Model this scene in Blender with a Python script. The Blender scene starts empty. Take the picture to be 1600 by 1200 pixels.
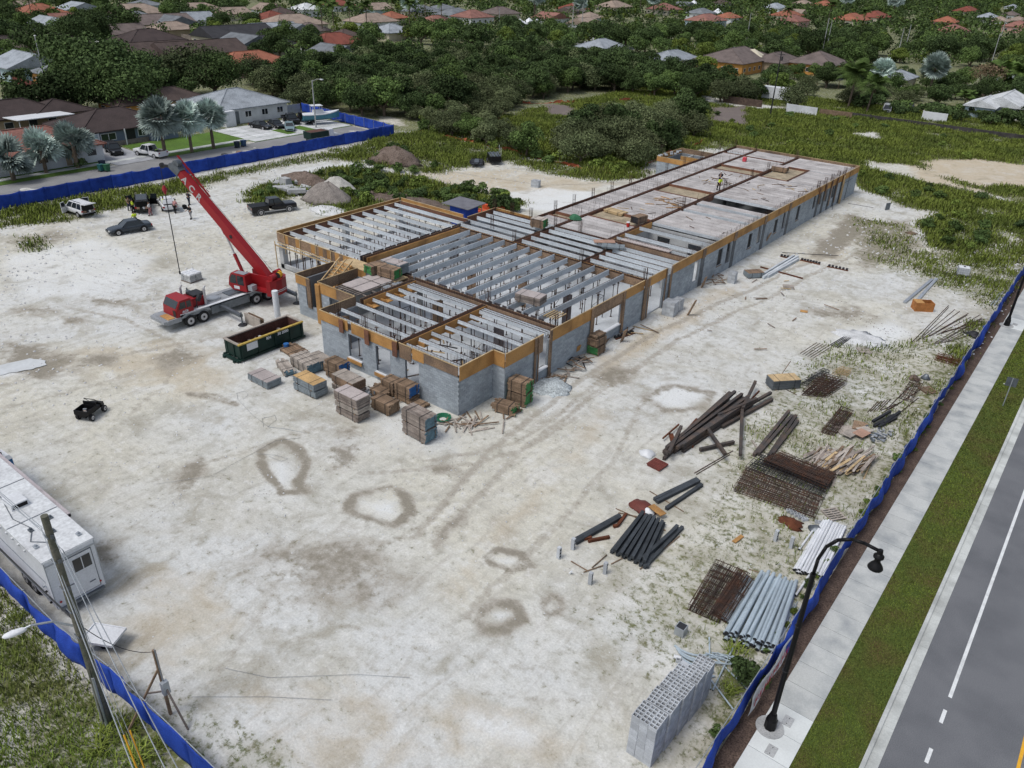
import bpy, math, random
import numpy as np
from mathutils import Matrix, Vector
random.seed(7); NR = np.random.RandomState(11)
scene = bpy.context.scene
# ------------------------------------------------------------------ camera, world, sun, exposure
CAM_H = 30.0
_f = 1220.0
_A = np.array([1892 - 800, -32 - 600, _f]); _Y = _A / np.linalg.norm(_A)
_h = np.array([892 - 800, -32 - 34.5 - 600, _f]); _U = np.cross(_Y, _h / np.linalg.norm(_h)); _U /= np.linalg.norm(_U)
if _U[1] > 0: _U = -_U
_X = np.cross(_Y, _U); _X /= np.linalg.norm(_X)
R = np.array([_X, _Y, _U])                       # world = R @ (right, down, forward)
cam = bpy.data.cameras.new('camera'); camo = bpy.data.objects.new('camera', cam); scene.collection.objects.link(camo)
cam.sensor_width = 36; cam.lens = _f / 1600 * 36; cam.clip_start = .5; cam.clip_end = 6000
mm = Matrix(((R[0][0], -R[0][1], -R[0][2], 0), (R[1][0], -R[1][1], -R[1][2], 0), (R[2][0], -R[2][1], -R[2][2], CAM_H), (0, 0, 0, 1)))
camo.matrix_world = mm; scene.camera = camo
scene.render.resolution_x = 1024; scene.render.resolution_y = 768
world = bpy.data.worlds.new("World"); scene.world = world; world.use_nodes = True
SUN_EL, SUN_AZ = math.radians(62), math.radians(200)     # azimuth from +Y clockwise
wn = world.node_tree; bg = wn.nodes['Background']
sky = wn.nodes.new('ShaderNodeTexSky'); sky.sky_type = 'NISHITA'; sky.sun_disc = False
sky.sun_elevation = SUN_EL; sky.sun_rotation = SUN_AZ; sky.air_density = 1.0; sky.dust_density = 3.0; sky.ozone_density = 1.0
hs = wn.nodes.new('ShaderNodeHueSaturation'); hs.inputs['Saturation'].default_value = .6
wn.links.new(sky.outputs[0], hs.inputs['Color']); wn.links.new(hs.outputs[0], bg.inputs[0]); bg.inputs[1].default_value = 0.108
sun = bpy.data.lights.new('sun', 'SUN'); suno = bpy.data.objects.new('sun', sun); scene.collection.objects.link(suno)
sun.energy = 1.15; sun.angle = math.radians(20); sun.color = (1, .98, .95)
suno.rotation_euler = (math.radians(90) - SUN_EL, 0, math.pi - SUN_AZ)
scene.view_settings.view_transform = 'Standard'; scene.view_settings.look = 'None'; scene.view_settings.gamma = 1
scene.view_settings.use_curve_mapping = False; scene.view_settings.exposure = 0.45
# ------------------------------------------------------------------ locating helpers (pixel of the 1600 px photo -> point in the place)
def ray(px, py): return R @ np.array([px - 800, py - 600, _f])
def at(px, py, z=0.):
 d = ray(px, py); t = (z - CAM_H) / d[2]; return Vector((d[0] * t, d[1] * t, z))
def aty(px, py, y):
 d = ray(px, py); t = y / d[1]; return Vector((d[0] * t, y, CAM_H + d[2] * t))
def proj(x, y, z=0.):
 w = np.stack([np.asarray(x, float), np.asarray(y, float), np.asarray(z, float) - CAM_H + 0 * np.asarray(x, float)], -1) @ R
 s = np.where(w[..., 2] > .5, w[..., 2], 1e-3)
 return 800 + _f * w[..., 0] / s, 600 + _f * w[..., 1] / s, w[..., 2] > .5
# ------------------------------------------------------------------ mesh builder
class MB:
 def __init__(s): s.v = []; s.f = []; s.m = []
 def add(s, vs, fs, m=0):
  n = len(s.v); s.v.extend(vs); s.f.extend([tuple(i + n for i in f) for f in fs]); s.m.extend([m] * len(fs)); return s
 def box(s, x0, x1, y0, y1, z0, z1, m=0):
  return s.add([(x0, y0, z0), (x1, y0, z0), (x1, y1, z0), (x0, y1, z0), (x0, y0, z1), (x1, y0, z1), (x1, y1, z1), (x0, y1, z1)],
              [(0, 3, 2, 1), (4, 5, 6, 7), (0, 1, 5, 4), (1, 2, 6, 5), (2, 3, 7, 6), (3, 0, 4, 7)], m)
 def cb(s, c, d, m=0, rz=0, rx=0, ry=0):
  M = Matrix.Translation(c) @ Matrix.Rotation(rz, 4, 'Z') @ Matrix.Rotation(ry, 4, 'Y') @ Matrix.Rotation(rx, 4, 'X')
  vs = [tuple(M @ Vector((i * d[0] / 2, j * d[1] / 2, k * d[2] / 2))) for k in (-1, 1) for i, j in ((-1, -1), (1, -1), (1, 1), (-1, 1))]
  return s.add(vs, [(0, 3, 2, 1), (4, 5, 6, 7), (0, 1, 5, 4), (1, 2, 6, 5), (2, 3, 7, 6), (3, 0, 4, 7)], m)
 def bar(s, p, q, w, h, m=0, me=None):
  p = Vector(p); q = Vector(q); d = (q - p).normalized()
  a = d.cross(Vector((0, 0, 1)))
  a = Vector((1, 0, 0)) if a.length < 1e-4 else a.normalized(); b = a.cross(d)
  vs = []
  for c in (p, q):
   for i, j in ((-1, -1), (1, -1), (1, 1), (-1, 1)): vs.append(tuple(c + a * (i * w / 2) + b * (j * h / 2)))
  s.add(vs, [(0, 1, 5, 4), (1, 2, 6, 5), (2, 3, 7, 6), (3, 0, 4, 7)], m)
  n = len(s.v) - 8; s.f += [(n + 3, n + 2, n + 1, n), (n + 4, n + 5, n + 6, n + 7)]; s.m += [m if me is None else me] * 2
  return s
 def cyl(s, p, q, r0, r1=None, n=8, m=0, cap=True, mc=None):
  p = Vector(p); q = Vector(q); r1 = r0 if r1 is None else r1; d = (q - p).normalized()
  a = d.cross(Vector((0, 0, 1))); a = Vector((1, 0, 0)) if a.length < 1e-4 else a.normalized(); b = a.cross(d)
  vs = []
  for c, r in ((p, r0), (q, r1)):
   for i in range(n):
    t = 2 * math.pi * i / n; vs.append(tuple(c + a * (r * math.cos(t)) + b * (r * math.sin(t))))
  s.add(vs, [(i, (i + 1) % n, n + (i + 1) % n, n + i) for i in range(n)], m)
  if cap:
   k = len(s.v) - 2 * n; s.f += [tuple(k + i for i in range(n))[::-1], tuple(k + n + i for i in range(n))]; s.m += [m if mc is None else mc] * 2
  return s
 def tube(s, pts, r, n=6, m=0):
  for i in range(len(pts) - 1): s.cyl(pts[i], pts[i + 1], r if not isinstance(r, (list, tuple)) else r[i], r if not isinstance(r, (list, tuple)) else r[i + 1], n, m)
  return s
 def loft(s, rings, m=0, cap=True):
  n = len(rings[0]); k = len(s.v)
  for r in rings: s.v.extend([tuple(p) for p in r])
  for a in range(len(rings) - 1):
   for i in range(n):
    j = (i + 1) % n; s.f.append((k + a * n + i, k + a * n + j, k + (a + 1) * n + j, k + (a + 1) * n + i)); s.m.append(m)
  if cap:
   s.f.append(tuple(k + i for i in range(n))[::-1]); s.f.append(tuple(k + (len(rings) - 1) * n + i for i in range(n))); s.m += [m, m]
  return s
 def prism(s, pts, z0, z1, m=0):
  return s.loft([[(x, y, z0) for x, y in pts], [(x, y, z1) for x, y in pts]], m)
 def mesh(s, name, mats):
  me = bpy.data.meshes.new(name); me.from_pydata(s.v, [], s.f)
  for m in (mats if isinstance(mats, (list, tuple)) else [mats]): me.materials.append(m)
  me.polygons.foreach_set('material_index', s.m); me.update(); return me
 def build(s, name, mats, parent=None, loc=None, rz=0, smooth=False, kind=None, label=None):
  return put(name, s.mesh(name, mats), parent, loc, rz, smooth, kind, label)
def put(name, me, parent=None, loc=None, rz=0, smooth=False, kind=None, label=None):
 o = bpy.data.objects.new(name, me); scene.collection.objects.link(o)
 if parent: o.parent = parent
 if loc is not None: o.location = loc
 o.rotation_euler = (0, 0, rz)
 if smooth: me.polygons.foreach_set('use_smooth', [True] * len(me.polygons))
 if kind: o['kind'] = kind
 if label: o['label'] = label
 return o
def tag(o, label, cat, group=None, kind=None):
 o['label'] = label; o['category'] = cat
 if group: o['group'] = group
 if kind: o['kind'] = kind
 return o
def thing(name, label, cat, loc=(0, 0, 0), rz=0, group=None):
 o = bpy.data.objects.new(name, None); scene.collection.objects.link(o); o.empty_display_size = .3
 o.location = loc; o.rotation_euler = (0, 0, rz); return tag(o, label, cat, group)
KIDS = {}
def copy_thing(src, loc, rz=0, label=None, group=None, sc=None):
 """a copy of a thing with copies of its parts and sub-parts"""
 if src.name not in KIDS: KIDS[src.name] = [(c, list(c.children)) for c in src.children]
 r = src.copy(); scene.collection.objects.link(r); r.location = loc; r.rotation_euler = (0, 0, rz)
 if sc: r.scale = sc if not isinstance(sc, (int, float)) else (sc, sc, sc)
 if label: r['label'] = label
 if group: r['group'] = group
 for ch, gs in KIDS[src.name]:
  c = ch.copy(); scene.collection.objects.link(c); c.parent = r
  for g in gs: d = g.copy(); scene.collection.objects.link(d); d.parent = c
 return r
def struct(o): o['kind'] = 'structure'; return o
# ------------------------------------------------------------------ materials
MATS = {}
def mat(name, col, rough=.85, var=.18, scale=1.2, fine=14., finev=.12, bump=.15, metal=0., rnd=.12, col2=None, island=0., spec=.3, stretch=None):
 if name in MATS: return MATS[name]
 m = bpy.data.materials.new(name); m.use_nodes = True; t = m.node_tree; N, L = t.nodes, t.links
 b = N['Principled BSDF']; b.inputs['Roughness'].default_value = rough; b.inputs['Metallic'].default_value = metal
 b.inputs['Specular IOR Level'].default_value = spec
 g = N.new('ShaderNodeNewGeometry'); pos = g.outputs['Position']
 if stretch:
  mp = N.new('ShaderNodeMapping'); mp.inputs['Scale'].default_value = stretch; tc = N.new('ShaderNodeTexCoord')
  L.new(tc.outputs['Object'], mp.inputs['Vector']); pos2 = mp.outputs[0]
 else: pos2 = pos
 n1 = N.new('ShaderNodeTexNoise'); n1.inputs['Scale'].default_value = scale; n1.inputs['Detail'].default_value = 5; L.new(pos, n1.inputs['Vector'])
 n2 = N.new('ShaderNodeTexNoise'); n2.inputs['Scale'].default_value = fine; n2.inputs['Detail'].default_value = 3; L.new(pos2, n2.inputs['Vector'])
 c2 = col2 or tuple(c * .55 for c in col)
 mx = N.new('ShaderNodeMix'); mx.data_type = 'RGBA'; mx.inputs['A'].default_value = (*col, 1); mx.inputs['B'].default_value = (*c2, 1)
 mr = N.new('ShaderNodeMapRange'); mr.inputs['From Min'].default_value = .42; mr.inputs['From Max'].default_value = .72
 mr.inputs['To Max'].default_value = min(1, var * 3.2); L.new(n1.outputs['Fac'], mr.inputs['Value']); L.new(mr.outputs[0], mx.inputs['Factor'])
 # multiplicative grain + per-object + per-island value
 a = N.new('ShaderNodeMapRange'); a.inputs['From Min'].default_value = .25; a.inputs['From Max'].default_value = .75
 a.inputs['To Min'].default_value = 1 - finev * 2; a.inputs['To Max'].default_value = 1 + finev * 2; L.new(n2.outputs['Fac'], a.inputs['Value']); val = a.outputs[0]
 def mul(v, src, amt):
  r = N.new('ShaderNodeMapRange'); r.inputs['To Min'].default_value = 1 - amt; r.inputs['To Max'].default_value = 1 + amt; L.new(src, r.inputs['Value'])
  q = N.new('ShaderNodeMath'); q.operation = 'MULTIPLY'; L.new(v, q.inputs[0]); L.new(r.outputs[0], q.inputs[1]); return q.outputs[0]
 if rnd:
  oi = N.new('ShaderNodeObjectInfo'); val = mul(val, oi.outputs['Random'], rnd)
 if island: val = mul(val, g.outputs['Random Per Island'], island)
 vm = N.new('ShaderNodeVectorMath'); vm.operation = 'SCALE'; L.new(mx.outputs['Result'], vm.inputs[0]); L.new(val, vm.inputs['Scale'])
 L.new(vm.outputs[0], b.inputs['Base Color'])
 if bump:
  bu = N.new('ShaderNodeBump'); bu.inputs['Strength'].default_value = bump; bu.inputs['Distance'].default_value = .03
  L.new(n2.outputs['Fac'], bu.inputs['Height']); L.new(bu.outputs[0], b.inputs['Normal'])
 MATS[name] = m; return m
def leafmat(name, col, col2, isl=.45):
 col, col2 = [tuple(v * 1.3 for v in q) for q in (col, col2)]
 m = mat(name, col, .75, .31, .11, 3., .1, 0, 0, .38, col2, isl, .06)
 b = m.node_tree.nodes['Principled BSDF']
 return m
concrete = mat('concrete', (.40, .41, .41), .9, .2, .8)
joistm = mat('joist_concrete', (.50, .54, .57), .85, .12, .6, 6, .08)
cmu = mat('concrete_block', (.335, .375, .41), .95, .18, .5, 20, .1, .3, 0, 0, None, .13)
mortar = mat('mortar', (.20, .22, .24), .95, .1)
blockm = mat('grey_block', (.44, .465, .49), .95, .1, 2, 30, .08, .2, 0, .16)
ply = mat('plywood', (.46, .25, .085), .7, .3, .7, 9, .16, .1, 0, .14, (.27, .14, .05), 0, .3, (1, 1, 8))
plyold = mat('weathered_plywood', (.25, .17, .11), .85, .35, .8, 9, .18, .1, 0, .22, (.14, .10, .075))
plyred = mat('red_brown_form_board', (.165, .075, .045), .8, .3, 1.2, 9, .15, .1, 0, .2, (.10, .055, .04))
wood = mat('new_lumber', (.46, .34, .19), .8, .2, 1.5, 12, .15, .1, 0, .2, None, .15)
woodgrey = mat('grey_lumber', (.24, .205, .18), .9, .3, 1.5, 12, .15, .1, 0, .25, (.13, .105, .09), .18)
woodbrown = mat('brown_lumber', (.215, .15, .10), .9, .3, 1.5, 12, .15, .1, 0, .25, (.11, .075, .05), .18)
woodpale = mat('pale_lumber', (.36, .32, .28), .9, .25, 1.5, 12, .15, .1, 0, .22, None, .18)
plygrey = mat('grey_plywood', (.22, .255, .275), .85, .2, 2, 10, .1, .1, 0, .15)
plygreytop = mat('pinkish_plywood_top', (.40, .355, .34), .85, .15, 1, 8, .08, .1, 0, .1)
steel = mat('grey_steel', (.16, .18, .20), .45, .2, 2, 20, .08, 0, .6, .1)
galv = mat('galvanised_steel', (.40, .43, .46), .45, .15, 2, 20, .08, 0, .5, .1)
darksteel = mat('dark_steel', (.035, .036, .04), .55, .2, 2, 20, .08, 0, .3, .15)
rebarm = mat('rusty_rebar', (.052, .036, .030), .9, .3, 2, 20, .15, 0, .1, .3, (.10, .045, .026))
rust = mat('rust', (.13, .045, .022), .9, .3, 2, 20, .15, .1, .1, .2)
beamm = mat('dark_steel_beam', (.060, .054, .052), .8, .35, 1.3, 12, .15, .1, .1, .22, (.11, .078, .06))
beamnew = mat('charcoal_steel_beam', (.05, .058, .066), .7, .25, 1.3, 12, .12, .1, .15, .2)
black = mat('black_paint', (.007, .007, .008), .45, .1, 1, 10, .05, 0, 0, .1, None, 0, .18)
rubber = mat('rubber', (.022, .022, .023), .9, .1, 1, 20, .1, 0, 0, 0)
chrome = mat('rim_metal', (.48, .48, .49), .35, .1, 1, 10, .05, 0, .25, 0)
glass = mat('dark_glass', (.018, .024, .028), .08, .05, 1, 5, .02, 0, 0, 0, None, 0, .6)
redp = mat('red_crane_paint', (.27, .010, .014), .42, .15, 1, 12, .04, 0, 0, 0, (.21, .009, .012), 0, .4)
whitep = mat('white_paint', (.66, .68, .70), .45, .15, .8, 10, .05, 0, 0, .04, (.5, .51, .52))
blue = mat('blue_mesh_fabric', (.022, .062, .34), .75, .3, 1.4, 22, .16, .3, 0, .16, (.014, .038, .23), 0, .15)
whitepvc = mat('white_pvc', (.66, .68, .70), .4, .08, 1, 12, .04, 0, 0, .08)
greypvc = mat('grey_pvc', (.36, .43, .48), .45, .12, 1, 12, .05, 0, 0, .1)
greenp = mat('green_end_paint', (.05, .22, .07), .8, .2, 3)
bluep = mat('blue_end_paint', (.03, .13, .36), .8, .2, 3)
tealp = mat('teal_end_paint', (.13, .22, .27), .8, .3, 3)
redbr = mat('red_brown_steel', (.16, .045, .035), .7, .2, 2)
asphalt = mat('asphalt', (.145, .150, .160), .9, .3, .35, 28, .16, .25, 0, 0, (.105, .11, .12))
asphold = mat('old_asphalt', (.235, .235, .235), .95, .25, .35, 18, .12, .2, 0, 0, (.18, .18, .18))
sidew = mat('sidewalk_concrete', (.47, .485, .47), .9, .45, .8, 14, .05, .1, 0, .05, (.30, .32, .325))
sidewnew = mat('new_sidewalk_concrete', (.62, .65, .64), .9, .12, .6, 14, .03, .05, 0, .03)
kerbm = mat('kerb_concrete', (.50, .52, .50), .9, .25, .8, 14, .06, .1, 0, .06)
linem = mat('white_road_paint', (.66, .68, .68), .8, .15, 2, 25, .08, 0, 0, 0)
yell = mat('yellow_road_paint', (.72, .38, .03), .8, .15, 2, 25, .08, 0, 0, 0)
turf = mat('verge_turf', (.062, .088, .016), .95, .45, .55, 18, .3, .4, 0, 0, (.085, .068, .022))
mulch = mat('mulch', (.075, .052, .042), 1, .3, 1.5, 12, .35, .5, 0, 0, (.12, .085, .065))
lawn = mat('lawn', (.085, .16, .022), .95, .3, .3, 8, .2, .2, 0, 0, (.06, .11, .018))
debris = mat('debris_soil', (.155, .12, .10), 1, .4, .8, 6, .3, .5, 0, 0, (.09, .065, .05))
gravelm = mat('gravel_pile', (.24, .215, .195), 1, .25, 1.2, 9, .25, .5, 0, 0)
whiterub = mat('white_limestone', (.56, .57, .57), 1, .2, 1, 9, .12, .4, 0, .1)
orangem = mat('orange_net', (.42, .11, .05), .8, .3, 1, 10, .15, 0, 0, .2, (.26, .09, .05))
hivis = mat('hi_vis_yellow', (.62, .80, .04), .8, .08, 3)
skinm = mat('skin', (.30, .17, .11), .7, .05)
trunkm = mat('bark', (.16, .125, .095), .95, .3, 2, 12, .15, .3, 0, .2)
trunkpale = mat('pale_bark', (.26, .24, .21), .95, .3, 2, 12, .15, .3, 0, .2)
leafA = leafmat('leaf_dark_green', (.046, .070, .025), (.026, .042, .017))
leafB = leafmat('leaf_mid_green', (.070, .106, .032), (.040, .066, .022))
leafC = leafmat('leaf_yellow_green', (.105, .140, .030), (.058, .085, .022))
leafD = leafmat('leaf_grey_green', (.088, .104, .050), (.050, .066, .030))
leafS = leafmat('leaf_silver', (.28, .34, .31), (.16, .20, .18), .4)
leafR = leafmat('leaf_dry_brown', (.13, .095, .06), (.07, .055, .035))
leafP = leafmat('leaf_palm', (.062, .098, .026), (.035, .055, .018), .35)
grassm = leafmat('grass_blades', (.135, .168, .034), (.085, .115, .028), .35)
grassdry = leafmat('weed_blades', (.115, .125, .048), (.08, .09, .035), .35)
# ------------------------------------------------------------------ numpy noise and masks
class VN:
 def __init__(s, seed, n=256): s.t = np.random.RandomState(seed).rand(n, n); s.n = n
 def __call__(s, x, y, sc):
  x = x / sc + 1000.; y = y / sc + 1000.; xi = np.floor(x).astype(int); yi = np.floor(y).astype(int); fx = x - xi; fy = y - yi
  fx = fx * fx * (3 - 2 * fx); fy = fy * fy * (3 - 2 * fy); n = s.n; t = s.t
  return (t[xi % n, yi % n] * (1 - fx) + t[(xi + 1) % n, yi % n] * fx) * (1 - fy) + (t[xi % n, (yi + 1) % n] * (1 - fx) + t[(xi + 1) % n, (yi + 1) % n] * fx) * fy
vn1, vn2 = VN(1), VN(2)
def fbm(x, y, sc): return (vn1(x, y, sc) * .5 + vn2(x, y, sc / 2.1) * .3 + vn1(x, y, sc / 4.3) * .2)
def sdpoly(x, y, P):
 """signed distance (m) to a world polygon, positive inside"""
 d2 = np.full(x.shape, 1e18); ins = np.zeros(x.shape, bool); n = len(P)
 for i in range(n):
  ax, ay = P[i]; bx, by = P[(i + 1) % n]; ex, ey = bx - ax, by - ay; wx, wy = x - ax, y - ay
  t = np.clip((wx * ex + wy * ey) / (ex * ex + ey * ey + 1e-12), 0, 1); d2 = np.minimum(d2, (wx - ex * t) ** 2 + (wy - ey * t) ** 2)
  c = ((ay > y) != (by > y)) & (x < (bx - ax) * (y - ay) / ((by - ay) if by != ay else 1e-9) + ax); ins ^= c
 return np.sqrt(d2) * np.where(ins, 1, -1)
def wp(P): return [tuple(at(*p)[:2]) for p in P]
def sdline(x, y, P, w):
 d2 = np.full(x.shape, 1e18)
 for i in range(len(P) - 1):
  ax, ay = P[i]; bx, by = P[i + 1]; ex, ey = bx - ax, by - ay; wx, wy = x - ax, y - ay
  t = np.clip((wx * ex + wy * ey) / (ex * ex + ey * ey + 1e-12), 0, 1); d2 = np.minimum(d2, (wx - ex * t) ** 2 + (wy - ey * t) ** 2)
 return w - np.sqrt(d2)
# strength, softness (m), polygon in photo pixels
GRASS = [(.95, 3, [(1085, 160), (1300, 180), (1600, 232), (1640, 330), (1500, 285), (1430, 258), (1340, 250), (1200, 230), (1100, 232)]),
 (.85, 2, [(1090, 210), (1350, 248), (1352, 266), (1240, 250), (1120, 232)]), (.9, 2, [(1270, 165), (1640, 212), (1640, 245), (1270, 200)]), (.9, 2, [(1338, 262), (1440, 285), (1520, 300), (1640, 335), (1640, 400), (1540, 345), (1450, 330), (1395, 318), (1345, 290)]),
 (.97, 1.5, [(1435, 350), (1490, 335), (1555, 350), (1560, 378), (1530, 395), (1460, 390)]),
 (.62, 4, [(1420, 395), (1560, 385), (1640, 340), (1640, 430), (1560, 490), (1500, 460), (1430, 440)]),
 (.42, 5, [(1330, 340), (1430, 350), (1440, 400), (1500, 440), (1440, 450), (1340, 400)]),
 (.48, 4, [(940, 960), (1000, 880), (1080, 800), (1130, 700), (1200, 600), (1290, 540), (1440, 530), (1570, 480), (1440, 690), (1310, 880), (1190, 1075), (1120, 1180), (1000, 1230), (1060, 1080), (960, 1000)]),
 (.72, 1.5, [(1560, 500), (1480, 610), (1420, 705), (1350, 815), (1250, 960), (1180, 1070), (1110, 1180), (1060, 1200), (1160, 1020), (1290, 860), (1330, 800), (1390, 690), (1450, 590), (1520, 500)]),
 (.80, 1, [(1100, 1160), (1170, 1060), (1200, 1040), (1150, 1000), (1110, 1050), (1095, 1110)]),
 (.72, 1.5, [(-40, 338), (120, 306), (250, 286), (350, 268), (350, 282), (300, 300), (200, 322), (100, 345), (0, 356), (-40, 362)]), (.46, 2, [(350, 268), (530, 232), (620, 216), (620, 230), (560, 246), (440, 262), (350, 282)]),
 (.92, 1.5, [(385, 318), (400, 292), (450, 282), (520, 262), (600, 270), (700, 290), (820, 318), (790, 335), (720, 328), (640, 315), (560, 335), (500, 338), (470, 300), (430, 320)]),
 (.82, 3, [(510, 245), (620, 206), (700, 215), (830, 250), (1000, 262), (1010, 278), (940, 285), (850, 268), (800, 252), (700, 262), (690, 272), (600, 262)]),
 (.9, 4, [(330, 130), (500, 190), (620, 205), (720, 218), (860, 255), (960, 270), (1060, 240), (1110, 228), (1090, 150), (1000, 100), (700, 60), (300, 60)]),
 (.86, 1.2, [(-60, 940), (0, 985), (70, 1010), (130, 1060), (190, 1110), (290, 1195), (340, 1260), (-60, 1300)]),
 (.55, 2, [(300, 1150), (440, 1190), (430, 1240), (320, 1240)]), (.5, 1.5, [(30, 370), (90, 365), (80, 395), (35, 392)]),
 (.45, 2, [(90, 1070), (160, 1120), (260, 1150), (330, 1230), (440, 1215), (300, 1120), (200, 1060)])]
BARE = [(2, [(1430, 254), (1520, 248), (1640, 262), (1640, 300), (1530, 290), (1460, 272)]), (1.5, [(1340, 208), (1370, 206), (1380, 216), (1350, 216)]),
 (1, [(0, 1110), (60, 1090), (70, 1130), (30, 1200), (0, 1200)]), (1, [(120, 1135), (165, 1125), (160, 1155), (130, 1165)]), (1, [(0, 935), (30, 950), (40, 985), (0, 985)]),
 (2, [(1110, 168), (1170, 166), (1172, 198), (1115, 192)]), (2, [(850, 163), (895, 165), (900, 180), (850, 180)]), (1.5, [(595, 182), (630, 186), (632, 196), (600, 192)])]
def grass_mask(x, y):
 g = np.zeros(x.shape)
 for s_, w, P in GRASS: g = np.maximum(g, s_ * np.clip(sdpoly(x, y, wp(P)) / w + .6, 0, 1))
 far = np.maximum(np.clip((-121.7 - x) / 2, 0, 1), np.clip((y - 192) / 8, 0, 1)); g = np.maximum(g, far * .9)
 g = np.maximum(g, np.clip((x - 8) / 2, 0, 1) * .9)
 for w, P in BARE: g = g * (1 - .92 * np.clip(sdpoly(x, y, wp(P)) / w + .5, 0, 1))
 return g
WETR = [(.66, .45, [(405, 705), (440, 690), (462, 700), (478, 725), (465, 750), (478, 768), (440, 768), (418, 745)]),
  (.68, .5, [(535, 800), (548, 775), (600, 762), (625, 775), (635, 800), (610, 818), (560, 812)]),
  (.6, .5, [(735, 965), (770, 940), (800, 948), (810, 965), (780, 985), (745, 985)]), (.6, .35, [(845, 945), (862, 930), (880, 935), (875, 950), (855, 957)]),
  (.7, .4, [(757, 868), (780, 853), (815, 862), (828, 880), (800, 888), (770, 880)]),
  (.5, .6, [(1010, 620), (1050, 600), (1110, 612), (1100, 635), (1040, 640)]), (.6, .4, [(300, 615), (340, 618), (370, 632), (330, 622)])]
WETF = [(.8, 1.6, [(270, 735), (300, 728), (325, 745), (305, 765), (280, 755)]), (.75, 1.4, [(505, 695), (545, 690), (548, 710), (535, 735), (520, 740), (515, 715)]),
  (.8, 1.2, [(645, 738), (680, 728), (700, 735), (690, 745), (655, 748)]), (.7, 1.5, [(130, 870), (150, 845), (190, 830), (200, 860), (170, 890)]),
  (.75, 1.6, [(510, 670), (545, 668), (550, 682), (515, 685)]), (.8, 2, [(0, 545), (60, 540), (110, 552), (100, 575), (60, 580), (0, 560)]), (.8, 2, [(110, 560), (175, 555), (172, 572), (120, 572)]),
  (.8, 2, [(140, 465), (200, 470), (205, 478), (150, 477)]), (.7, 2, [(20, 487), (60, 485), (80, 492), (30, 497)]), (.7, 1.6, [(90, 498), (140, 493), (145, 500), (100, 507)]),
  (.75, 2, [(365, 445), (400, 430), (420, 440), (385, 465)]), (.7, 1.5, [(660, 825), (700, 790), (715, 800), (690, 820), (665, 840)]),
  (.7, 2, [(1270, 488), (1350, 482), (1360, 495), (1290, 500)]), (.75, 1.6, [(930, 590), (960, 572), (1000, 575), (960, 600)]), (.7, 2, [(560, 900), (620, 915), (610, 950), (570, 940)]),
  (.8, 1, [(130, 275), (180, 270), (150, 280)]), (.6, 2, [(0, 380), (90, 360), (130, 365), (60, 385)]), (.7, 2, [(240, 560), (270, 540), (300, 560), (260, 575)]),
  (.75, 2.4, [(1030, 330), (1100, 300), (1160, 330), (1090, 360)]), (.8, 1.5, [(1260, 400), (1330, 335), (1380, 350), (1300, 400)]), (.75, 3, [(1330, 350), (1420, 345), (1440, 400), (1350, 420)]),
  (.6, 3, [(370, 880), (560, 850), (640, 900), (500, 950)]), (.7, 1.5, [(980, 370 + 80), (1010, 440), (1010, 465)])]
WHITE = [(.9, 2, [(790, 300), (860, 293), (930, 300), (930, 322), (860, 332), (800, 325)]), (.9, 1.5, [(480, 322), (530, 318), (560, 322), (530, 338), (490, 340)]),
         (1, 3, [(1290, 535), (1330, 515), (1390, 500), (1430, 520), (1400, 550), (1340, 552)]), (.95, .8, [(0, 568), (70, 562), (65, 575), (0, 590)]),
         (.9, 1.5, [(420, 720), (455, 722), (445, 755), (430, 755)]), (.9, 1.5, [(560, 785), (610, 780), (620, 805), (575, 808)]), (.95, 2, [(715, 1110), (760, 1105), (850, 1140), (820, 1170), (730, 1150)]),
         (.9, 1.5, [(835, 625), (880, 590), (885, 625), (850, 650)]), (.9, 1.5, [(365, 430), (395, 428), (390, 440), (365, 445)]), (.8, 3, [(0, 400), (150, 370), (250, 400), (200, 460), (50, 470), (0, 440)]),
         (.7, 4, [(430, 270), (560, 250), (620, 262), (560, 280), (440, 292)]), (.8, 2, [(1020, 590), (1110, 595), (1090, 640), (1020, 630)]), (.7, 3, [(560, 640), (700, 640), (720, 720), (600, 700)]),
         (.85, 1, [(790, 952), (760, 960), (775, 975), (800, 965)]), (.8, .8, [(770, 865), (810, 868), (812, 880), (780, 878)])]
TAN = [(.8, 3, [(900, 560), (1050, 480), (1290, 380), (1340, 370), (1330, 400), (1200, 430), (1050, 530), (950, 600)]), (.7, 5, [(640, 940), (700, 830), (900, 640), (1000, 600), (950, 700), (800, 860), (740, 960)]),
       (.65, 4, [(150, 900), (330, 870), (420, 940), (330, 1080), (230, 1100), (170, 1000)]), (.7, 5, [(0, 540), (300, 520), (420, 600), (300, 640), (150, 600)]), (.8, 3, [(560, 270), (800, 262), (980, 290), (820, 320), (640, 290)]),
       (.75, 3, [(1430, 250), (1640, 255), (1640, 305), (1460, 272)]), (1, 4, [(1400, 240), (1660, 240), (1660, 320), (1440, 290)]), (.6, 3, [(330, 1100), (500, 1020), (900, 1100), (1000, 1200), (400, 1250)])]
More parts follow.
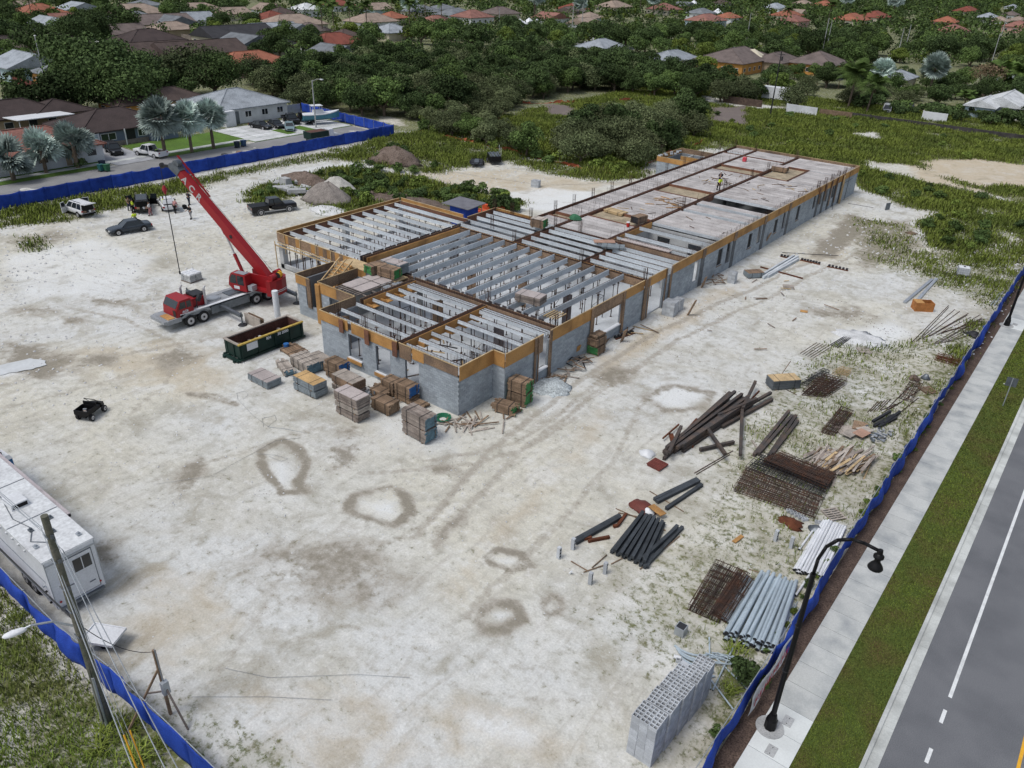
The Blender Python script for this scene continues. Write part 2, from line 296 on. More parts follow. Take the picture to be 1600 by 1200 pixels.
TRACK = [(.6, .35, [(640, 840), (760, 700), (900, 600), (1020, 520), (1200, 440), (1330, 380)]), (.55, .35, [(670, 850), (800, 710), (940, 610), (1060, 530), (1230, 450), (1350, 390)]),
         (.5, .3, [(660, 720), (800, 690), (880, 640), (960, 580)]), (.5, .3, [(560, 740), (700, 730), (820, 700), (900, 650)]), (.5, .4, [(0, 600), (120, 570), (260, 540), (380, 520)]), (.45, .4, [(0, 640), (150, 600), (300, 560)]),
         (.5, .3, [(100, 480), (200, 500), (280, 540), (260, 600), (200, 650)]), (.5, .3, [(720, 960), (860, 830), (960, 720), (1010, 620)]), (.4, .3, [(320, 1080), (440, 900), (620, 840), (700, 780)]),
         (.5, .4, [(440, 300), (560, 262), (700, 268), (850, 290), (1000, 285)]), (.4, .35, [(240, 750), (430, 690), (520, 660)])]
# ------------------------------------------------------------------ ground sheet with painted cover masks
def graded(lo, hi, d0, d1, step, far):
 a = np.arange(d0, d1 + 1e-6, step).tolist(); s = step; x = d1
 while x < hi: s *= 1.25; x += s; a.append(x)
 s = step; x = d0; b = []
 while x > lo: s *= 1.25; x -= s; b.append(x)
 return np.array(b[::-1] + a)
gx = graded(-2600, 2600, -124, 12, .42, 0); gy = graded(-600, 4200, 6, 215, .42, 0)
# finer cells close to the camera
gx = np.unique(np.concatenate([gx, np.arange(-48, -5, .21)])); gy = np.unique(np.concatenate([gy, np.arange(8, 66, .21)]))
gx = gx[np.concatenate([[True], np.diff(gx) > .06])]; gy = gy[np.concatenate([[True], np.diff(gy) > .06])]
XX, YY = np.meshgrid(gx, gy); nx, ny = len(gx), len(gy)
near = (XX > -124.5) & (XX < 12.5) & (YY > 5) & (YY < 216)
mg = np.zeros(XX.shape); mw = np.zeros(XX.shape); mp = np.zeros(XX.shape); mt = np.zeros(XX.shape); mk = np.zeros(XX.shape); mb = np.zeros(XX.shape)
xs, ys = XX[near], YY[near]
wob = (fbm(xs, ys, 5) - .5) * 3.2; wob2 = (fbm(xs + 99, ys - 40, 5) - .5) * 3.2; xw, yw = xs + wob, ys + wob2
wl = .35; xr, yr = xs + wob * wl, ys + wob2 * wl
mg[near] = grass_mask(xw, yw); mg[~near] = grass_mask(XX[~near], YY[~near])
w = np.zeros(xs.shape)
for s_, wd, P in WETR:
 W = wp(P); w = np.maximum(w, (s_ + (fbm(xs, ys, 2.2) - .5) * .9) * np.clip(sdline(xr, yr, W + [W[0]], wd) / wd + .25, 0, 1))
for s_, so, P in WETF: w = np.maximum(w, s_ * np.clip(sdpoly(xw, yw, wp(P)) / so + .5, 0, 1))
mw[near] = w
w = np.zeros(xs.shape)
for s_, so, P in WHITE: w = np.maximum(w, s_ * np.clip(sdpoly(xr, yr, wp(P)) / so + .6, 0, 1))
mp[near] = w
w = np.zeros(xs.shape)
for s_, so, P in TAN: w = np.maximum(w, s_ * np.clip(sdpoly(xw, yw, wp(P)) / so + .5, 0, 1))
mt[near] = w
w = np.zeros(xs.shape)
for s_, wd, P in TRACK: w = np.maximum(w, s_ * np.clip(sdline(xr, yr, wp(P), wd) / wd + .5, 0, 1))
rt = random.Random(12); w *= 1.35
for k in range(22):
 ax_, ay_, az_, cu_ = rt.uniform(-100, -14), rt.uniform(14, 60), rt.uniform(-.6, 1.4), rt.uniform(-.05, .05); pts = [(ax_, ay_)]
 for i in range(9): az_ += cu_ * 3; ax_ += 3.2 * math.cos(az_); ay_ += 3.2 * math.sin(az_); pts.append((ax_, ay_))
 bx_ = [p[0] for p in pts]; by_ = [p[1] for p in pts]; sel = (xs > min(bx_) - 2) & (xs < max(bx_) + 2) & (ys > min(by_) - 2) & (ys < max(by_) + 2)
 for o_ in (-.9, .9):
  q = [(p[0] - math.sin(az_) * o_, p[1] + math.cos(az_) * o_) for p in pts]; w[sel] = np.maximum(w[sel], .42 * np.clip(sdline(xr[sel], yr[sel], q, .22) / .25 + .6, 0, 1))
mk[near] = w
w = np.zeros(xs.shape)
for P in ([(1108, 166), (1172, 164), (1176, 198), (1115, 194)], [(845, 162), (900, 164), (905, 182), (845, 180)]): w = np.maximum(w, np.clip(sdpoly(xw, yw, wp(P)) / 2 + .5, 0, 1))
mb[near] = w
zz = (fbm(XX, YY, 7) - .5) * .10 * near * np.clip((XX + 121) / 3, 0, 1) * np.clip((-7 - XX) / 3, 0, 1)
inb = np.clip(1 - np.maximum(-sdpoly(XX, YY, [(-69, 35), (-30, 35), (-30, 126), (-53, 126), (-53, 72), (-69, 66)]), 0) / 2, 0, 1); zz = zz * (1 - inb)
co = np.stack([XX, YY, zz], -1).reshape(-1, 3)
idx = (np.arange(ny - 1)[:, None] * nx + np.arange(nx - 1)[None, :]).reshape(-1)
quads = np.stack([idx, idx + 1, idx + nx + 1, idx + nx], -1)
def np_mesh(name, co, quads, mats, smooth=False, mi=None):
 k = quads.shape[1]; me = bpy.data.meshes.new(name); me.vertices.add(len(co)); me.vertices.foreach_set('co', co.astype(np.float32).ravel())
 me.loops.add(quads.size); me.loops.foreach_set('vertex_index', quads.astype(np.int32).ravel()); me.polygons.add(len(quads))
 me.polygons.foreach_set('loop_start', np.arange(0, quads.size, k, dtype=np.int32))
 try: me.polygons.foreach_set('loop_total', np.full(len(quads), k, dtype=np.int32))
 except Exception: pass
 for m in mats: me.materials.append(m)
 if mi is not None: me.polygons.foreach_set('material_index', mi.astype(np.int32))
 if smooth: me.polygons.foreach_set('use_smooth', np.ones(len(quads), bool))
 me.update(calc_edges=True); return me
gme = np_mesh('ground', co, quads, [], True)
for nm, (a_, b_, c_) in {'cover': (mg, mw, mp), 'soil': (mt, mk, mb)}.items():
 at_ = gme.color_attributes.new(nm, 'FLOAT_COLOR', 'POINT'); arr = np.ones((nx * ny, 4), np.float32)
 arr[:, 0] = a_.ravel(); arr[:, 1] = b_.ravel(); arr[:, 2] = c_.ravel(); at_.data.foreach_set('color', arr.ravel())
gm = bpy.data.materials.new('site_ground'); gm.use_nodes = True; t = gm.node_tree; N, L = t.nodes, t.links; bs = N['Principled BSDF']
bs.inputs['Roughness'].default_value = .97; bs.inputs['Specular IOR Level'].default_value = .04
pos = N.new('ShaderNodeNewGeometry').outputs['Position']
def noise(sc, det=5, rough=.55, vec=None, dist=0):
 n = N.new('ShaderNodeTexNoise'); n.inputs['Scale'].default_value = sc; n.inputs['Detail'].default_value = det; n.inputs['Roughness'].default_value = rough
 n.inputs['Distortion'].default_value = dist; L.new(vec or pos, n.inputs['Vector']); return n.outputs['Fac']
def rng(v, a, b, c=0., d=1.):
 r = N.new('ShaderNodeMapRange'); r.inputs['From Min'].default_value = a; r.inputs['From Max'].default_value = b; r.inputs['To Min'].default_value = c; r.inputs['To Max'].default_value = d
 L.new(v, r.inputs['Value']); return r.outputs[0]
def math_(op, a, b=None):
 m = N.new('ShaderNodeMath'); m.operation = op
 for i, v in enumerate((a, b)):
  if v is None: continue
  if isinstance(v, (int, float)): m.inputs[i].default_value = v
  else: L.new(v, m.inputs[i])
 return m.outputs[0]
def mixc(f, a, b):
 m = N.new('ShaderNodeMix'); m.data_type = 'RGBA'
 if isinstance(f, float): m.inputs['Factor'].default_value = f
 else: L.new(f, m.inputs['Factor'])
 for k, v in (('A', a), ('B', b)):
  if isinstance(v, tuple): m.inputs[k].default_value = (*v, 1)
  else: L.new(v, m.inputs[k])
 return m.outputs['Result']
def attr(nm):
 a = N.new('ShaderNodeVertexColor'); a.layer_name = nm; s = N.new('ShaderNodeSeparateColor'); L.new(a.outputs[0], s.inputs[0]); return s.outputs
cv, so_ = attr('cover'), attr('soil')
mpn = N.new('ShaderNodeMapping'); mpn.inputs['Rotation'].default_value = (0, 0, .5); mpn.inputs['Scale'].default_value = (1, .22, 1); L.new(pos, mpn.inputs['Vector']); sv = mpn.outputs[0]
nL, nM, nS, nF = noise(.045, 6), noise(.35, 6, .6, None, .6), noise(1.7, 5, .65), noise(9, 4, .7)
nstreak = noise(.9, 5, .6, sv, 1.2)
mp2 = N.new('ShaderNodeMapping'); mp2.inputs['Rotation'].default_value = (0, 0, -.75); mp2.inputs['Scale'].default_value = (.16, 1, 1); L.new(pos, mp2.inputs['Vector']); nst2 = noise(1.3, 5, .62, mp2.outputs[0], 1.5)
c = mixc(rng(nL, .42, .56), (.53, .515, .445), (.545, .555, .54))
c = mixc(rng(noise(.11, 5, .6, None, .8), .51, .66, 0, .6), c, (.42, .40, .33))
c = mixc(rng(nM, .50, .66, 0, .7), c, (.37, .362, .315))
c = mixc(rng(nM, .44, .34, 0, .5), c, (.60, .60, .575))
c = mixc(rng(nstreak, .53, .68, 0, .5), c, (.37, .35, .31)); c = mixc(rng(nst2, .55, .70, 0, .3), c, (.385, .37, .34)); c = mixc(rng(nst2, .44, .34, 0, .25), c, (.60, .60, .58))
c = mixc(rng(nS, .51, .68, 0, .6), c, (.33, .32, .275)); c = mixc(rng(noise(.16, 6, .65, None, 1.2), .55, .63, 0, .45), c, (.36, .34, .285))
c = mixc(rng(nS, .34, .44, .5, 0), c, (.64, .64, .615))
def layer(c, mask, nz, k, lo, hi, col, amt=1.):
 s = math_('ADD', mask, math_('MULTIPLY', math_('SUBTRACT', nz, .5), k)); return mixc(rng(s, lo, hi, 0, amt), c, col)
c = layer(c, so_[0], nM, 1.2, .45, 1.0, (.46, .385, .275), .8)
c = layer(c, cv[2], nS, .9, .4, .95, (.66, .68, .68), .8)
c = layer(c, so_[1], nS, 1.2, .35, .8, (.32, .295, .25), .75)
c = layer(c, cv[1], nM, 1.6, .12, .58, (.33, .305, .26), .8); c = layer(c, cv[1], nS, 1.5, .34, .72, (.215, .195, .155), .75)
c = layer(c, so_[2], nS, .6, .35, .6, (.16, .135, .125))
spk = rng(nF, .3, .7, .86, 1.14)
vor = N.new('ShaderNodeTexVoronoi'); vor.inputs['Scale'].default_value = 5.5; L.new(pos, vor.inputs['Vector'])
peb = rng(vor.outputs['Distance'], .05, .2, 1, 0); pebm = math_('MULTIPLY', peb, rng(noise(.5, 4), .45, .65, 0, .55)); c = mixc(pebm, c, (.62, .61, .58))
gcol = mixc(rng(noise(.22, 6), .36, .64), (.065, .095, .022), (.135, .155, .042)); gcol = mixc(rng(nS, .48, .66, 0, .7), gcol, (.165, .15, .085))
gcol = mixc(rng(nF, .48, .66, 0, .6), gcol, (.045, .06, .02))
gz = math_('ADD', math_('MULTIPLY', nS, .5), math_('MULTIPLY', noise(3.6, 5, .7), .5))
gs = math_('ADD', cv[0], math_('MULTIPLY', math_('SUBTRACT', gz, .5), 5.0)); c = layer(c, cv[0], nM, 1.6, .15, .75, (.27, .255, .185), .62); c = mixc(rng(gs, .42, .95, 0, .93), c, gcol)
vm = N.new('ShaderNodeVectorMath'); vm.operation = 'SCALE'; L.new(c, vm.inputs[0]); L.new(spk, vm.inputs['Scale']); L.new(vm.outputs[0], bs.inputs['Base Color'])
bu = N.new('ShaderNodeBump'); bu.inputs['Strength'].default_value = .55; bu.inputs['Distance'].default_value = .08
hh = math_('ADD', math_('MULTIPLY', nS, 1.0), math_('ADD', math_('MULTIPLY', nF, .25), math_('MULTIPLY', nstreak, .8))); L.new(hh, bu.inputs['Height']); L.new(bu.outputs[0], bs.inputs['Normal'])
gme.materials.append(gm); ground = struct(put('ground', gme))
# ------------------------------------------------------------------ main road side (right): mulch, sidewalk, verge, kerb, road
def sheet(name, x0, x1, y0, y1, z, m): return struct(MB().add([(x0, y0, z), (x1, y0, z), (x1, y1, z), (x0, y1, z)], [(0, 1, 2, 3)]).build(name, m))
sheet('mulch_strip', -5.95, -5.12, -5, 260, .075, mulch)
sheet('verge', -3.3, -.95, -5, 900, .09, turf)
sheet('road', -.36, 4.62, -5, 900, .07, asphalt)
sheet('road_median', 4.62, 9, -5, 900, .10, kerbm)
lm = MB()
y = 27.2
for a, b in ((26.0, 26.9), (28.6, 29.5), (31.2, 32.1), (33.0, 400)): lm.add([(1.13, a, .074), (1.29, a, .074), (1.29, b, .074), (1.13, b, .074)], [(0, 1, 2, 3)])
struct(lm.build('lane_marking', linem))
struct(MB().add([(4.30, -5, .074), (4.44, -5, .074), (4.44, 400, .074), (4.30, 400, .074)], [(0, 1, 2, 3)]).build('centre_line', yell))
k = thing('kerb', 'pale concrete kerb and gutter between grass verge and asphalt road', 'kerb'); k['kind'] = 'structure'
for j in range(70):
 y0 = 5 + j * 3.05
 MB().box(-.98, -.80, y0, y0 + 3.04, -.02, .19).box(-.80, -.34, y0, y0 + 3.04, -.02, .085).build('kerb_stone', kerbm, k)
sw = thing('sidewalk', 'concrete sidewalk of square slabs beside the blue fence', 'sidewalk'); sw['kind'] = 'structure'
for j in range(120):
 y0 = 18.35 + (j - 6) * 1.52
 nw = (14.2 < y0 < 27.4) or (82.5 < y0 < 86)
 me = MB().box(-5.12, -3.3, y0 + .012, y0 + 1.508, -.05, .12); me.build('paving_slab', sidewnew if nw else sidew, sw)
struct(MB().box(-5.11, -3.31, 3, 205, -.06, .10).build('sidewalk_bed', mortar))
for px, py in ((1231, 1127), (1205, 1173), (1586, 507)):
 p = at(px, py, .12); b = MB().cb((0, 0, .012), (.42, .58, .024)).cb((.0, .17, .026), (.03, .06, .008), 1).cb((0, -.17, .026), (.03, .06, .008), 1)
 tag(b.build('utility_cover', [concrete, darksteel], None, (p.x, p.y, .12)), {1231: 'grey rectangular utility cover in the pale slab beside the lamp post foot', 1205: 'grey rectangular utility cover nearest the bottom edge, in front of the lamp post', 1586: 'small utility cover in sidewalk by the far lamp post'}[px], 'utility cover')
# ------------------------------------------------------------------ residential street (left): road, sidewalk, driveways, lawns
sheet('street', -121.5, -112.3, -40, 104, .02, asphold)
st2 = thing('street_sidewalk', 'narrow concrete sidewalk along the lawns of the residential street', 'sidewalk'); st2['kind'] = 'structure'
for j in range(46): MB().box(-125.0, -123.7, 10 + j * 2, 11.98 + j * 2, -.02, .09).build('paving_slab', sidew, st2)
sheet('lawn', -134, -125.1, 12, 57.4, .05, lawn); sheet('lawn', -123.6, -121.6, 12, 56, .05, lawn)
sheet('lawn', -134, -125.1, 64.6, 82, .05, lawn); sheet('lawn', -123.6, -121.6, 66, 80, .05, lawn)
drv = mat('driveway_paving', (.30, .31, .33), .9, .2, .6); drw = mat('white_driveway', (.56, .57, .57), .9, .15, .5)
sheet('driveway', -134, -121.55, 57.4, 64.0, .06, drv)
dw = thing('white_driveway', 'wide pale driveway of large slabs in front of the white house', 'driveway'); dw['kind'] = 'structure'
struct(MB().box(-135, -121.6, 82.2, 104.5, -.05, .05).build('driveway_bed', lawn))
for i in range(5):
 for j in range(9): MB().box(-134.8 + i * 2.62, -132.32 + i * 2.62, 82.4 + j * 2.45, 84.72 + j * 2.45, .0, .085).build('paving_slab', drw, dw)
for y0, y1 in ((90.2, 92.2), (94.6, 96.8)): struct(MB().box(-128, -123, y0, y1, .02, .11).build('lawn', lawn))
# ------------------------------------------------------------------ blue mesh fences
def fence(pts, h, label, seg=3.0, seed=0, gapf=0, name='mesh_fence', lean=0.10):
 rr = random.Random(seed); t = thing(name, label, 'fence', (pts[0][0], pts[0][1], 0)); ox, oy = pts[0][0], pts[0][1]
 for a, b in zip(pts[:-1], pts[1:]):
  d = Vector((b[0] - a[0], b[1] - a[1], 0)); L_ = d.length; d.normalize(); nrm = Vector((d.y, -d.x, 0)); n = max(1, round(L_ / seg)); s = L_ / n
  for i in range(n):
   p = Vector((a[0] - ox, a[1] - oy, 0)) + d * (i * s)
   MB().cyl((p.x, p.y, 0), (p.x, p.y, h + .08), .03, n=6).build('post', galv, t)
   nu, nv = 10, 6; vs = []; fs = []; ph = rr.random() * 6; am = .12 + .16 * rr.random(); sag = .05 + .16 * rr.random(); bl = rr.uniform(-.3, .9) * lean
   for u in range(nu + 1):
    for v in range(nv + 1):
     fu, fv = u / nu, v / nv; e = math.sin(math.pi * fu) ** .6
     off = am * e * (math.sin(fu * 5 + ph + fv * 2.2) * .5 + math.sin(fu * 13 + ph * 2 - fv * 3) * .18) + bl * e * math.sin(math.pi * fv) * 3 + (1 - fv) * e * .12 * math.sin(ph * 3)
     z = .04 + fv * (h - .04) - sag * e * fv ** 3
     q = p + d * (fu * s) + nrm * (off + .035); vs.append((q.x, q.y, z))
   for u in range(nu):
    for v in range(nv): k = u * (nv + 1) + v; fs.append((k, k + nv + 1, k + nv + 2, k + 1))
   o = MB().add(vs, fs).build('fabric_panel', blue, t, smooth=True)
   sm = o.modifiers.new('thickness', 'SOLIDIFY'); sm.thickness = .006
  q = Vector((a[0] - ox, a[1] - oy, h)); e = Vector((b[0] - ox, b[1] - oy, h)); MB().cyl(q, e, .02, n=5).build('top_rail', galv, t)
 return t
fence([(-6.0, 8.2), (-6.0, 118)], 1.8, 'blue mesh fence along the sidewalk on the right side of the site', seed=3)
fence([(-109.6, 12), (-109.6, 104), (-139.5, 106.4)], 1.95, 'long blue mesh fence between the site and the residential street', seed=5, lean=.04)
fence([(-52, 8.1), (-33, 8.1), (-28.5, 8.45), (-19.6, 8.6)], 1.8, 'blue mesh fence sagging behind the utility pole at lower left', seed=9, lean=.14)
fence([(-19.0, 8.6), (-16.5, 8.3)], 1.5, 'short torn end of the blue fence at the bottom edge of the picture', seed=19)
fence([(-166, 131), (-158, 147)], 2, 'distant blue fence by the red roofed house behind the scrub', seed=21, lean=.03)
# banner on the right fence
bn = MB(); vs = [];
for u in range(9):
 for v in range(4): vs.append((-6.0 + .32 + .05 * math.sin(u * 1.3 + v), 25.6 + u * .62, .35 + v * .42))
fs = [(u * 4 + v, u * 4 + v + 1, u * 4 + v + 5, u * 4 + v + 4) for u in range(8) for v in range(3)]
bnr = thing('banner', 'white banner with red lettering hung on the blue fence behind the lamp post', 'banner')
bo = bn.add(vs, fs).build('banner_sheet', whitep, bnr); bo.modifiers.new('t', 'SOLIDIFY').thickness = .004
rb = MB(); redink = mat('red_ink', (.36, .03, .05), .7, .1)
for i, s_ in enumerate((.42, .30, .46, .36, .44, .28, .40, .34)):
 y0 = 25.95 + i * .52; rb.box(-5.61, -5.60, y0, y0 + s_ * .25, .72, 1.25).box(-5.61, -5.60, y0 + .02, y0 + s_ * .8, .95, 1.04).box(-5.61, -5.60, y0 + s_ * .6, y0 + s_ * .8, .72 if i % 2 else .95, 1.25)
rb.build('lettering', redink, bnr)
# ------------------------------------------------------------------ the unfinished building
B = thing('unfinished_building', 'long unfinished single storey building of grey concrete block with plywood formwork round its top', 'building')
rb_ = random.Random(5)
def cells(L_, z0, z1, ops):
 xs_ = sorted({0, L_} | {v for o in ops for v in o[:2]}); zs_ = sorted({z0, z1} | {v for o in ops for v in o[2:]}); out = []
 for a, b in zip(xs_[:-1], xs_[1:]):
  for c_, d_ in zip(zs_[:-1], zs_[1:]):
   m_, n_ = (a + b) / 2, (c_ + d_) / 2
   if not any(o[0] < m_ < o[1] and o[2] < n_ < o[3] for o in ops): out.append((a, b, c_, d_))
 return out
def wall(p, q, z1=3.3, ops=(), th=.19, out=1, z0=0., parent=None, blocks=True, name='block_wall'):
 """block wall from p to q (world xy); openings (s0, s1, za, zb); out=+1: blocks proud on the right-hand side of p->q"""
 par = parent or B; d = Vector((q[0] - p[0], q[1] - p[1], 0)); L_ = d.length; d.normalize(); nr = Vector((d.y, -d.x, 0)) * out
 def bx(mb, a, b, c_, d_, o0, o1, m):
  P0 = Vector((p[0], p[1], 0)); pts = [P0 + d * a + nr * o0, P0 + d * b + nr * o0, P0 + d * b + nr * o1, P0 + d * a + nr * o1]
  x0 = min(v.x for v in pts); x1 = max(v.x for v in pts); y0 = min(v.y for v in pts); y1 = max(v.y for v in pts); mb.box(x0, x1, y0, y1, c_, d_, m)
 core = MB()
 for a, b, c_, d_ in cells(L_, z0, z1, ops): bx(core, a, b, c_, d_, -th, 0, 0)
 w_ = core.build(name, mortar if blocks else concrete, par)
 if not blocks: return w_
 bl = MB(); zc = z0; k = 0
 while zc < z1 - .05:
  zt = min(zc + .2, z1); s = -.2 * (k % 2)
  while s < L_:
   segs = [(max(s, 0) + .006, min(s + .4, L_) - .006)]
   for o in ops:
    if o[2] < (zc + zt) / 2 < o[3]:
     ns = []
     for a, b in segs:
      if o[1] <= a or o[0] >= b: ns.append((a, b)); continue
      if a < o[0]: ns.append((a, o[0]))
      if b > o[1]: ns.append((o[1], b))
     segs = ns
   for a, b in segs:
    if b - a > .04: pr = .008 + .006 * rb_.random(); bx(bl, a, b, zc + .006, zt - .006, -.002, pr, 0)
   s += .4
  zc += .2; k += 1
 bl.build('block_courses', cmu, w_, kind='stuff'); return w_
T = 4.1
# openings of the long right wall, measured along it from y = 40.7
x0w, yj = -32.0, 40.7
win = [(44.9, 46.2, 1.0, 3.3), (52.7, 57.3, 1.05, 3.1), (62.4, 65.2, 0, 3.3)]
win += [(71.6, 72.7, .8, 3.3), (77.2, 78.3, 1.1, 2.95), (79.4, 80.5, .8, 3.3), (85.2, 86.2, 1.1, 2.9), (87.9, 88.9, 1.0, 3.3), (92.9, 93.9, 1.1, 2.9), (95.6, 96.6, 1.0, 3.3), (100.3, 101.3, 1.1, 2.95)]
win += [(106.2, 107.3, 1.4, 3.3), (108.6, 109.6, 1.4, 3.3), (111.0, 111.9, 1.4, 3.3), (113.6, 114.6, 1.4, 3.3)]
wall((x0w, yj), (x0w, 124.7), 3.3, [(a - yj, b - yj, c_, d_) for a, b, c_, d_ in win], out=1)
wall((-33.15, 36.85), (-33.15, 40.7), 3.3, out=1)
wall((-33.15, 40.7), (x0w, 40.7), 3.3, out=1)
fw = [(4.0, 6.1, 1.0, 3.1), (7.8, 9.7, .75, 3.1), (11.1, 12.5, .6, 3.1)]
wall((-48.4, 36.85), (-33.15, 36.85), 3.3, [(a, b, c_, d_) for a, b, c_, d_ in [(3.3, 4.9, 1.0, 3.1), (6.5, 8.1, .8, 3.1), (9.75, 11.2, .5, 3.1)]], out=1)
wall((-48.4, 40.7), (-48.4, 36.85), 3.3, out=1)
wall((-53.4, 40.7), (-48.4, 40.7), 3.3, [(1.4, 3.0, 1.4, 3.1)], out=1)
wall((-56.7, 40.9), (-55.5, 40.9), 3.3, out=1)
wall((-55.5, 40.9), (-53.4, 40.9), 1.2, out=1)
wall((-56.7, 45.4), (-56.7, 40.9), 3.3, out=1)
wall((-56.5, 45.4), (-52.6, 45.4), 3.3, out=-1)
wall((-52.2, 41.1), (-52.2, 47.0), 3.3, blocks=False)
wall((-51.6, 124.7), (-51.6, 69.8), 3.45, out=1)
wall((-32.0, 124.7), (-51.6, 124.7), 3.45, out=1)
for p, q in (((-48.2, 47.8), (-32.1, 47.8)), ((-48.2, 62.0), (-32.1, 62.0)), ((-48.2, 62.0), (-48.2, 69.4)), ((-39.5, 62.2), (-39.5, 69.4)), ((-41.3, 69.6), (-32.1, 69.6)), ((-41.3, 69.6), (-41.3, 124)), ((-48.2, 69.6), (-48.2, 124)), ((-41.3, 91.2), (-32.1, 91.2)), ((-41.3, 78.5), (-32.1, 78.5)), ((-56.5, 62.0), (-48.2, 62.0)), ((-41.3, 85.8), (-32.1, 85.8))):
 L_ = (Vector(q) - Vector(p)).length; ops = []; s = 1.2
 while s < L_ - 2: ops.append((s, s + 1.6, 0, 2.4)); s += 4.6 if L_ > 20 else 3.9
 if p[1] < 63: ops = [(.6, L_ - .6, 0, 2.9)]
 wall(p, q, 3.3, ops, blocks=False, name='inner_wall')
slabm = mat('floor_slab_concrete', (.50, .53, .55), .85, .25, .3, 8, .06)
MB().box(-48.3, -33.3, 37.0, 47.6, .02, .12).box(-55.9, -32.2, 47.6, 69.5, .02, .13).box(-51.5, -32.2, 69.5, 124.6, .02, .12).box(-67.6, -55.9, 47.3, 64.7, .02, .12).box(-56.6, -48.3, 40.9, 47.6, .02, .11).build('floor_slab', slabm, B)
# wing: corner columns, low curb walls
for x, y in ((-67.5, 47.4), (-67.5, 64.4), (-67.5, 56), (-57.2, 64.6)): MB().box(x - .3, x + .3, y - .3, y + .3, .1, 3.1).build('column', concrete, B)
MB().box(-67.7, -57, 47.1, 47.35, .1, .55).box(-67.75, -67.5, 47.4, 64.6, .1, .5).build('kerb_wall', concrete, B)
wall((-57.0, 64.9), (-67.8, 64.9), 1.2, out=-1)
wall((-56.0, 48.3), (-56.0, 62.2), 3.2, [(1, 6, 0, 2.9), (7.5, 12.5, 0, 2.9)], blocks=False, name='inner_wall')
MB().box(-48.5, -48.25, 37.2, 38.6, .1, 3.2).build('column', concrete, B)
# --- formwork boards (outer ring): each sheet a part
def boards(p, q, z0, z1, m=ply, out=1, seg=2.44, th=.04, off=.03, cap=True, jit=.0, name='formwork_sheet'):
 d = Vector((q[0] - p[0], q[1] - p[1], 0)); L_ = d.length; d.normalize(); nr = Vector((d.y, -d.x, 0)) * out; n = max(1, round(L_ / seg)); s = L_ / n; ms = m if isinstance(m, (list, tuple)) else [m]
 rz = math.atan2(d.y, d.x)
 for i in range(n):
  c_ = Vector((p[0], p[1], 0)) + d * (s * (i + .5)) + nr * (off + th / 2); dz = rb_.uniform(-jit, jit)
  MB().cb((0, 0, 0), (s - .012, th, z1 - z0)).build(name, ms[rb_.randrange(len(ms))], B, (c_.x, c_.y, (z0 + z1) / 2 + dz), rz)
 if cap:
  c_ = Vector((p[0], p[1], 0)) + d * (L_ / 2) + nr * (off + th / 2)
  MB().cb((0, 0, 0), (L_, .09, .04)).build('top_plate', wood, B, (c_.x, c_.y, z1 + .025), rz)
E_ = .26
boards((-33.15 + .0, 36.85), (-33.15, 40.7), 2.95, T, ply)
boards((-33.15, 40.7), (-32.0, 40.7), 2.95, T, ply)
boards((-32, 40.7), (-32, 44.3), 3.0, T, ply); boards((-32, 44.3), (-32, 45.4), 2.6, T, plyold)
boards((-32, 46.4), (-32, 52.3), 3.05, T, ply); boards((-32, 52.3), (-32, 57.7), 3.1, T, plyold)
boards((-32, 57.7), (-32, 61.1), 3.2, T, ply); boards((-32, 61.9), (-32, 65.4), 3.2, T, [ply, ply, plyold]); boards((-32, 66.5), (-32, 124.7), 3.2, T, ply)
boards((-48.4, 36.85), (-45, 36.85), 3.25, T, ply); boards((-44.6, 36.85), (-39.4, 36.85), 3.2, T, ply, seg=1.3); boards((-39.2, 36.85), (-37.9, 36.85), 2.9, T, plyold)
boards((-37.8, 36.85), (-36.6, 36.85), 3.2, T, ply); boards((-36.6, 36.85), (-33.2, 36.85), 3.3, T, plyold)
boards((-48.4, 40.7), (-48.4, 36.85), 3.3, T, plyold)
boards((-53.4, 40.7), (-48.4, 40.7), 3.1, T, [ply, plyold]); boards((-53.4, 45.4), (-53.4, 40.7), 3.2, T, plyold, seg=2.4)
boards((-56.8, 40.9), (-54.9, 40.9), 3.1, 3.9, ply); boards((-56.8, 45.4), (-56.8, 40.9), 3.2, 3.9, plyold)
boards((-56.6, 45.55), (-52.6, 45.55), 2.7, 3.9, ply, out=-1)
MB().box(-55.2, -54.7, 40.75, 40.88, 1.1, 3.9).build('form_post', plyold, B); MB().box(-53.65, -53.1, 40.5, 40.68, .1, 3.9).build('form_post', ply, B)
# wing ring (deep beam forms, inner and outer)
boards((-67.8, 47.1), (-56.2, 47.1), 3.0, 3.95, [plyold, ply], seg=.62); boards((-67.8, 64.8), (-67.8, 47.1), 3.2, 4.05, ply); boards((-57.8, 65.0), (-67.8, 65.0), 3.2, 4.05, ply)
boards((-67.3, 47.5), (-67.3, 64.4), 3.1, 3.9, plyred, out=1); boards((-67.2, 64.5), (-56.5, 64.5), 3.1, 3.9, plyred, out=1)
for x in (-66.5, -64, -61.5, -59.2): MB().bar((x, 46.98, 1.9), (x, 46.98, 3.95), .09, .05).build('brace', wood, B)
MB().bar((-68.1, 46.9, 2.55), (-57.5, 46.9, 2.7), .05, .14).build('brace', wood, B); MB().bar((-67.6, 46.85, 2.95), (-57, 46.85, 3.0), .05, .1).build('brace', wood, B)
MB().bar((-67.95, 46.8, .1), (-68.0, 46.8, 3.0), .08, .08).build('brace', wood, B)
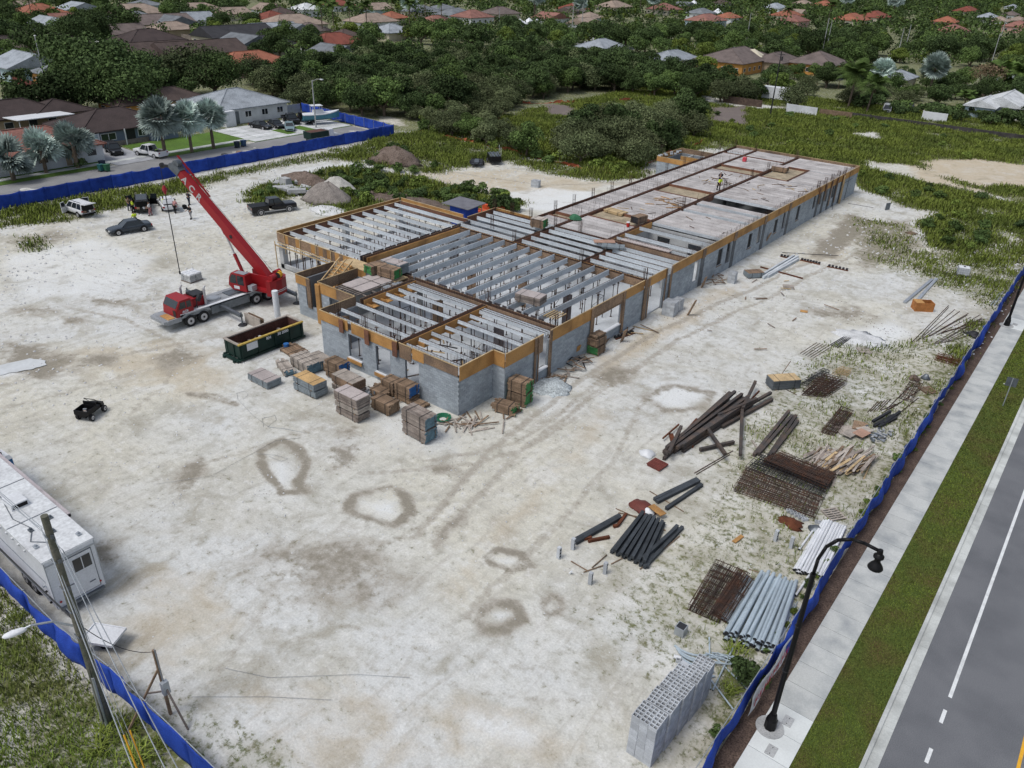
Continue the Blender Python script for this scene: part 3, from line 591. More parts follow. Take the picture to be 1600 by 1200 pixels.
# left edge of deck wing: low dark form
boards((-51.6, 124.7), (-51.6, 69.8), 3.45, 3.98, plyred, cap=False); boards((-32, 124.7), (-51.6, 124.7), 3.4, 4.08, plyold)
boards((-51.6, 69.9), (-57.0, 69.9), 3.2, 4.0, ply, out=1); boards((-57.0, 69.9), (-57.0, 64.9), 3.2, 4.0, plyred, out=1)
wall((-57.0, 69.9), (-57.0, 65.0), 3.2, out=-1); wall((-51.6, 69.9), (-57.0, 69.9), 3.2, out=1)
# girders (forms + dark reinforcement)
def girder(p, q, w=.5, z0=3.15, z1=3.85, ms=(plyred, plyred), name='girder_form'):
 d = Vector((q[0] - p[0], q[1] - p[1], 0)); L_ = d.length; d.normalize(); nr = Vector((d.y, -d.x, 0)); rz = math.atan2(d.y, d.x); n = max(1, round(L_ / 2.6)); s = L_ / n
 for i in range(n):
  c_ = Vector((p[0], p[1], 0)) + d * (s * (i + .5))
  for sd in (0, 1):
   cc = c_ + nr * ((w / 2) * (1 if sd else -1)); MB().cb((0, 0, 0), (s - .02, .05, z1 - z0)).build(name, ms[sd], B, (cc.x, cc.y, (z0 + z1) / 2), rz)
 mb = MB(); P0 = Vector((p[0], p[1], 0)); mb.cb(tuple(P0 + d * L_ / 2 + Vector((0, 0, z0 + .02))), (L_, w, .04) , 0, rz)
 for o_ in (-w / 2 + .09, -.05, .06, w / 2 - .09):
  for zz_ in (z0 + .15, z1 - .02): mb.bar(P0 + nr * o_ + Vector((0, 0, zz_)), P0 + nr * o_ + d * L_ + Vector((0, 0, zz_)), .03, .03, 1)
 s = .15
 while s < L_:
  for o_ in (-w / 2 + .08, w / 2 - .08): mb.bar(P0 + d * s + nr * o_ + Vector((0, 0, z0 + .1)), P0 + d * s + nr * o_ + Vector((0, 0, z1 + .1)), .022, .022, 1)
  mb.bar(P0 + d * s + nr * (-w / 2 + .08) + Vector((0, 0, z1)), P0 + d * s + nr * (w / 2 - .08) + Vector((0, 0, z1)), .022, .022, 1); s += .3
 mb.build('girder_reinforcement', [plyold, rebarm], B)
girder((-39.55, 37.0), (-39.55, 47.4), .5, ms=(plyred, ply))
girder((-48.4, 47.55), (-32.2, 47.55), .55, ms=(plyold, plyold)); girder((-52.6, 47.55), (-48.6, 47.55), .5, ms=(plyold, plyold))
girder((-48.0, 41.0), (-48.0, 47.3), .5, ms=(plyold, ply))
girder((-55.4, 61.75), (-32.3, 61.75), .5, ms=(ply, plyold)); girder((-48.1, 62.1), (-48.1, 69.2), .45, ms=(plyold, plyred)); girder((-39.45, 62.1), (-39.45, 69.2), .45, ms=(plyred, plyred))
girder((-56.6, 69.4), (-51.8, 69.4), .5); girder((-48, 69.45), (-39.6, 69.45), .5, ms=(plyred, plyold)); girder((-55.7, 48.3), (-55.7, 62.2), .55, ms=(plyold, ply))
girder((-41.2, 69.6), (-41.2, 78.5), .4, ms=(plyred, ply)); girder((-41.3, 85.4), (-41.3, 94.6), .4); girder((-41.2, 70.1), (-32.3, 70.1), .4, ms=(plyold, plyold))
# yellow ply band between wing and main bay
boards((-55.15, 48.4), (-55.15, 61.4), 3.2, 3.95, ply, out=1, cap=False)
# --- ledger blocks at the joist ends (dark hung boards of the main bay / wing)
dkb = mat('dark_form_board', (.085, .075, .08), .8, .3, 2, 14, .2, .1, 0, .3)
for i in range(13):
 x = -53.0 + i * 1.53
 if i not in (3, 8): MB().box(-.62, .62, -.03, .03, -.42, .42).build('hung_board', dkb, B, (x, 48.15, 3.45))
for i in range(10): MB().box(-.03, .03, -.72, .72, -.34, .34).build('hung_board', dkb, B, (-56.25, 48.9 + i * 1.66, 3.55))
# --- joists
JM = {}
def joist(p, q, z=3.55, tall=.36):
 L_ = round((Vector(q) - Vector(p)).length, 1); key = (L_, tall)
 if key not in JM:
  mb = MB().box(0, L_, -.055, .055, 0, tall).box(0, L_, -.10, .10, 0, .09)
  s = .1
  while s < L_ - .3:
   mb.bar((s, 0, tall - .01), (s + .12, 0, tall + .07), .016, .016, 1).bar((s + .12, 0, tall + .07), (s + .24, 0, tall - .01), .016, .016, 1); s += .36
  mb.bar((0, 0, tall + .075), (L_, 0, tall + .075), .03, .02, 1)
  JM[key] = mb.mesh('joist', [joistm, rebarm])
 put('joist', JM[key], B, (p[0], p[1], z + rb_.uniform(-.02, .02)), math.atan2(q[1] - p[1], q[0] - p[0]) + rb_.uniform(-.004, .004))
SH = MB().cyl((0, 0, 0), (0, 0, 1.8), .045, n=6).cyl((0, 0, 1.7), (0, 0, 3.3), .03, n=6).cb((0, 0, .01), (.2, .2, .02)).cb((0, 0, 3.3), (.3, .14, .03)).cb((0, 0, 1.75), (.14, .14, .1)).mesh('shore', rebarm)
SH2 = MB().bar((-.6, 0, .1), (-.6, 0, 3.3), .06, .06).bar((.6, 0, .1), (.6, 0, 3.3), .06, .06).bar((-.6, 0, .9), (.6, 0, .9), .04, .04).bar((-.6, 0, 2.3), (.6, 0, 2.3), .04, .04).bar((-.6, 0, .9), (.6, 0, 2.3), .03, .03).mesh('scaffold_frame', darksteel)
def shore(x, y, s=1.): put('shore', SH, B, (x, y, .12), rb_.random() * 3)
def shoresX(x0, x1, y, n):
 for i in range(n): shore(x0 + (x1 - x0) * (i + .5) / n + rb_.uniform(-.2, .2), y + rb_.uniform(-.05, .05))
for i in range(13):
 x = -53.7 + i * 1.605; joist((x, 47.95), (x, 61.45), 3.52, .5)
 for j in range(5): shore(x + rb_.uniform(-.05, .05), 50 + j * 2.4 + rb_.uniform(-.3, .3))
for i in range(10):
 y = 48.3 + i * 1.68; joist((-67.2, y), (-56.3, y), 3.52, .36); shoresX(-66.5, -57, y, 4)
for y in (37.5, 38.75, 40.4, 42.0, 43.6, 45.1, 46.2, 46.5, 46.8): joist((-48.0, y), (-39.8, y), 3.5, .26)
for y in (37.65, 39.0, 40.4, 42.0, 43.5, 45.0, 46.2, 46.5, 46.8): joist((-39.2, y), (-32.3 if y > 40.7 else -33.3, y), 3.5, .26)
for y in (38.5, 40.4, 42.0, 43.6, 45.1, 46.5): shoresX(-47, -40.3, y, 3); shoresX(-38.6, -33.8, y, 2)
for y in (62.9, 64.5, 66.1, 67.7, 69.0): joist((-56.6, y), (-48.5, y), 3.55, .36)
for y in (63.1, 64.7, 66.3, 67.9, 69.0): joist((-47.8, y), (-39.8, y), 3.55, .36)
for y in (63.1, 64.7, 65.9, 67.2, 68.5): joist((-39.2, y), (-32.3, y), 3.55, .36)
for y in (70.9, 72.6, 75.7): joist((-41, y), (-32.3, y), 3.55, .36)
for y in (64, 67): shoresX(-47, -33, y, 6)
for x, y, r in ((-45, 42.4, .3), (-46.5, 44.6, 1.5), (-42.6, 45.4, .2), (-37.4, 43.8, .1), (-35.2, 40.5, 1.4), (-41.6, 40.0, 1.2), (-50.5, 45, .2), (-36, 52, .2), (-38.5, 57, 1.2), (-46, 55, .4), (-35.5, 59, .1)): put('scaffold_frame', SH2, B, (x, y, .1), r)
for x, y in ((-44.2, 46.3), (-36.6, 45.6), (-47.6, 38.6), (-46.9, 54), (-42.2, 56), (-36.6, 55.5)): MB().box(-.45, .45, -.05, .05, .1, 3.2).box(-.4, .4, .06, .1, .3, 3).build('form_post', plyold if x < -40 else dkb, B, (x, y, 0), rb_.random())
# loose pieces on the slab under the open joists
for i in range(26):
 x, y = rb_.uniform(-47.5, -33.8), rb_.uniform(37.6, 47); MB().cb((0, 0, 0), (rb_.uniform(.6, 2.4), .1, .06)).build('board', [woodgrey, wood, darksteel][i % 3], B, (x, y, .17), rb_.random() * 3.1)
# --- deck strips of the long wing
deckm = mat('deck_panel', (.43, .41, .40), .9, .35, .5, 9, .12, .12, 0, .14, (.27, .25, .24), 0, .1)
def deck(x0, x1, y0, y1, z=3.8, st=1.02):
 n = round((y1 - y0) / st); s = (y1 - y0) / n
 for i in range(n):
  a = y0 + i * s
  MB().box(x0 + .08, x1 - .08, a + .10, a + s - .03, -.1, 0).box(x0 + .02, x1 - .02, a - .02, a + .09, -.13, -.045, 1).build('deck_panel', [deckm, joistm], B, (0, 0, z + rb_.uniform(-.012, .012)))
 MB().box(x0 + .02, x1 - .02, y0 - .05, y0 + .02, z - .33, z - .03).build('edge_joist', joistm, B)
deck(-41.0, -32.25, 78.65, 85.2); deck(-41.0, -32.25, 86.2, 88.6); deck(-41.0, -32.25, 89.7, 91.1); deck(-41.0, -32.25, 94.6, 108.6); deck(-36.9, -32.25, 108.8, 117.2); deck(-41.0, -32.25, 117.4, 124.4)
deck(-47.9, -41.5, 69.8, 75.6); deck(-47.9, -41.5, 79.1, 91.2); deck(-47.9, -41.5, 95.5, 108.2); deck(-47.9, -41.5, 111.5, 119.2); deck(-47.9, -41.5, 119.6, 124.4)
deck(-51.4, -48.4, 69.8, 72.6); deck(-51.4, -48.4, 74.3, 119.6); deck(-51.4, -48.4, 121, 124.4)
inset = mat('sunken_form', (.36, .30, .21), .85, .35, 1, 8, .15)
for q in ((-47.9, -41.5, 75.7, 79.05), (-47.9, -41.5, 91.3, 95.4), (-47.9, -41.5, 108.3, 111.4), (-40.9, -37, 108.8, 117.2), (-51.4, -48.4, 119.7, 120.9), (-51.4, -48.4, 72.7, 74.2)): MB().box(*q, 3.5, 3.58).build('sunken_form', inset, B)
for (x0, x1, y) in ((-47.9, -41.5, 75.65), (-47.9, -41.5, 79.05), (-47.9, -41.5, 91.25), (-47.9, -41.5, 95.4), (-47.9, -41.5, 108.25), (-47.9, -41.5, 111.45), (-51.4, -41.5, 119.5), (-41, -36.9, 108.7), (-41, -36.9, 117.3), (-51.4, -48.4, 72.7), (-51.4, -48.4, 74.2)):
 MB().box(x0, x1, y - .12, y - .06, 3.5, 3.86).box(x0, x1, y + .04, y + .1, 3.5, 3.86).build('beam_form', plyred, B)
for x, y0, y1 in ((-48.18, 69.8, 124.5), (-41.28, 69.8, 78.5), (-41.28, 79, 85.2), (-41.28, 94.6, 124.5), (-36.9, 108.7, 117.3)):
 MB().box(x - .14, x - .09, y0, y1, 3.5, 3.87).box(x + .09, x + .14, y0, y1, 3.5, 3.87).build('beam_form', plyred, B); MB().box(x - .05, x + .05, y0, y1, 3.6, 3.84).build('beam_reinforcement', rebarm, B)
# starter bars: clusters and singles
RC = MB()
for a, b in ((-.14, -.14), (.14, -.14), (.14, .14), (-.14, .14), (0, .15), (.15, 0)): RC.bar((a, b, -.2), (a + rb_.uniform(-.06, .06), b + rb_.uniform(-.06, .06), 1.25), .028, .028)
for z in (.2, .6): RC.box(-.16, .16, -.155, -.14, z, z + .02).box(-.16, .16, .14, .155, z, z + .02)
RC = RC.mesh('starter_bars', rebarm)
RS = MB().bar((0, 0, -.1), (.02, .02, .75), .02, .02).mesh('starter_bar', rebarm)
RT = MB()
for i in range(5): RT.bar((0, i * .3, -.1), (rb_.uniform(-.04, .04), i * .3 + rb_.uniform(-.04, .04), rb_.uniform(.4, .8)), .018, .018)
RT = RT.mesh('starter_bars', rebarm)
for x, y in [(-51.5, y) for y in (74.2, 78, 82.2, 86.6, 91.2, 96, 101, 106.4, 112, 118, 124)] + [(-48.2, y) for y in (62.2, 69.6)] + [(-31.95, y) for y in (106.8, 109.6, 112.2, 114.8, 117.6)] + [(-41.3, y) for y in (86.6, 98.2, 107, 112.6, 124)] + [(-48.2, 124.4), (-32.2, 61.6), (-39.5, 61.8), (-39.5, 47.6), (-50.0, 47.6), (-57, 69.6), (-54.5, 69.8), (-39.6, 37.0), (-43.2, 37.0), (-51.8, 69.8), (-32.15, 40.9), (-32.2, 47.4), (-53.0, 64.4), (-46.6, 37.2), (-44.9, 69.6)]:
 put('starter_bars', RC, B, (x, y, 3.85), rb_.random())
for x in (-48.35, -41.45):
 for i in range(44): put('starter_bar', RS, B, (x + rb_.uniform(-.3, .3), 70.5 + i * 1.22, 3.8), rb_.random() * 6)
for i in range(46): put('starter_bars', RT, B, (-32.3, 70 + i * 1.17, 3.8), rb_.uniform(-.1, .1))
for i in range(14): put('starter_bars', RT, B, (-49.9 + rb_.uniform(-1, 1), 76 + i * 3.3, 3.8), 1.57)
for i in range(10): put('starter_bars', RT, B, (-33.4, 37.2 + i * .35, 3.6), 1.5 if i % 2 else 0)
for i in range(9): put('starter_bars', RT, B, (-47.5 + i * 1.6, 36.98, 3.6), -1.57)
# --- brown form posts and pilasters on the long wall
def post(y, w=.28, z0=.05, z1=4.12, m=plyold, d=.07): MB().box(-.0, d, -w / 2, w / 2, z0, z1).build('form_post', m, B, (-31.9, y, 0))
for y, w in ((44.35, .22), (44.75, .10), (46.35, .34), (52.35, .32), (57.55, .34), (61.45, .55), (65.35, .16), (66.35, .30), (62.05, .12)): post(y, w)
MB().box(-31.96, -31.9, 52.4, 57.5, 3.05, 3.2).box(-31.96, -31.88, 52.5, 52.75, 1.0, 3.1).box(-31.96, -31.88, 57.2, 57.42, 1.0, 3.1).build('window_form', plyold, B); MB().box(-32.2, -31.86, 52.7, 57.3, .95, 1.06).build('window_sill', whitep, B)
MB().box(-32.2, -31.9, 44.9, 46.2, .92, 1.03).build('window_sill', whitep, B)
for x0, x1, z in ((-45.1, -43.5, .95), (-41.9, -40.3, .75), (-38.65, -37.2, .45)):
 MB().box(x0, x1, 36.66, 37.0, z - .06, z + .04).build('window_sill', whitep, B); MB().box(x0 - .05, x1 + .05, 36.60, 36.66, z - .32, z - .03).build('form_board', ply, B)
pil = mat('dark_pilaster_concrete', (.13, .14, .15), .9, .3, 1, 8, .1)  # pilasters in a darker grey than the block wall
for y in (73.4, 81.1, 89.5, 97.2, 107.9, 110.2, 112.6, 114.9, 117.4):
 MB().box(-32.02, -31.94, y - .38, y + .38, 0, 3.2).build('pilaster', pil, B); MB().box(-31.9, -31.86, y - .36, y + .36, 3.1, 4.16).build('form_post', plyold if y < 105 else plyred, B)
 if y > 105: MB().box(-31.86, -31.80, y - .1, y + .1, .6 if y > 112 else 1.8, 4.2).build('form_post', plyold, B)
MB().bar((-31.75, 119.6, 0), (-31.75, 119.8, 4.3), .04, .04).bar((-31.75, 117.0, 2.8), (-31.75, 121.5, 2.9), .04, .04).build('brace', darksteel, B)
MB().bar((-31.3, 113.2, 0), (-31.6, 113, 4.1), .05, .05).build('brace', darksteel, B); MB().box(-31.8, -31.6, 117.1, 117.4, 0, 4.0).build('form_post', wood, B)
for x in (-45.6, -42.6, -39.5): MB().box(x - .25, x + .25, 36.58, 36.64, 2.9 if x > -45 else 3.0, 4.12).build('form_post', plyred, B)
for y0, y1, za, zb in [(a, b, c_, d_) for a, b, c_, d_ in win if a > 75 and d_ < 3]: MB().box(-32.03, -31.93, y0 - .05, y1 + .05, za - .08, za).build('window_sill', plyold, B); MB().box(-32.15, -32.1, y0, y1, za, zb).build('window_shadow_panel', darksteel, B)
# --- stair form in the stair bay
for i in range(9):
 y0 = 42.6 + i * .30; z0 = 2.3 + i * .215
 MB().box(-55.85, -54.1, y0, y0 + .04, z0, z0 + .2).build('stair_riser', wood, B); MB().box(-55.85, -54.1, y0 + .04, y0 + .3, z0, z0 + .04).build('stair_tread', plyold, B)
for x in (-55.85, -55.0, -54.15): MB().bar((x, 42.55, 2.65), (x, 45.4, 4.6), .1, .1).build('stair_stringer', wood, B)
MB().add([(-55.9, 42.5, 1.6), (-55.9, 45.3, 3.7), (-55.9, 45.3, 4.2), (-55.9, 42.5, 2.2), (-54.05, 42.5, 1.6), (-54.05, 45.3, 3.7), (-54.05, 45.3, 4.2), (-54.05, 42.5, 2.2)], [(0, 1, 2, 3), (7, 6, 5, 4), (0, 4, 5, 1), (3, 2, 6, 7)]).build('stair_soffit', ply, B)
MB().box(-56.4, -48.8, 45.7, 47.3, 3.8, 3.9).build('landing_form', wood, B); [shore(-66.6 + i * .62, 47.5 + .25 * (i % 2)) for i in range(16)]
for i in range(2):
 for j in range(2): MB().box(-51.7 + i * 1.35, -50.45 + i * 1.35, 42.0 + j * 2.35, 44.2 + j * 2.35, 3.92, 3.97).build('plywood_sheet', plygreytop, B)
for i in range(9): MB().box(-51.8 + .34 * i, -51.7 + .34 * i, 41.3, 47.1, 3.78, 3.88).build('formwork_beam', woodgrey, B)
for i in range(5): MB().box(-51.8, -48.5, 41.9 + i * 1.1, 42.0 + i * 1.1, 3.68, 3.77).build('formwork_beam', woodgrey, B)
# plank lining along the girders of the front bays (orange inner faces)
for y0 in np.arange(37.2, 47.1, 1.6): MB().box(-39.2, -38.5, y0, y0 + .9, 3.18, 3.24).box(-39.2, -38.5, y0 + .0, y0 + .08, 3.24, 3.5).build('form_box', ply, B)
for y0 in np.arange(41.2, 47.1, 1.6): MB().box(-47.7, -47.0, y0, y0 + .9, 3.18, 3.24).box(-47.7, -47.0, y0, y0 + .08, 3.24, 3.5).build('form_box', ply, B)
for i in range(6): MB().box(-34.6 + i * .28, -34.5 + i * .28, 48.6, 50.2, 3.9, 3.98).build('board', wood, B)
MB().box(-40.2, -34.4, 70.3, 71.2, 3.86, 3.92).build('walkway_sheet', plygreytop, B)
for i in range(60):
 x, y = rb_.choice([(-47, -42), (-40.5, -33)]), rb_.choice([(96, 107), (80, 90), (96, 107)]); x = rb_.uniform(*x); y = rb_.uniform(*y)
 if (x > -41.5 and 85 < y < 94.7) or (x<-41.5 and 91<y<95.6): continue
 MB().cb((0, 0, 0), (rb_.uniform(.4, 1.6), .09, .04)).build('scrap_board', [woodbrown, plyold, wood, rebarm][i % 4], B, (x, y, 3.84), rb_.random() * 3.1)
for i in range(14):
 x, y = rb_.uniform(-45.5, -41.9), rb_.uniform(84.5, 89); MB().cb((0, 0, 0), (rb_.uniform(.8, 2.2), .1, .05)).build('scrap_board', woodbrown if i % 2 else ply, B, (x, y, 3.86), rb_.uniform(-.4, .9))
# annex at the far left
AX = thing('annex_walls', 'small roofless block annex with formwork boards behind the long deck', 'building')
_B = B; B = AX
wall((-57.3, 108.9), (-51.9, 108.9), 3.2, out=1); wall((-57.3, 117), (-57.3, 108.9), 3.2, out=1); wall((-51.9, 116.8), (-57.3, 116.8), 3.2, out=1); wall((-55, 108.9), (-55, 116.8), 3.2, blocks=False)
boards((-57.3, 108.9), (-51.9, 108.9), 3.2, 3.9, ply); boards((-57.3, 117), (-57.3, 108.9), 3.2, 3.9, ply); boards((-51.9, 116.9), (-57.3, 116.9), 3.2, 3.9, plyold); boards((-52, 112), (-55, 112), 3.1, 3.8, ply)
for i in range(10): MB().cb((0, 0, 0), (.4, .2, .2)).build('block', blockm, B, (-57.1 + rb_.uniform(0, 1.2), 109 + i * .6, 4.02), rb_.random())
B = _B
# ------------------------------------------------------------------ text helper
def text_mesh(s, size, m, parent, loc, rot, ext=.01, name='lettering', bold=.012):
 cu = bpy.data.curves.new('txt', 'FONT'); cu.body = s; cu.size = size; cu.extrude = ext; cu.offset = bold; cu.align_x = 'CENTER'; cu.align_y = 'CENTER'
 o = bpy.data.objects.new('txt', cu); scene.collection.objects.link(o); bpy.context.view_layer.update()
 me = bpy.data.meshes.new_from_object(o.evaluated_get(bpy.context.evaluated_depsgraph_get())); bpy.data.objects.remove(o)
 me.materials.clear(); me.materials.append(m); r = bpy.data.objects.new(name, me); scene.collection.objects.link(r); r.parent = parent; r.location = loc; r.rotation_euler = rot; return r
def wheel(parent, x, y, r=.34, w=.24, side=1, rimr=.62, dual=False):
 t = MB().cyl((0, -w / 2, 0), (0, w / 2, 0), r, n=18).build('wheel', rubber, parent, (x, y, r), smooth=False)
 MB().cyl((0, side * (w / 2 - .02), 0), (0, side * (w / 2 + .012), 0), r * rimr, n=12).build('rim', chrome, t)
 MB().cyl((0, side * (w / 2), 0), (0, side * (w / 2 + .03), 0), r * .2, n=8).build('hub', darksteel, t); return t
# ------------------------------------------------------------------ truck crane
CR = thing('truck_crane', 'red truck crane with raised telescopic boom and grey carrier parked beside the building', 'crane', (-62.75, 30.6, 0))
# local: x across (near side = +x), y from the front bumper backwards
MB().box(-1.25, 1.25, .0, 1.25, .75, 1.15).box(-1.2, 1.2, 1.2, 12.2, .95, 1.32).box(-.5, .5, .6, 12.4, .55, .95).box(.55, 1.2, 4.1, 8.3, .9, 1.36).box(-1.2, -.55, 4.1, 8.3, .9, 1.36).loft([[(-1.25, 0, .75), (1.25, 0, .75), (1.25, 0, 1.1), (-1.25, 0, 1.1)], [(-1.1, -.35, .85), (1.1, -.35, .85), (1.1, -.35, 1.12), (-1.1, -.35, 1.12)]]).build('carrier', mat('carrier_grey', (.26, .275, .29), .5, .2, 1), CR)
for q in ((1.2, 1.26), (-1.26, -1.2)): MB().box(*q, 4.2, 8.2, .5, 1.22).build('side_skirt', steel, CR)
MB().box(.95, 1.27, 1.2, 12.2, 1.34, 1.385).build('deck_edge', whitep, CR); MB().box(-.6, .6, 6.6, 8.4, 1.33, 1.42).box(.2, .7, 7.4, 8.2, 1.42, 1.5).build('deck_box', steel, CR)
for y0, y1 in ((1.3, 4.1), (8.3, 10.95)):
 MB().loft([[(-1.28, y0, 1.0), (1.28, y0, 1.0), (1.28, y0, 1.12), (-1.28, y0, 1.12)], [(-1.28, y0 + .5, 1.22), (1.28, y0 + .5, 1.22), (1.28, y0 + .5, 1.34), (-1.28, y0 + .5, 1.34)], [(-1.28, y1 - .5, 1.24), (1.28, y1 - .5, 1.24), (1.28, y1 - .5, 1.36), (-1.28, y1 - .5, 1.36)], [(-1.28, y1, 1.0), (1.28, y1, 1.0), (1.28, y1, 1.12), (-1.28, y1, 1.12)]]).build('mudguard', galv, CR)
for y in (2.05, 3.35, 8.95, 10.3):
 for s in (-1, 1): wh = wheel(CR, s * 1.14, y, .54, .34, 1 if s < 0 else -1, .6); wh.rotation_euler = (0, 0, math.pi / 2)
# carrier cab (near side of the front), engine hood and stacks
cab = MB().loft([[(x, .85, 1.15), (x, 2.55, 1.15), (x, 2.55, 2.35), (x, 2.35, 2.65), (x, 1.35, 2.62), (x, .95, 1.95)] for x in (-.95, 1.2)]).build('carrier_cab', redp, CR)
for nm, vs in (('windscreen', [(-.85, .915, 1.98), (1.1, .915, 1.98), (1.1, 1.29, 2.54), (-.85, 1.29, 2.54)]), ('side_window', [(1.21, 1.15, 1.85), (1.21, 1.85, 1.85), (1.21, 1.85, 2.45), (1.21, 1.4, 2.45)]), ('side_window', [(1.21, 1.95, 1.85), (1.21, 2.4, 1.85), (1.21, 2.35, 2.45), (1.21, 1.95, 2.45)])): MB().add(vs, [(0, 1, 2, 3)]).build(nm, glass, cab)
MB().add([(.7, .845, 1.2), (1.15, .845, 1.2), (1.15, .845, 1.8), (.7, .845, 1.8)], [(0, 1, 2, 3)]).build('grille', darksteel, cab)
MB().box(-.3, 1.1, .1, .75, 1.16, 1.2).build('cab_step_board', ply, CR)
MB().box(-1.1, .55, 2.7, 4.1, 1.32, 2.15).build('engine_hood', redp, CR)
MB().box(-.95, .35, 3.2, 4.3, 2.15, 2.35).cyl((.65, 3.35, 1.9), (.65, 3.65, 2.4), .22).bar((.6, 3.0, 1.3), (.2, 4.2, 2.5), .08, .08).bar((.9, 3.1, 1.3), (.9, 3.1, 2.3), .06, .06).build('engine', darksteel, CR)
for x, y in ((.75, 4.05), (-.9, 2.75)): MB().cyl((x, y, 1.3), (x, y, 2.9), .11, n=10).cyl((x, y, 2.9), (x, y + .18, 3.15), .08, n=8).build('exhaust_stack', chrome, CR)
MB().cyl((0, 5.3, 1.33), (0, 5.3, 1.42), .62, n=20).cyl((0, 5.3, 1.42), (0, 5.3, 1.46), .5, n=20).build('turntable_cover', galv, CR)
# outriggers
for y, xs_ in ((5.2, (1, -1)), (11.6, (1, -1))):
 for s in xs_:
  x1 = s * (4.35 if y < 8 else 3.9); o = MB().bar((s * .6, y, 1.0), (x1, y, .92), .3, .26).build('outrigger', steel, CR)
  MB().cyl((x1, y, .1), (x1, y, 1.25), .07, n=8).build('jack', steel, o); MB().cyl((x1, y, .02), (x1, y, .1), .42, .34, n=16).build('pad', darksteel, o)
# superstructure: turned so that the boom points across the site; origin of the offsets is the slewing centre
ctr = Vector((.15, 9.6, 0)); tw = at(281, 426, 1.0); tip = Vector((tw.x + 62.75, tw.y - 30.6, 12.0)); tip -= Vector((tip.x - ctr.x, tip.y - ctr.y, 0)).normalized() * 1.9
hd = Vector((tip.x - ctr.x, tip.y - ctr.y, 0)).normalized(); sd = Vector((hd.y, -hd.x, 0))      # sd points to the far side of the boom
def so(a, b, z): v = ctr + hd * a + sd * b; return Vector((v.x, v.y, z))
def sbox(mb, a0, a1, b0, b1, z0, z1, m=0):
 vs = [tuple(so(a, b, z)) for z in (z0, z1) for a, b in ((a0, b0), (a1, b0), (a1, b1), (a0, b1))]
 return mb.add(vs, [(0, 3, 2, 1), (4, 5, 6, 7), (0, 1, 5, 4), (1, 2, 6, 5), (2, 3, 7, 6), (3, 0, 4, 7)], m)
MB().cyl(so(0, 0, 1.3), so(0, 0, 1.55), .95, n=20).build('slew_ring', steel, CR)
sp = MB(); sbox(sp, -2.6, 1.5, -1.15, 1.15, 1.5, 1.75); sbox(sp, -2.4, .4, .45, .6, 1.7, 2.9); sbox(sp, -2.4, .4, -.6, -.45, 1.7, 2.9); sbox(sp, -1.6, -.1, .7, 1.15, 1.75, 2.35); sp.build('turntable', redp, CR)
cw = MB(); ring = [so(-2.6, -1.25, 0), so(-2.6, 1.25, 0), so(-3.0, 1.15, 0), so(-3.35, .7, 0), so(-3.45, 0, 0), so(-3.35, -.7, 0), so(-3.0, -1.15, 0)]
cw.loft([[(p.x, p.y, z) for p in ring] for z in (1.25, 2.75)]); cwo = cw.build('counterweight', redp, CR)
for z in (1.55, 1.7): MB().loft([[(p.x + (p.x - ctr.x) * .006, p.y + (p.y - ctr.y) * .006, zz_) for p in ring[2:]] for zz_ in (z, z + .05)]).build('stripe', whitep, cwo)
wi = MB()
for a, b, r_ in ((-2.9, -.6, .3), (-2.35, .75, .28)): wi.cyl(so(a, b - .35, 2.95), so(a, b + .35, 2.95), r_, n=14)
wi.build('winch_drum', redp, CR)
wy = MB()
for a, b in ((-2.9, .45), (-3.05, .1)): wy.cyl(so(a, b - .1, 3.0), so(a, b + .1, 3.0), .3, n=14, m=0, mc=1)
wy.build('winch_flange', [yell, darksteel], CR)
hs_ = MB()
for k in range(9): hs_.tube([so(-2.6 + k * .22, .2 + .1 * math.sin(k * 2), 1.9 + .1 * (k % 3)), so(-2.3 + k * .2, .35, 2.5 + .1 * (k % 2)), so(-1.9 + k * .18, .6, 2.1)], .035, 5)
hs_.build('hydraulic_hoses', darksteel, CR)
# operator's cab on the camera side
oc = MB(); b0, b1 = -2.0, -1.12
oc.loft([[so(-.9, b, 1.6), so(.75, b, 1.6), so(1.2, b, 2.0), so(1.05, b, 2.75), so(.75, b, 3.25), so(-.85, b, 3.2)] for b in (b0, b1)]); oco = oc.build('crane_cab', redp, CR)
for nm, P in (('side_window', [(.2, 2.25), (.98, 2.25), (.93, 2.75), (.66, 3.12), (.2, 3.12)]), ('door_window', [(-.65, 2.2), (.1, 2.2), (.1, 3.1), (-.65, 3.08)])):
 MB().add([tuple(so(a, b0 - .012, z)) for a, z in P], [tuple(range(len(P)))]).build(nm, glass, oco)
MB().add([tuple(so(1.215, b0 + .08, 2.05)), tuple(so(1.215, b1 - .08, 2.05)), tuple(so(1.07, b1 - .08, 2.74)), tuple(so(1.07, b0 + .08, 2.74))], [(0, 1, 2, 3)]).build('windscreen', glass, oco)
wq = MB(); sbox(wq, -.7, .5, b0 + .1, b1 - .1, 3.245, 3.26); wq.build('roof_window', galv, oco)
wq = MB(); sbox(wq, -.1, .55, b0 - .02, b0 - .008, 1.75, 2.05); wq.build('notice_plate', whitep, oco)
wq = MB(); sbox(wq, -1.5, -1.0, b0 + .1, b0 + .75, 1.75, 2.25); wq.build('air_conditioner', galv, CR)
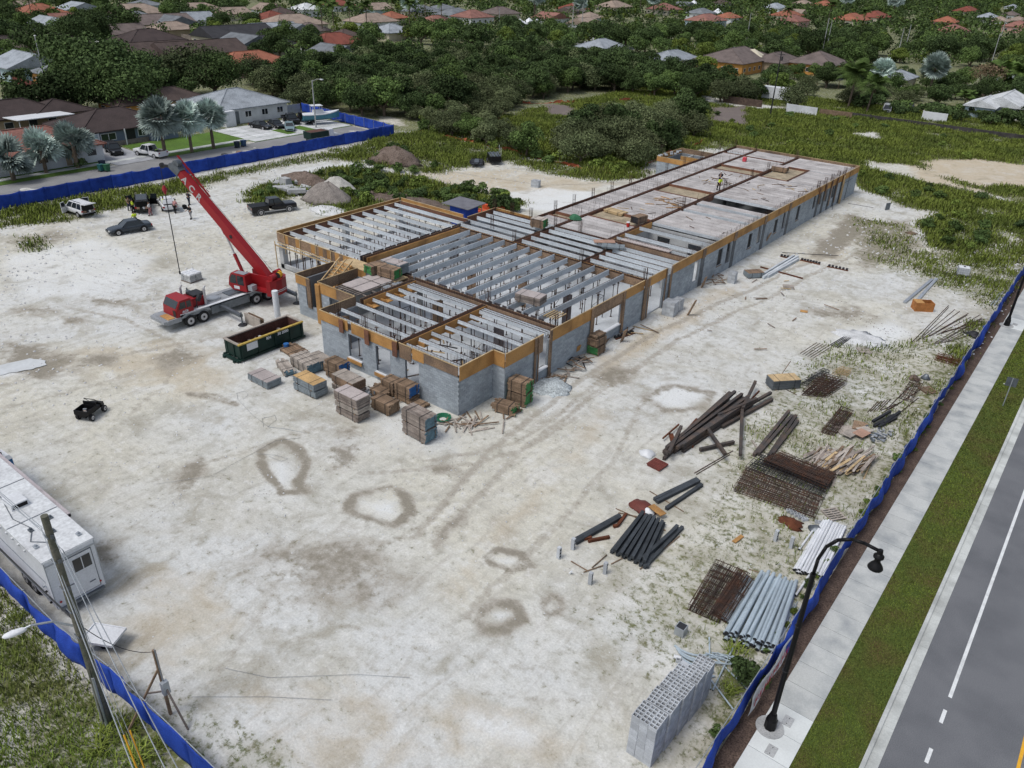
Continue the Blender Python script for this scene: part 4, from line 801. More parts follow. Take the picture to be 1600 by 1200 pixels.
# boom: tapered box, two visible sections, head and sheaves
f0 = so(-1.9, 0, 2.75); bd = (tip - f0).normalized(); bl_ = (tip - f0).length; bu_ = sd.cross(bd) * -1
if bu_.z < 0: bu_ = -bu_
def bp(s, w, h): return f0 + bd * s + sd * w + bu_ * h
def bring(s, w, h0, h1): return [bp(s, -w, h0), bp(s, w, h0), bp(s, w, h1), bp(s, -w, h1)]
bm = MB().loft([bring(-.5, .36, -.4, .15), bring(1.2, .36, -.5, .34), bring(5.6, .36, -.6, .36), bring(6.1, .35, -.44, .35), bring(bl_ - 1.3, .33, -.42, .32)])
bmo = bm.build('boom', redp, CR)
MB().loft([bring(bl_ - 1.3, .29, -.36, .27), bring(bl_ - .55, .29, -.36, .27)]).build('inner_boom', redp, bmo)
MB().loft([bring(bl_ - .9, .35, -.45, .34), bring(bl_ - .1, .33, -.56, .3)]).build('boom_head', steel, bmo)
for k, (s_, h_) in enumerate(((bl_ + .05, -.30), (bl_ - .15, .35))): MB().cyl(bp(s_, -.28, h_), bp(s_, .28, h_), .34, n=16).build('sheave', steel, bmo)
nt_ = Vector((tw.x + 62.75, tw.y - 30.6, 11.7)) - hd * .25; nose = MB().bar(bp(bl_ - .1, 0, -.2), nt_, .2, .24).cyl(nt_ - sd * .1, nt_ + sd * .1, .27, n=14).build('nose_sheave', darksteel, bmo)
jb = MB()
for w_ in (.4, .52): jb.bar(bp(bl_ + .5, w_, .55), bp(bl_ - 4.2, w_, .35), .07, .07)
for k in range(7): jb.bar(bp(bl_ + .4 - k * .65, .5, .54), bp(bl_ + .1 - k * .65, .62, .5), .05, .05)
jb.build('boom_rail', redp, bmo)
MB().cyl(bp(4.9, -.36, -.1), bp(4.9, -.40, -.1), .17, n=12).build('boom_port', darksteel, bmo)
lf = so(.9, 0, 1.9); lt = bp(6.0, 0, -.62); lm_ = lf.lerp(lt, .52)
lc = MB().cyl(lf, lm_, .17, n=10).build('luffing_cylinder', redp, CR); MB().cyl(lm_, lt, .09, n=8).build('piston_rod', chrome, lc)
rt = nt_ + hd * .25
MB().cyl(rt, (rt.x, rt.y, rt.z - 1.9), .03, n=5).build('hoist_rope', darksteel, CR); MB().cyl(bp(bl_ - .2, .1, .6), so(-2.6, .1, 3.1), .018, n=5).build('hoist_rope', darksteel, CR)
hb = MB().cyl((rt.x, rt.y, rt.z - 1.9), (rt.x, rt.y, rt.z - 2.3), .10, .25, 12).cyl((rt.x, rt.y, rt.z - 2.3), (rt.x, rt.y, rt.z - 2.75), .25, .07, 12).build('hook_ball', redp, CR)
MB().cyl((rt.x, rt.y, rt.z - 2.7), (rt.x, rt.y, 1.1), .045, n=6).cyl((rt.x, rt.y, 1.15), (rt.x, rt.y, .85), .09, n=8).build('hook_chain', darksteel, CR)
# lettering on the camera side of the boom
lmat = Matrix((bd * -1, bu_ * 1, sd * -1)).transposed()
M3 = Matrix(((-bd.x, bu_.x, -sd.x), (-bd.y, bu_.y, -sd.y), (-bd.z, bu_.z, -sd.z)))
for ch, s_ in (('A', bl_ - 1.75), ('C', bl_ - 2.75), ('R', bl_ - 3.75)):
 o = text_mesh(ch, .92, concrete, CR, bp(s_, -.345, -.04), M3.to_euler(), .012, 'letter', .02)
text_mesh('ACR', .3, whitep, CR, (1.215, 1.75, 1.55), (math.pi / 2, 0, math.pi / 2), .004, 'lettering')
# ------------------------------------------------------------------ dumpster, column, bags
DP = thing('dumpster', 'open dark green roll off dumpster with yellow rim and rubble inside', 'dumpster', (-53.3, 34.6, 0))
gr = mat('dark_green_paint', (.009, .030, .024), .55, .25, 1.2, 12, .1, 0, .1, 0); inr = mat('rusty_inside', (.10, .045, .035), .9, .35, 1, 8, .2, .2)
MB().box(.95, 1.05, -3.2, 3.2, .3, 1.5).box(-1.05, -.95, -3.2, 3.2, .3, 1.5).box(-.95, .95, -3.2, -3.1, .3, 1.5).box(-.95, .95, 3.1, 3.2, .3, 1.5).box(-.95, .95, -3.1, 3.1, .22, .32).build('body', gr, DP)
MB().box(.93, .948, -3.1, 3.1, .33, 1.5).box(-.948, -.93, -3.1, 3.1, .33, 1.5).box(-.93, .93, -3.098, -3.08, .33, 1.5).box(-.93, .93, 3.08, 3.098, .33, 1.5).box(-.93, .93, -3.08, 3.08, .33, .5).build('lining', inr, DP)
MB().box(.9, 1.12, -3.25, 3.25, 1.5, 1.6).build('rim', mat('worn_yellow', (.42, .30, .07), .8, .4, 3), DP); MB().box(-1.12, -.9, -3.25, 3.25, 1.5, 1.6).box(-.9, .9, -3.25, -3.05, 1.5, 1.6).box(-.9, .9, 3.05, 3.25, 1.5, 1.6).build('rim', woodpale, DP)
for y in (-3.0, -1.4, .25, 1.8, 3.0): MB().box(1.052, 1.13, y - .05, y + .05, .25, 1.5).build('rib', gr, DP)
MB().box(1.0, 1.16, -3.4, 3.3, .12, .26).box(-1.16, -1, -3.4, 3.3, .12, .26).box(-.8, -.6, -3.7, 3.2, .05, .22).box(.6, .8, -3.7, 3.2, .05, .22).bar((-.7, -3.2, .3), (-.7, -3.2, 1.4), .08, .08).bar((.3, -3.24, .3), (.3, -3.24, 1.4), .08, .08).box(-1.05, 1.05, -3.55, -3.2, .1, .2).build('skid', gr, DP)
for x in (-.8, .8): MB().cyl((x - .1, 3.0, .16), (x + .1, 3.0, .16), .16, n=10).build('roller', darksteel, DP)
MB().box(1.056, 1.066, -2.5, -1.45, .8, 1.42).build('poster', whitep, DP)
text_mesh('RM', .34, whitep, DP, (1.066, -.35, 1.25), (math.pi / 2, 0, math.pi / 2), .004); text_mesh('30 2000', .34, whitep, DP, (1.066, 1.1, 1.28), (math.pi / 2, 0, math.pi / 2), .004)
rr = random.Random(4)
for i in range(34): MB().cb((0, 0, 0), (rr.uniform(.2, .9), rr.uniform(.1, .4), rr.uniform(.05, .25)), 0, 0, rr.uniform(-.3, .3)).build('rubble', [woodgrey, whiterub, inr, plyold, inr][i % 5], DP, (rr.uniform(-.7, .7), rr.uniform(-2.8, 2.8), .56 + rr.random() * .2), rr.random() * 3)
tag(MB().cyl((0, 0, 0), (0, 0, 3.1), .27, n=20).build('concrete_column', whitepvc, None, (-56.55, 38.3, 0)), 'tall pale round column standing alone behind the green dumpster', 'column')
WB = thing('leaning_form', 'speckled grey form panel leaning on pallets behind the dumpster', 'panel', (*at(396, 510)[:2], 0))
MB().cb((0, 0, .55), (2.3, .08, 1.0)).build('panel_sheet', woodpale, WB)
for k in (.2, .4): MB().cb((0, k, .5), (2.2, .06, .9)).build('panel_sheet', woodbrown, WB)
p = at(300, 438); BG = thing('bag_pallet', 'pallet of white cement bags beside the crane hook', 'bags', (p.x, p.y, 0), .1)
for k in range(5):
 for i in range(3):
  for j in range(2): MB().loft([[(-.22, -.32, 0), (.22, -.32, 0), (.22, .32, 0), (-.22, .32, 0)], [(-.25, -.36, .08), (.25, -.36, .08), (.25, .36, .08), (-.25, .36, .08)], [(-.2, -.3, .17), (.2, -.3, .17), (.2, .3, .17), (-.2, .3, .17)]]).build('bag', whitep if k > 3 else concrete, BG, (-.5 + i * .5, -.37 + j * .74, .12 + k * .16), rr.uniform(-.05, .05))
MB().box(-.75, .75, -.75, .75, .02, .12).build('pallet', woodgrey, BG)
# ------------------------------------------------------------------ vehicles
paint = {k: mat('car_paint_' + k, v, .22, .05, 1, 5, .01, 0, .1 if k in ('grey', 'dark_blue') else 0, 0, None, 0, .42) for k, v in dict(white=(.62, .63, .64), black=(.006, .006, .007), dark_blue=(.035, .045, .058), grey=(.15, .17, .18), teal=(.16, .23, .25), silver=(.36, .37, .38), red=(.3, .03, .03), yellow=(.7, .28, .02), blue=(.03, .08, .3)).items()}
amber = mat('lamp_red', (.35, .02, .02), .3); lampw = mat('lamp_clear', (.6, .6, .58), .15, spec=.6)
def car(loc, rz, label, kind='sedan', col='grey', open_=(), group=None, cat=None, trim=None, s=1.0):
 nm = {'sedan': 'sedan', 'suv': 'suv', 'van': 'minivan', 'pickup': 'pickup_truck'}[kind]
 t = thing(nm, label, cat or {'sedan': 'car', 'suv': 'suv', 'van': 'minivan', 'pickup': 'pickup truck'}[kind], loc, rz, group); t.scale = (s, s, s); P = paint[col]
 Lh, W, belt, roof, gc, wb = {'sedan': (2.42, .91, .88, 1.42, .22, 1.42), 'suv': (2.38, .96, 1.05, 1.74, .26, 1.42), 'van': (2.5, .98, 1.05, 1.74, .2, 1.5), 'pickup': (2.95, 1.0, 1.12, 1.86, .34, 1.85)}[kind]
 hood = {'sedan': .80, 'suv': .98, 'van': .92, 'pickup': 1.10}[kind]
 def sec(x, w, zl, zb): return [(x, -w * .93, zl), (x, w * .93, zl), (x, w, zl + (zb - zl) * .45), (x, w * .96, zb - .06), (x, w * .86, zb), (x, -w * .86, zb), (x, -w * .96, zb - .06), (x, -w, zl + (zb - zl) * .45)]
 if kind == 'sedan': st = [(-Lh, .80, .34, .86), (-Lh + .12, .88, .26, .93), (-1.55, W, gc, .95), (-1.0, W, gc, .92), (.9, W, gc, .88), (1.6, W * .98, gc, .82), (2.2, W * .92, .25, .72), (Lh, .74, .34, .60)]
 elif kind == 'pickup': st = [(-.75, W, gc, belt), (1.3, W, gc, belt), (1.5, W, gc, hood + .02), (2.6, W * .97, gc, hood), (Lh - .03, W * .9, .4, hood - .08), (Lh, W * .84, .45, hood - .2)]
 else: st = [(-Lh, W * .92, .36, belt - .04), (-Lh + .1, W * .97, gc, belt), (.9, W, gc, belt), (1.15, W, gc, hood + .03), (2.1, W * .95, gc, hood - .07), (Lh - .04, W * .86, .32, hood - .16), (Lh, W * .8, .4, hood - .3)]
 bo = MB().loft([sec(*a) for a in st]).build('body', P, t, smooth=True); ms_ = bo.modifiers.new('s', 'SUBSURF'); ms_.levels = ms_.render_levels = 2
 if kind == 'pickup':
  b2 = MB().box(-Lh, -.76, -W, -W + .07, gc + .1, 1.14).box(-Lh, -.76, W - .07, W, gc + .1, 1.14).box(-Lh, -Lh + .07, -W + .07, W - .07, gc + .15, 1.12).box(-Lh + .07, -.76, -W + .07, W - .07, gc + .1, .62).build('bed', P, t)
  if 'cover' in open_: MB().box(-Lh + .02, -.8, -W + .05, W - .05, 1.13, 1.18).build('bed_cover', black, b2)
  if 'load' in open_:
   for i in range(7): MB().cb((0, 0, 0), (rr.uniform(.3, .8), rr.uniform(.3, .6), rr.uniform(.2, .5))).build('load', [black, woodgrey, darksteel][i % 3], b2, (rr.uniform(-2.4, -1.1), rr.uniform(-.6, .6), .85), rr.random())
 c0, c1, r0, r1 = {'sedan': (-1.75, .95, -.95, .25), 'suv': (-2.30, 1.1, -2.15, .45), 'van': (-2.42, 1.45, -2.25, .6), 'pickup': (-.72, 1.35, -.55, .75)}[kind]
 zb = belt + (.03 if kind != 'sedan' else .0); wl, wu = W * .87, W * .70
 gl = MB().add([(c0, -wl, zb - .06), (c1, -wl, zb - .06), (c1, wl, zb - .06), (c0, wl, zb - .06), (r0, -wu, roof - .03), (r1, -wu, roof - .03), (r1, wu, roof - .03), (r0, wu, roof - .03)], [(0, 1, 5, 4), (1, 2, 6, 5), (2, 3, 7, 6), (3, 0, 4, 7), (4, 5, 6, 7)]).build('windows', glass, t)
 MB().loft([[(r0 - .06, -wu - .02, roof - .05), (r1 + .08, -wu - .02, roof - .05), (r1 + .08, wu + .02, roof - .05), (r0 - .06, wu + .02, roof - .05)], [(r0 + .04, -wu + .08, roof + .02), (r1 - .06, -wu + .08, roof + .02), (r1 - .06, wu - .08, roof + .02), (r0 + .04, wu - .08, roof + .02)]]).build('roof', P, t)
 pl = MB(); xs_ = [0, .38, 1] if kind in ('sedan', 'pickup') else [0, .33, .66, 1]
 for f_ in xs_:
  for s_ in (-1, 1): pl.bar((c0 + (c1 - c0) * f_, s_ * wl, zb - .06), (r0 + (r1 - r0) * f_, s_ * wu, roof - .03), .09, .07)
 pl.build('pillars', P, t)
 for s_ in (-1, 1):
  MB().box(c1 - .42, c1 - .24, s_ * W if s_ > 0 else s_ * W - .16, s_ * W + .16 if s_ > 0 else s_ * W, belt - .02, belt + .12).build('mirror', P, t)
  MB().box(Lh - .22, Lh - .02, s_ * W * .62 - .14, s_ * W * .62 + .14, hood - .32, hood - .16).build('headlight', lampw, t)
  MB().box(-Lh - .015, -Lh + .1, s_ * W * .78 - .12, s_ * W * .78 + .12, belt - .28, belt - .1).build('taillight', amber, t)
  for wx in (-wb, wb):
   MB().cyl((wx, s_ * (W - .02), .38), (wx, s_ * (W + .006), .38), .43 if kind == 'pickup' else .39, n=16).build('wheel_arch', paint[trim] if trim else black, t)
   wheel(t, wx, s_ * (W - .11), .39 if kind == 'pickup' else .335, .24, s_)
 for q in ((Lh - .06, Lh + .04, -W * .78, W * .78, .32, .5), (-Lh - .05, -Lh + .06, -W * .85, W * .85, .36, .55)): MB().box(*q).build('bumper', paint[trim] if trim else (black if col == 'white' and kind == 'suv' else P), t)
 MB().box(Lh - .02, Lh + .02, -.5, .5, hood - .34, hood - .14).build('grille', darksteel, t)
 if trim:
  for s_ in (-1, 1): MB().box(-1.4, 1.35, s_ * W - .02, s_ * W + .06 if s_ > 0 else s_ * W + .02, .36, .50).build('side_step', paint[trim], t)
 if 'door' in open_ or 'door_left' in open_:
  for s_ in ([1] if 'door_left' in open_ else [-1, 1]):
   d = MB().box(-.02, .95, -.04, .04, gc + .1, belt).bar((0, 0, belt), (.3, 0, roof - .1), .06, .05).bar((.3, 0, roof - .1), (.95, 0, roof - .1), .06, .05).bar((.95, 0, belt), (.95, 0, roof - .1), .06, .05).build('door', P, t, (.95, s_ * W, 0), math.pi - s_ * 1.05)
   MB().box(.15, .92, -.015, .015, belt, roof - .12).build('door_window', glass, d)
 if 'hatch' in open_:
  d = MB().cb((-.5, 0, 0), (1.05, W * 1.5, .06), 0, 0, 0, .12).build('hatch', P, t, (r0 - .02, 0, roof)); MB().cb((-.5, 0, -.045), (.7, W * 1.2, .02), 0, 0, 0, .12).build('hatch_window', glass, d)
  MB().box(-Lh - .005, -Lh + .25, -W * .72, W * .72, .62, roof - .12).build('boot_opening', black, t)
  for i in range(4): MB().cb((0, 0, 0), (.3, .35, .25)).build('load', [woodgrey, paint['white'], darksteel, plyold][i], t, (-Lh + .05, -.5 + i * .33, .8), i)
 if 'trunk' in open_:
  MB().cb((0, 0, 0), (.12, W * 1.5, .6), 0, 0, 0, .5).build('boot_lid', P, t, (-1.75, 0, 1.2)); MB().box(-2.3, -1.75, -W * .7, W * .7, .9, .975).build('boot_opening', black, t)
 if 'rack' in open_:
  for s_ in (-1, 1): MB().bar((r0 + .2, s_ * wu * .85, roof + .08), (r1 - .2, s_ * wu * .85, roof + .08), .04, .04).build('roof_rail', black, t)
 return t
car(at(124, 334), math.radians(184), 'white suv with raised tailgate and open front door beside the blue fence', 'suv', 'white', ('hatch', 'door', 'rack'))
car(at(203, 362), math.radians(-103), 'dark blue grey sedan parked alone on the pale ground behind a worker in yellow', 'sedan', 'dark_blue')
car(at(224, 326), math.radians(152), 'black minivan with open tailgate and doors and people gathered round it', 'van', 'black', ('hatch', 'door'))
car(at(262, 324), math.radians(158), 'white sedan with its boot lid raised beside a worker in yellow', 'sedan', 'white', ('trunk',))
car(at(427, 331), math.radians(72), 'black crew cab pickup with silver lower trim parked by the gravel pile', 'pickup', 'black', ('cover',), trim='silver')
car(at(179, 240), math.radians(-12), 'black suv on the driveway of the blue grey house', 'suv', 'black')
car(at(236, 244), math.radians(192), 'white pickup with loaded bed backed over the sidewalk', 'pickup', 'white', ('load',))
for px, py, rz, kd, cl, lb in ((408, 201, 8, 'sedan', 'black', 'black sedan nearest the corner wall of the white house'), (432, 199, -14, 'sedan', 'black', 'second black car on the pale driveway, behind the teal sedan'), (453, 203, -35, 'sedan', 'teal', 'pale teal sedan on the wide driveway between two lawn strips'),
  (455, 192, -18, 'pickup', 'black', 'black pickup parked behind the teal sedan'), (480, 192, -12, 'suv', 'black', 'black suv parked in front of the boat'), (1385, 175, -75, 'van', 'silver', 'silver van parked under trees behind the field wall'),
  (1585, 92, -60, 'pickup', 'yellow', 'yellow pickup truck far off at the right edge'), (865, 63, 20, 'suv', 'black', 'dark suv parked on the distant street beyond the woods'), (466, 53, -30, 'sedan', 'white', 'small white car far off between grey roofed houses'), (1420, 172, -70, 'suv', 'black', 'black suv half hidden under the hedge behind the field wall'),
  (12, 178, 20, 'sedan', 'silver', 'silver car at the left edge behind dark trees'), (50, 184, 90, 'sedan', 'black', 'dark car in the yard of the beige house at the left')):
 car(at(px, py), math.radians(rz), lb, kd, cl)
# small truck with dumpster on the street
p = at(505, 222); TR = thing('dump_truck', 'small truck with a dark green tipping bed parked behind the blue fence', 'truck', (p.x, p.y, 0), math.radians(86))
MB().loft([[(-3.2, -1.05, .9), (-3.2, 1.05, .9), (-3.2, 1.15, 2.1), (-3.2, -1.15, 2.1)], [(.6, -1.05, .9), (.6, 1.05, .9), (.6, 1.15, 2.1), (.6, -1.15, 2.1)]]).build('tipping_bed', gr, TR); MB().box(-3.0, .4, -.95, .95, 2.0, 2.11).build('bed_opening', inr, TR)
MB().box(-3.2, 3, -.5, .5, .5, .85).build('chassis', darksteel, TR); tc = MB().loft([[(.8, -1, .6), (.8, 1, .6), (.8, .85, 2.2), (.8, -.85, 2.2)], [(1.9, -1, .6), (1.9, 1, .6), (1.7, .85, 2.2), (1.7, -.85, 2.2)]]).loft([[(1.9, -1, .6), (1.9, 1, .6), (1.9, .95, 1.4), (1.9, -.95, 1.4)], [(3.1, -.9, .6), (3.1, .9, .6), (3.1, .85, 1.25), (3.1, -.85, 1.25)]]).build('cab', paint['white'], TR)
MB().add([(1.86, -.88, 1.45), (1.86, .88, 1.45), (1.72, .8, 2.1), (1.72, -.8, 2.1)], [(0, 1, 2, 3)]).build('windscreen', glass, tc)
for x in (-2.2, 2.4):
 for s_ in (-1, 1): wheel(TR, x, s_ * .9, .45, .3, s_)
# boat on trailer
p = at(500, 194); BT = thing('motor_boat', 'white and teal motor boat on a trailer behind the lamp post', 'boat', (p.x, p.y, 0), math.radians(68))
hull = [[(x, -w, 1.9 + (x > 0) * .03 * x * x), (x, w, 1.9 + (x > 0) * .03 * x * x), (x, w * .85, 1.2), (x, 0, .75 + .03 * max(x, 0) ** 2), (x, -w * .85, 1.2)] for x, w in ((-3.4, 1.15), (-1.5, 1.25), (.5, 1.25), (2.0, 1.0), (3.2, .55), (4.0, .06))]
MB().loft(hull).build('hull', mat('teal_hull', (.06, .19, .25), .4), BT); MB().loft([[(x, -w * 1.02, 1.92 + (x > 0) * .03 * x * x), (x, w * 1.02, 1.92 + (x > 0) * .03 * x * x), (x, w, 2.08 + (x > 0) * .03 * x * x), (x, -w, 2.08 + (x > 0) * .03 * x * x)] for x, w in ((-3.4, 1.15), (-1.5, 1.25), (.5, 1.25), (2.0, 1.0), (3.2, .55), (4.0, .06))]).build('deck', whitep, BT)
MB().box(-1.2, .8, -.6, .6, 2.05, 2.7).box(-1.6, .6, -.9, .9, 3.5, 3.58).bar((-1.4, -.8, 2.1), (-1.4, -.8, 3.5), .06, .06).bar((-1.4, .8, 2.1), (-1.4, .8, 3.5), .06, .06).bar((.4, -.8, 2.1), (.4, -.8, 3.5), .06, .06).bar((.4, .8, 2.1), (.4, .8, 3.5), .06, .06).build('console_and_top', whitep, BT)
MB().box(-3.9, -3.4, -.3, .3, 1.2, 2.4).build('outboard_motor', black, BT); MB().box(-3.2, 4.4, -.08, .08, .5, .62).box(-1.6, -1.4, -1.1, 1.1, .45, .6).build('trailer_frame', galv, BT)
for s_ in (-1, 1): wheel(BT, -1.5, s_ * 1.1, .33, .22, s_)
# blue semi truck far off
p = at(372, 84); SM = thing('semi_truck', 'blue semi truck cab far off behind the yellow gabled house', 'truck', (p.x, p.y, 0), math.radians(-30))
MB().loft([[(-1.6, -1.2, 1), (-1.6, 1.2, 1), (-1.6, 1.2, 3.8), (-1.6, -1.2, 3.8)], [(.6, -1.2, 1), (.6, 1.2, 1), (.3, 1.15, 3.4), (.3, -1.15, 3.4)]]).loft([[(.6, -1.1, .9), (.6, 1.1, .9), (.6, 1.1, 2.2), (.6, -1.1, 2.2)], [(2.8, -1, .9), (2.8, 1, .9), (2.8, .9, 1.9), (2.8, -.9, 1.9)]]).build('cab', paint['blue'], SM)
MB().add([(.62, -1, 2.3), (.62, 1, 2.3), (.45, 1, 3.1), (.45, -1, 3.1)], [(0, 1, 2, 3)]).build('windscreen', glass, SM)
for x in (-1, 2):
 for s_ in (-1, 1): wheel(SM, x, s_ * 1.05, .5, .3, s_)
# ------------------------------------------------------------------ white office trailer, toilet, buggy, blue shed, flatbed trailers
TL = thing('office_trailer', 'long white trailer with roof air conditioners parked at the left edge', 'trailer', (-35.1, 10.2, 0), math.pi)
# local x runs away from the end wall (towards -X in the world); +y is towards the fence
MB().box(0, 16, -1.22, 1.22, .55, 3.55).build('body', whitep, TL); MB().box(.03, 16, -1.27, 1.27, 3.5, 3.6).build('roof', mat('white_roof', (.60, .62, .63), .6, .25, .8, 6, .1, 0, 0, 0, (.48, .49, .5)), TL)
MB().box(-.03, .0, -1.2, 1.2, 3.25, 3.33).box(-.03, .0, -.5, -.46, .7, 3.2).box(-.02, 0, -1.24, -1.2, .6, 3.5).box(-.02, 0, 1.2, 1.24, .6, 3.5).build('end_trim', galv, TL)
MB().box(-.03, -.004, -1.0, .5, .7, 3.2).build('door_frame', steel, TL); dr = MB().box(-.05, -.031, -.95, .45, .75, 3.15).build('end_door', whitep, TL); MB().box(-.075, -.05, -.85, .0, 2.2, 2.95).build('door_window', glass, dr); MB().box(-.085, -.075, -.44, -.40, 2.2, 2.95).build('mullion', whitep, dr)
MB().box(-.085, -.05, -.8, -.5, 1.2, 1.24).box(-.085, -.05, .2, .4, 1.6, 1.64).build('handle', steel, dr)
for x, l_ in ((5.2, 1.2), (9.3, 1.1), (13.2, 1.1)):
 a = MB().loft([[(x, -.45, 3.6), (x, .45, 3.6), (x, .4, 3.95), (x, -.4, 3.95)], [(x + l_, -.45, 3.6), (x + l_, .45, 3.6), (x + l_, .4, 3.9), (x + l_, -.4, 3.9)]]).build('air_conditioner', whitep, TL); MB().box(x - .012, x, -.36, .36, 3.66, 3.88).build('grille', black, a)
for x in (3.9, 7.8, 11.8): MB().box(x - .03, x + .03, -1.25, 1.25, 3.6, 3.615).build('roof_seam', steel, TL)
for x, y in ((1.2, .3), (2.0, -.2), (2.9, .5), (3.2, -.6), (.8, -.9), (6.6, .8), (1.4, .9)): MB().box(x - .14, x + .14, y - .1, y + .1, 3.6, 3.68).cyl((x, y, 3.68), (x, y, 3.78), .06).build('roof_vent', galv if x < 2 else steel, TL)
MB().tube([(1.2, .3, 3.66), (2, .9, 3.64), (3, .4, 3.65), (4.5, .7, 3.64), (7, .3, 3.64)], .02, 5).build('roof_cable', steel, TL)
MB().box(3.0, 16, -1.5, -1.27, 3.3, 3.5).cyl((3, -1.42, 3.35), (15.8, -1.42, 3.35), .1, n=10).build('rolled_awning', mat('pink_grey_awning', (.42, .38, .39), .8), TL)
MB().box(.5, 15.5, 1.225, 1.245, .7, 1.0).box(.5, 15.5, 1.225, 1.235, 2.0, 2.1).build('side_trim', galv, TL); MB().box(0, 16, -1.0, 1.0, .35, .55).build('chassis', darksteel, TL)
for i in range(5): MB().box(2 + i * .7, 2.12 + i * .7, 1.225, 1.30, 3.2, 3.3).build('side_lamp', whitep, TL)
for i in range(4): MB().cyl((.35 + i * .1, 1.26, .9 + .3 * i), (.35 + i * .1, 1.36, .9 + .3 * i), .06, n=8).build('valve', galv if i % 2 else black, TL)
for s_ in (-1, 1):
 MB().cyl((3.2, s_ * 1.226, .5), (3.2, s_ * 1.236, .5), .5, n=16).build('wheel_arch', black, TL)
 for x in (2.7, 3.7, 11): wheel(TL, x, s_ * 1.1, .42, .25, s_)
 MB().cyl((-.03, s_ * 1.0, .95), (-.06, s_ * 1.0, .95), .06).build('rear_lamp', amber, TL)
MB().box(-.15, .0, -1.1, 1.1, .45, .58).build('bumper', steel, TL)
PT = thing('portable_toilet', 'blue portable toilet with white roof at the left edge behind the white trailer', 'toilet', (*at(3, 737, 1.2)[:2], 0), .05)
MB().box(-.58, .58, -.58, .58, .1, 2.15).build('cabin', mat('toilet_blue', (.03, .16, .36), .6), PT); MB().loft([[(-.62, -.62, 2.15), (.62, -.62, 2.15), (.62, .62, 2.15), (-.62, .62, 2.15)], [(-.5, -.5, 2.4), (.5, -.5, 2.4), (.5, .5, 2.4), (-.5, .5, 2.4)]]).build('roof', whitep, PT); MB().box(.58, .6, -.35, .35, .2, 2.0).build('door', mat('toilet_door', (.04, .2, .42), .6), PT); MB().cyl((.2, .2, 2.4), (.2, .2, 2.6), .05).build('vent', black, PT)
p = at(142, 650); BU = thing('utility_cart', 'small black utility cart with an open box bed standing alone on the pale ground', 'cart', (p.x, p.y, 0), math.radians(118)); BU.scale = (.72, .8, .85)
MB().box(-1.2, .15, -.68, .68, .62, .68).box(-1.2, -1.13, -.68, .68, .68, 1.05).box(.08, .15, -.68, .68, .68, 1.05).box(-1.13, .08, -.68, -.61, .68, 1.05).box(-1.13, .08, .61, .68, .68, 1.05).build('box_bed', black, BU)
MB().box(-1.1, 1.5, -.35, .35, .35, .6).box(.2, .75, -.62, .62, .55, .85).box(.2, .32, -.62, .62, .85, 1.3).build('seat', black, BU); MB().loft([[(.95, -.6, .45), (.95, .6, .45), (.95, .6, .95), (.95, -.6, .95)], [(1.6, -.45, .45), (1.6, .45, .45), (1.6, .4, .75), (1.6, -.4, .75)]]).build('hood', black, BU)
MB().bar((.9, .45, .95), (.35, .55, 1.5), .05, .05).bar((.9, -.45, .95), (.35, -.55, 1.5), .05, .05).bar((.35, -.55, 1.5), (.35, .55, 1.5), .05, .05).build('roll_frame', black, BU)
for x in (-.75, 1.15):
 for s_ in (-1, 1): wheel(BU, x, s_ * .66, .3, .24, s_)
for i in range(3): MB().cb((0, 0, 0), (.3, .2, .15)).build('load', [whitep, woodgrey, galv][i], BU, (-.9 + .3 * i, -.2 + .2 * i, .76), i)
p = at(725, 349); SHD = thing('tool_shed', 'small blue shed with a flat grey roof behind the formwork', 'shed', (p.x, p.y, 0), .0)
MB().box(-1.3, 1.3, -1.2, 1.2, .05, 2.5).build('shed_wall', blue, SHD); MB().cb((0, 0, 2.6), (4.4, 3.4, .08), 0, 0, .05).build('roof_sheet', mat('grey_roof_sheet', (.16, .16, .18), .7), SHD); MB().box(1.8, 1.9, 1.2, 1.3, 0, 2.5).box(-1.9, -1.8, 1.2, 1.3, 0, 2.5).build('shed_post', wood, SHD)
def flatbed(px, py, rz, label, big):
 p = at(px, py); t = thing('utility_trailer', label, 'trailer', (p.x, p.y, 0), rz)
 MB().box(-1.9, 1.9, -.95, .95, .5, .58).bar((1.9, -.7, .5), (3.0, 0, .45), .08, .08).bar((1.9, .7, .5), (3.0, 0, .45), .08, .08).build('trailer_deck', darksteel, t)
 MB().bar((-1.9, -.93, .85), (1.9, -.93, .85), .05, .05).bar((-1.9, .93, .85), (1.9, .93, .85), .05, .05).bar((1.9, -.93, .85), (1.9, .93, .85), .05, .05).build('side_rail', black, t)
 for s_ in (-1, 1): wheel(t, -.2, s_ * 1.08, .36, .2, s_)
 if big:
  MB().box(-1.9, 1.9, -.95, -.9, .58, 1.35).box(-1.9, 1.9, .9, .95, .58, 1.35).box(1.85, 1.9, -.9, .9, .58, 1.35).build('side_wall', black, t)
  for i in range(6): MB().cb((0, 0, 0), (3.2, .2, .12)).build('beam', steel, t, (0, -.7 + i * .28, 1.3 + .1 * (i % 2)), rr.uniform(-.05, .05))
  for x in (-1.2, .9): MB().bar((x, .98, .6), (x, .98, 2.6), .06, .06).build('stake', whitep, t)
 else:
  g_ = MB()
  for i in range(8): g_.bar((-1.95, -.9 + i * .257, .6), (-2.05, -.9 + i * .257, 2.0), .04, .04)
  g_.bar((-2.05, -.9, 2.0), (-2.05, .9, 2.0), .05, .05).bar((-1.95, -.9, .62), (-1.95, .9, .62), .05, .05); g_.build('ramp_gate', black, t)
  for i in range(3): MB().cb((0, 0, 0), (.9, .7, .2)).build('load', steel, t, (-.6 + i * .9, 0, .7), rr.uniform(-.2, .2))
 return t
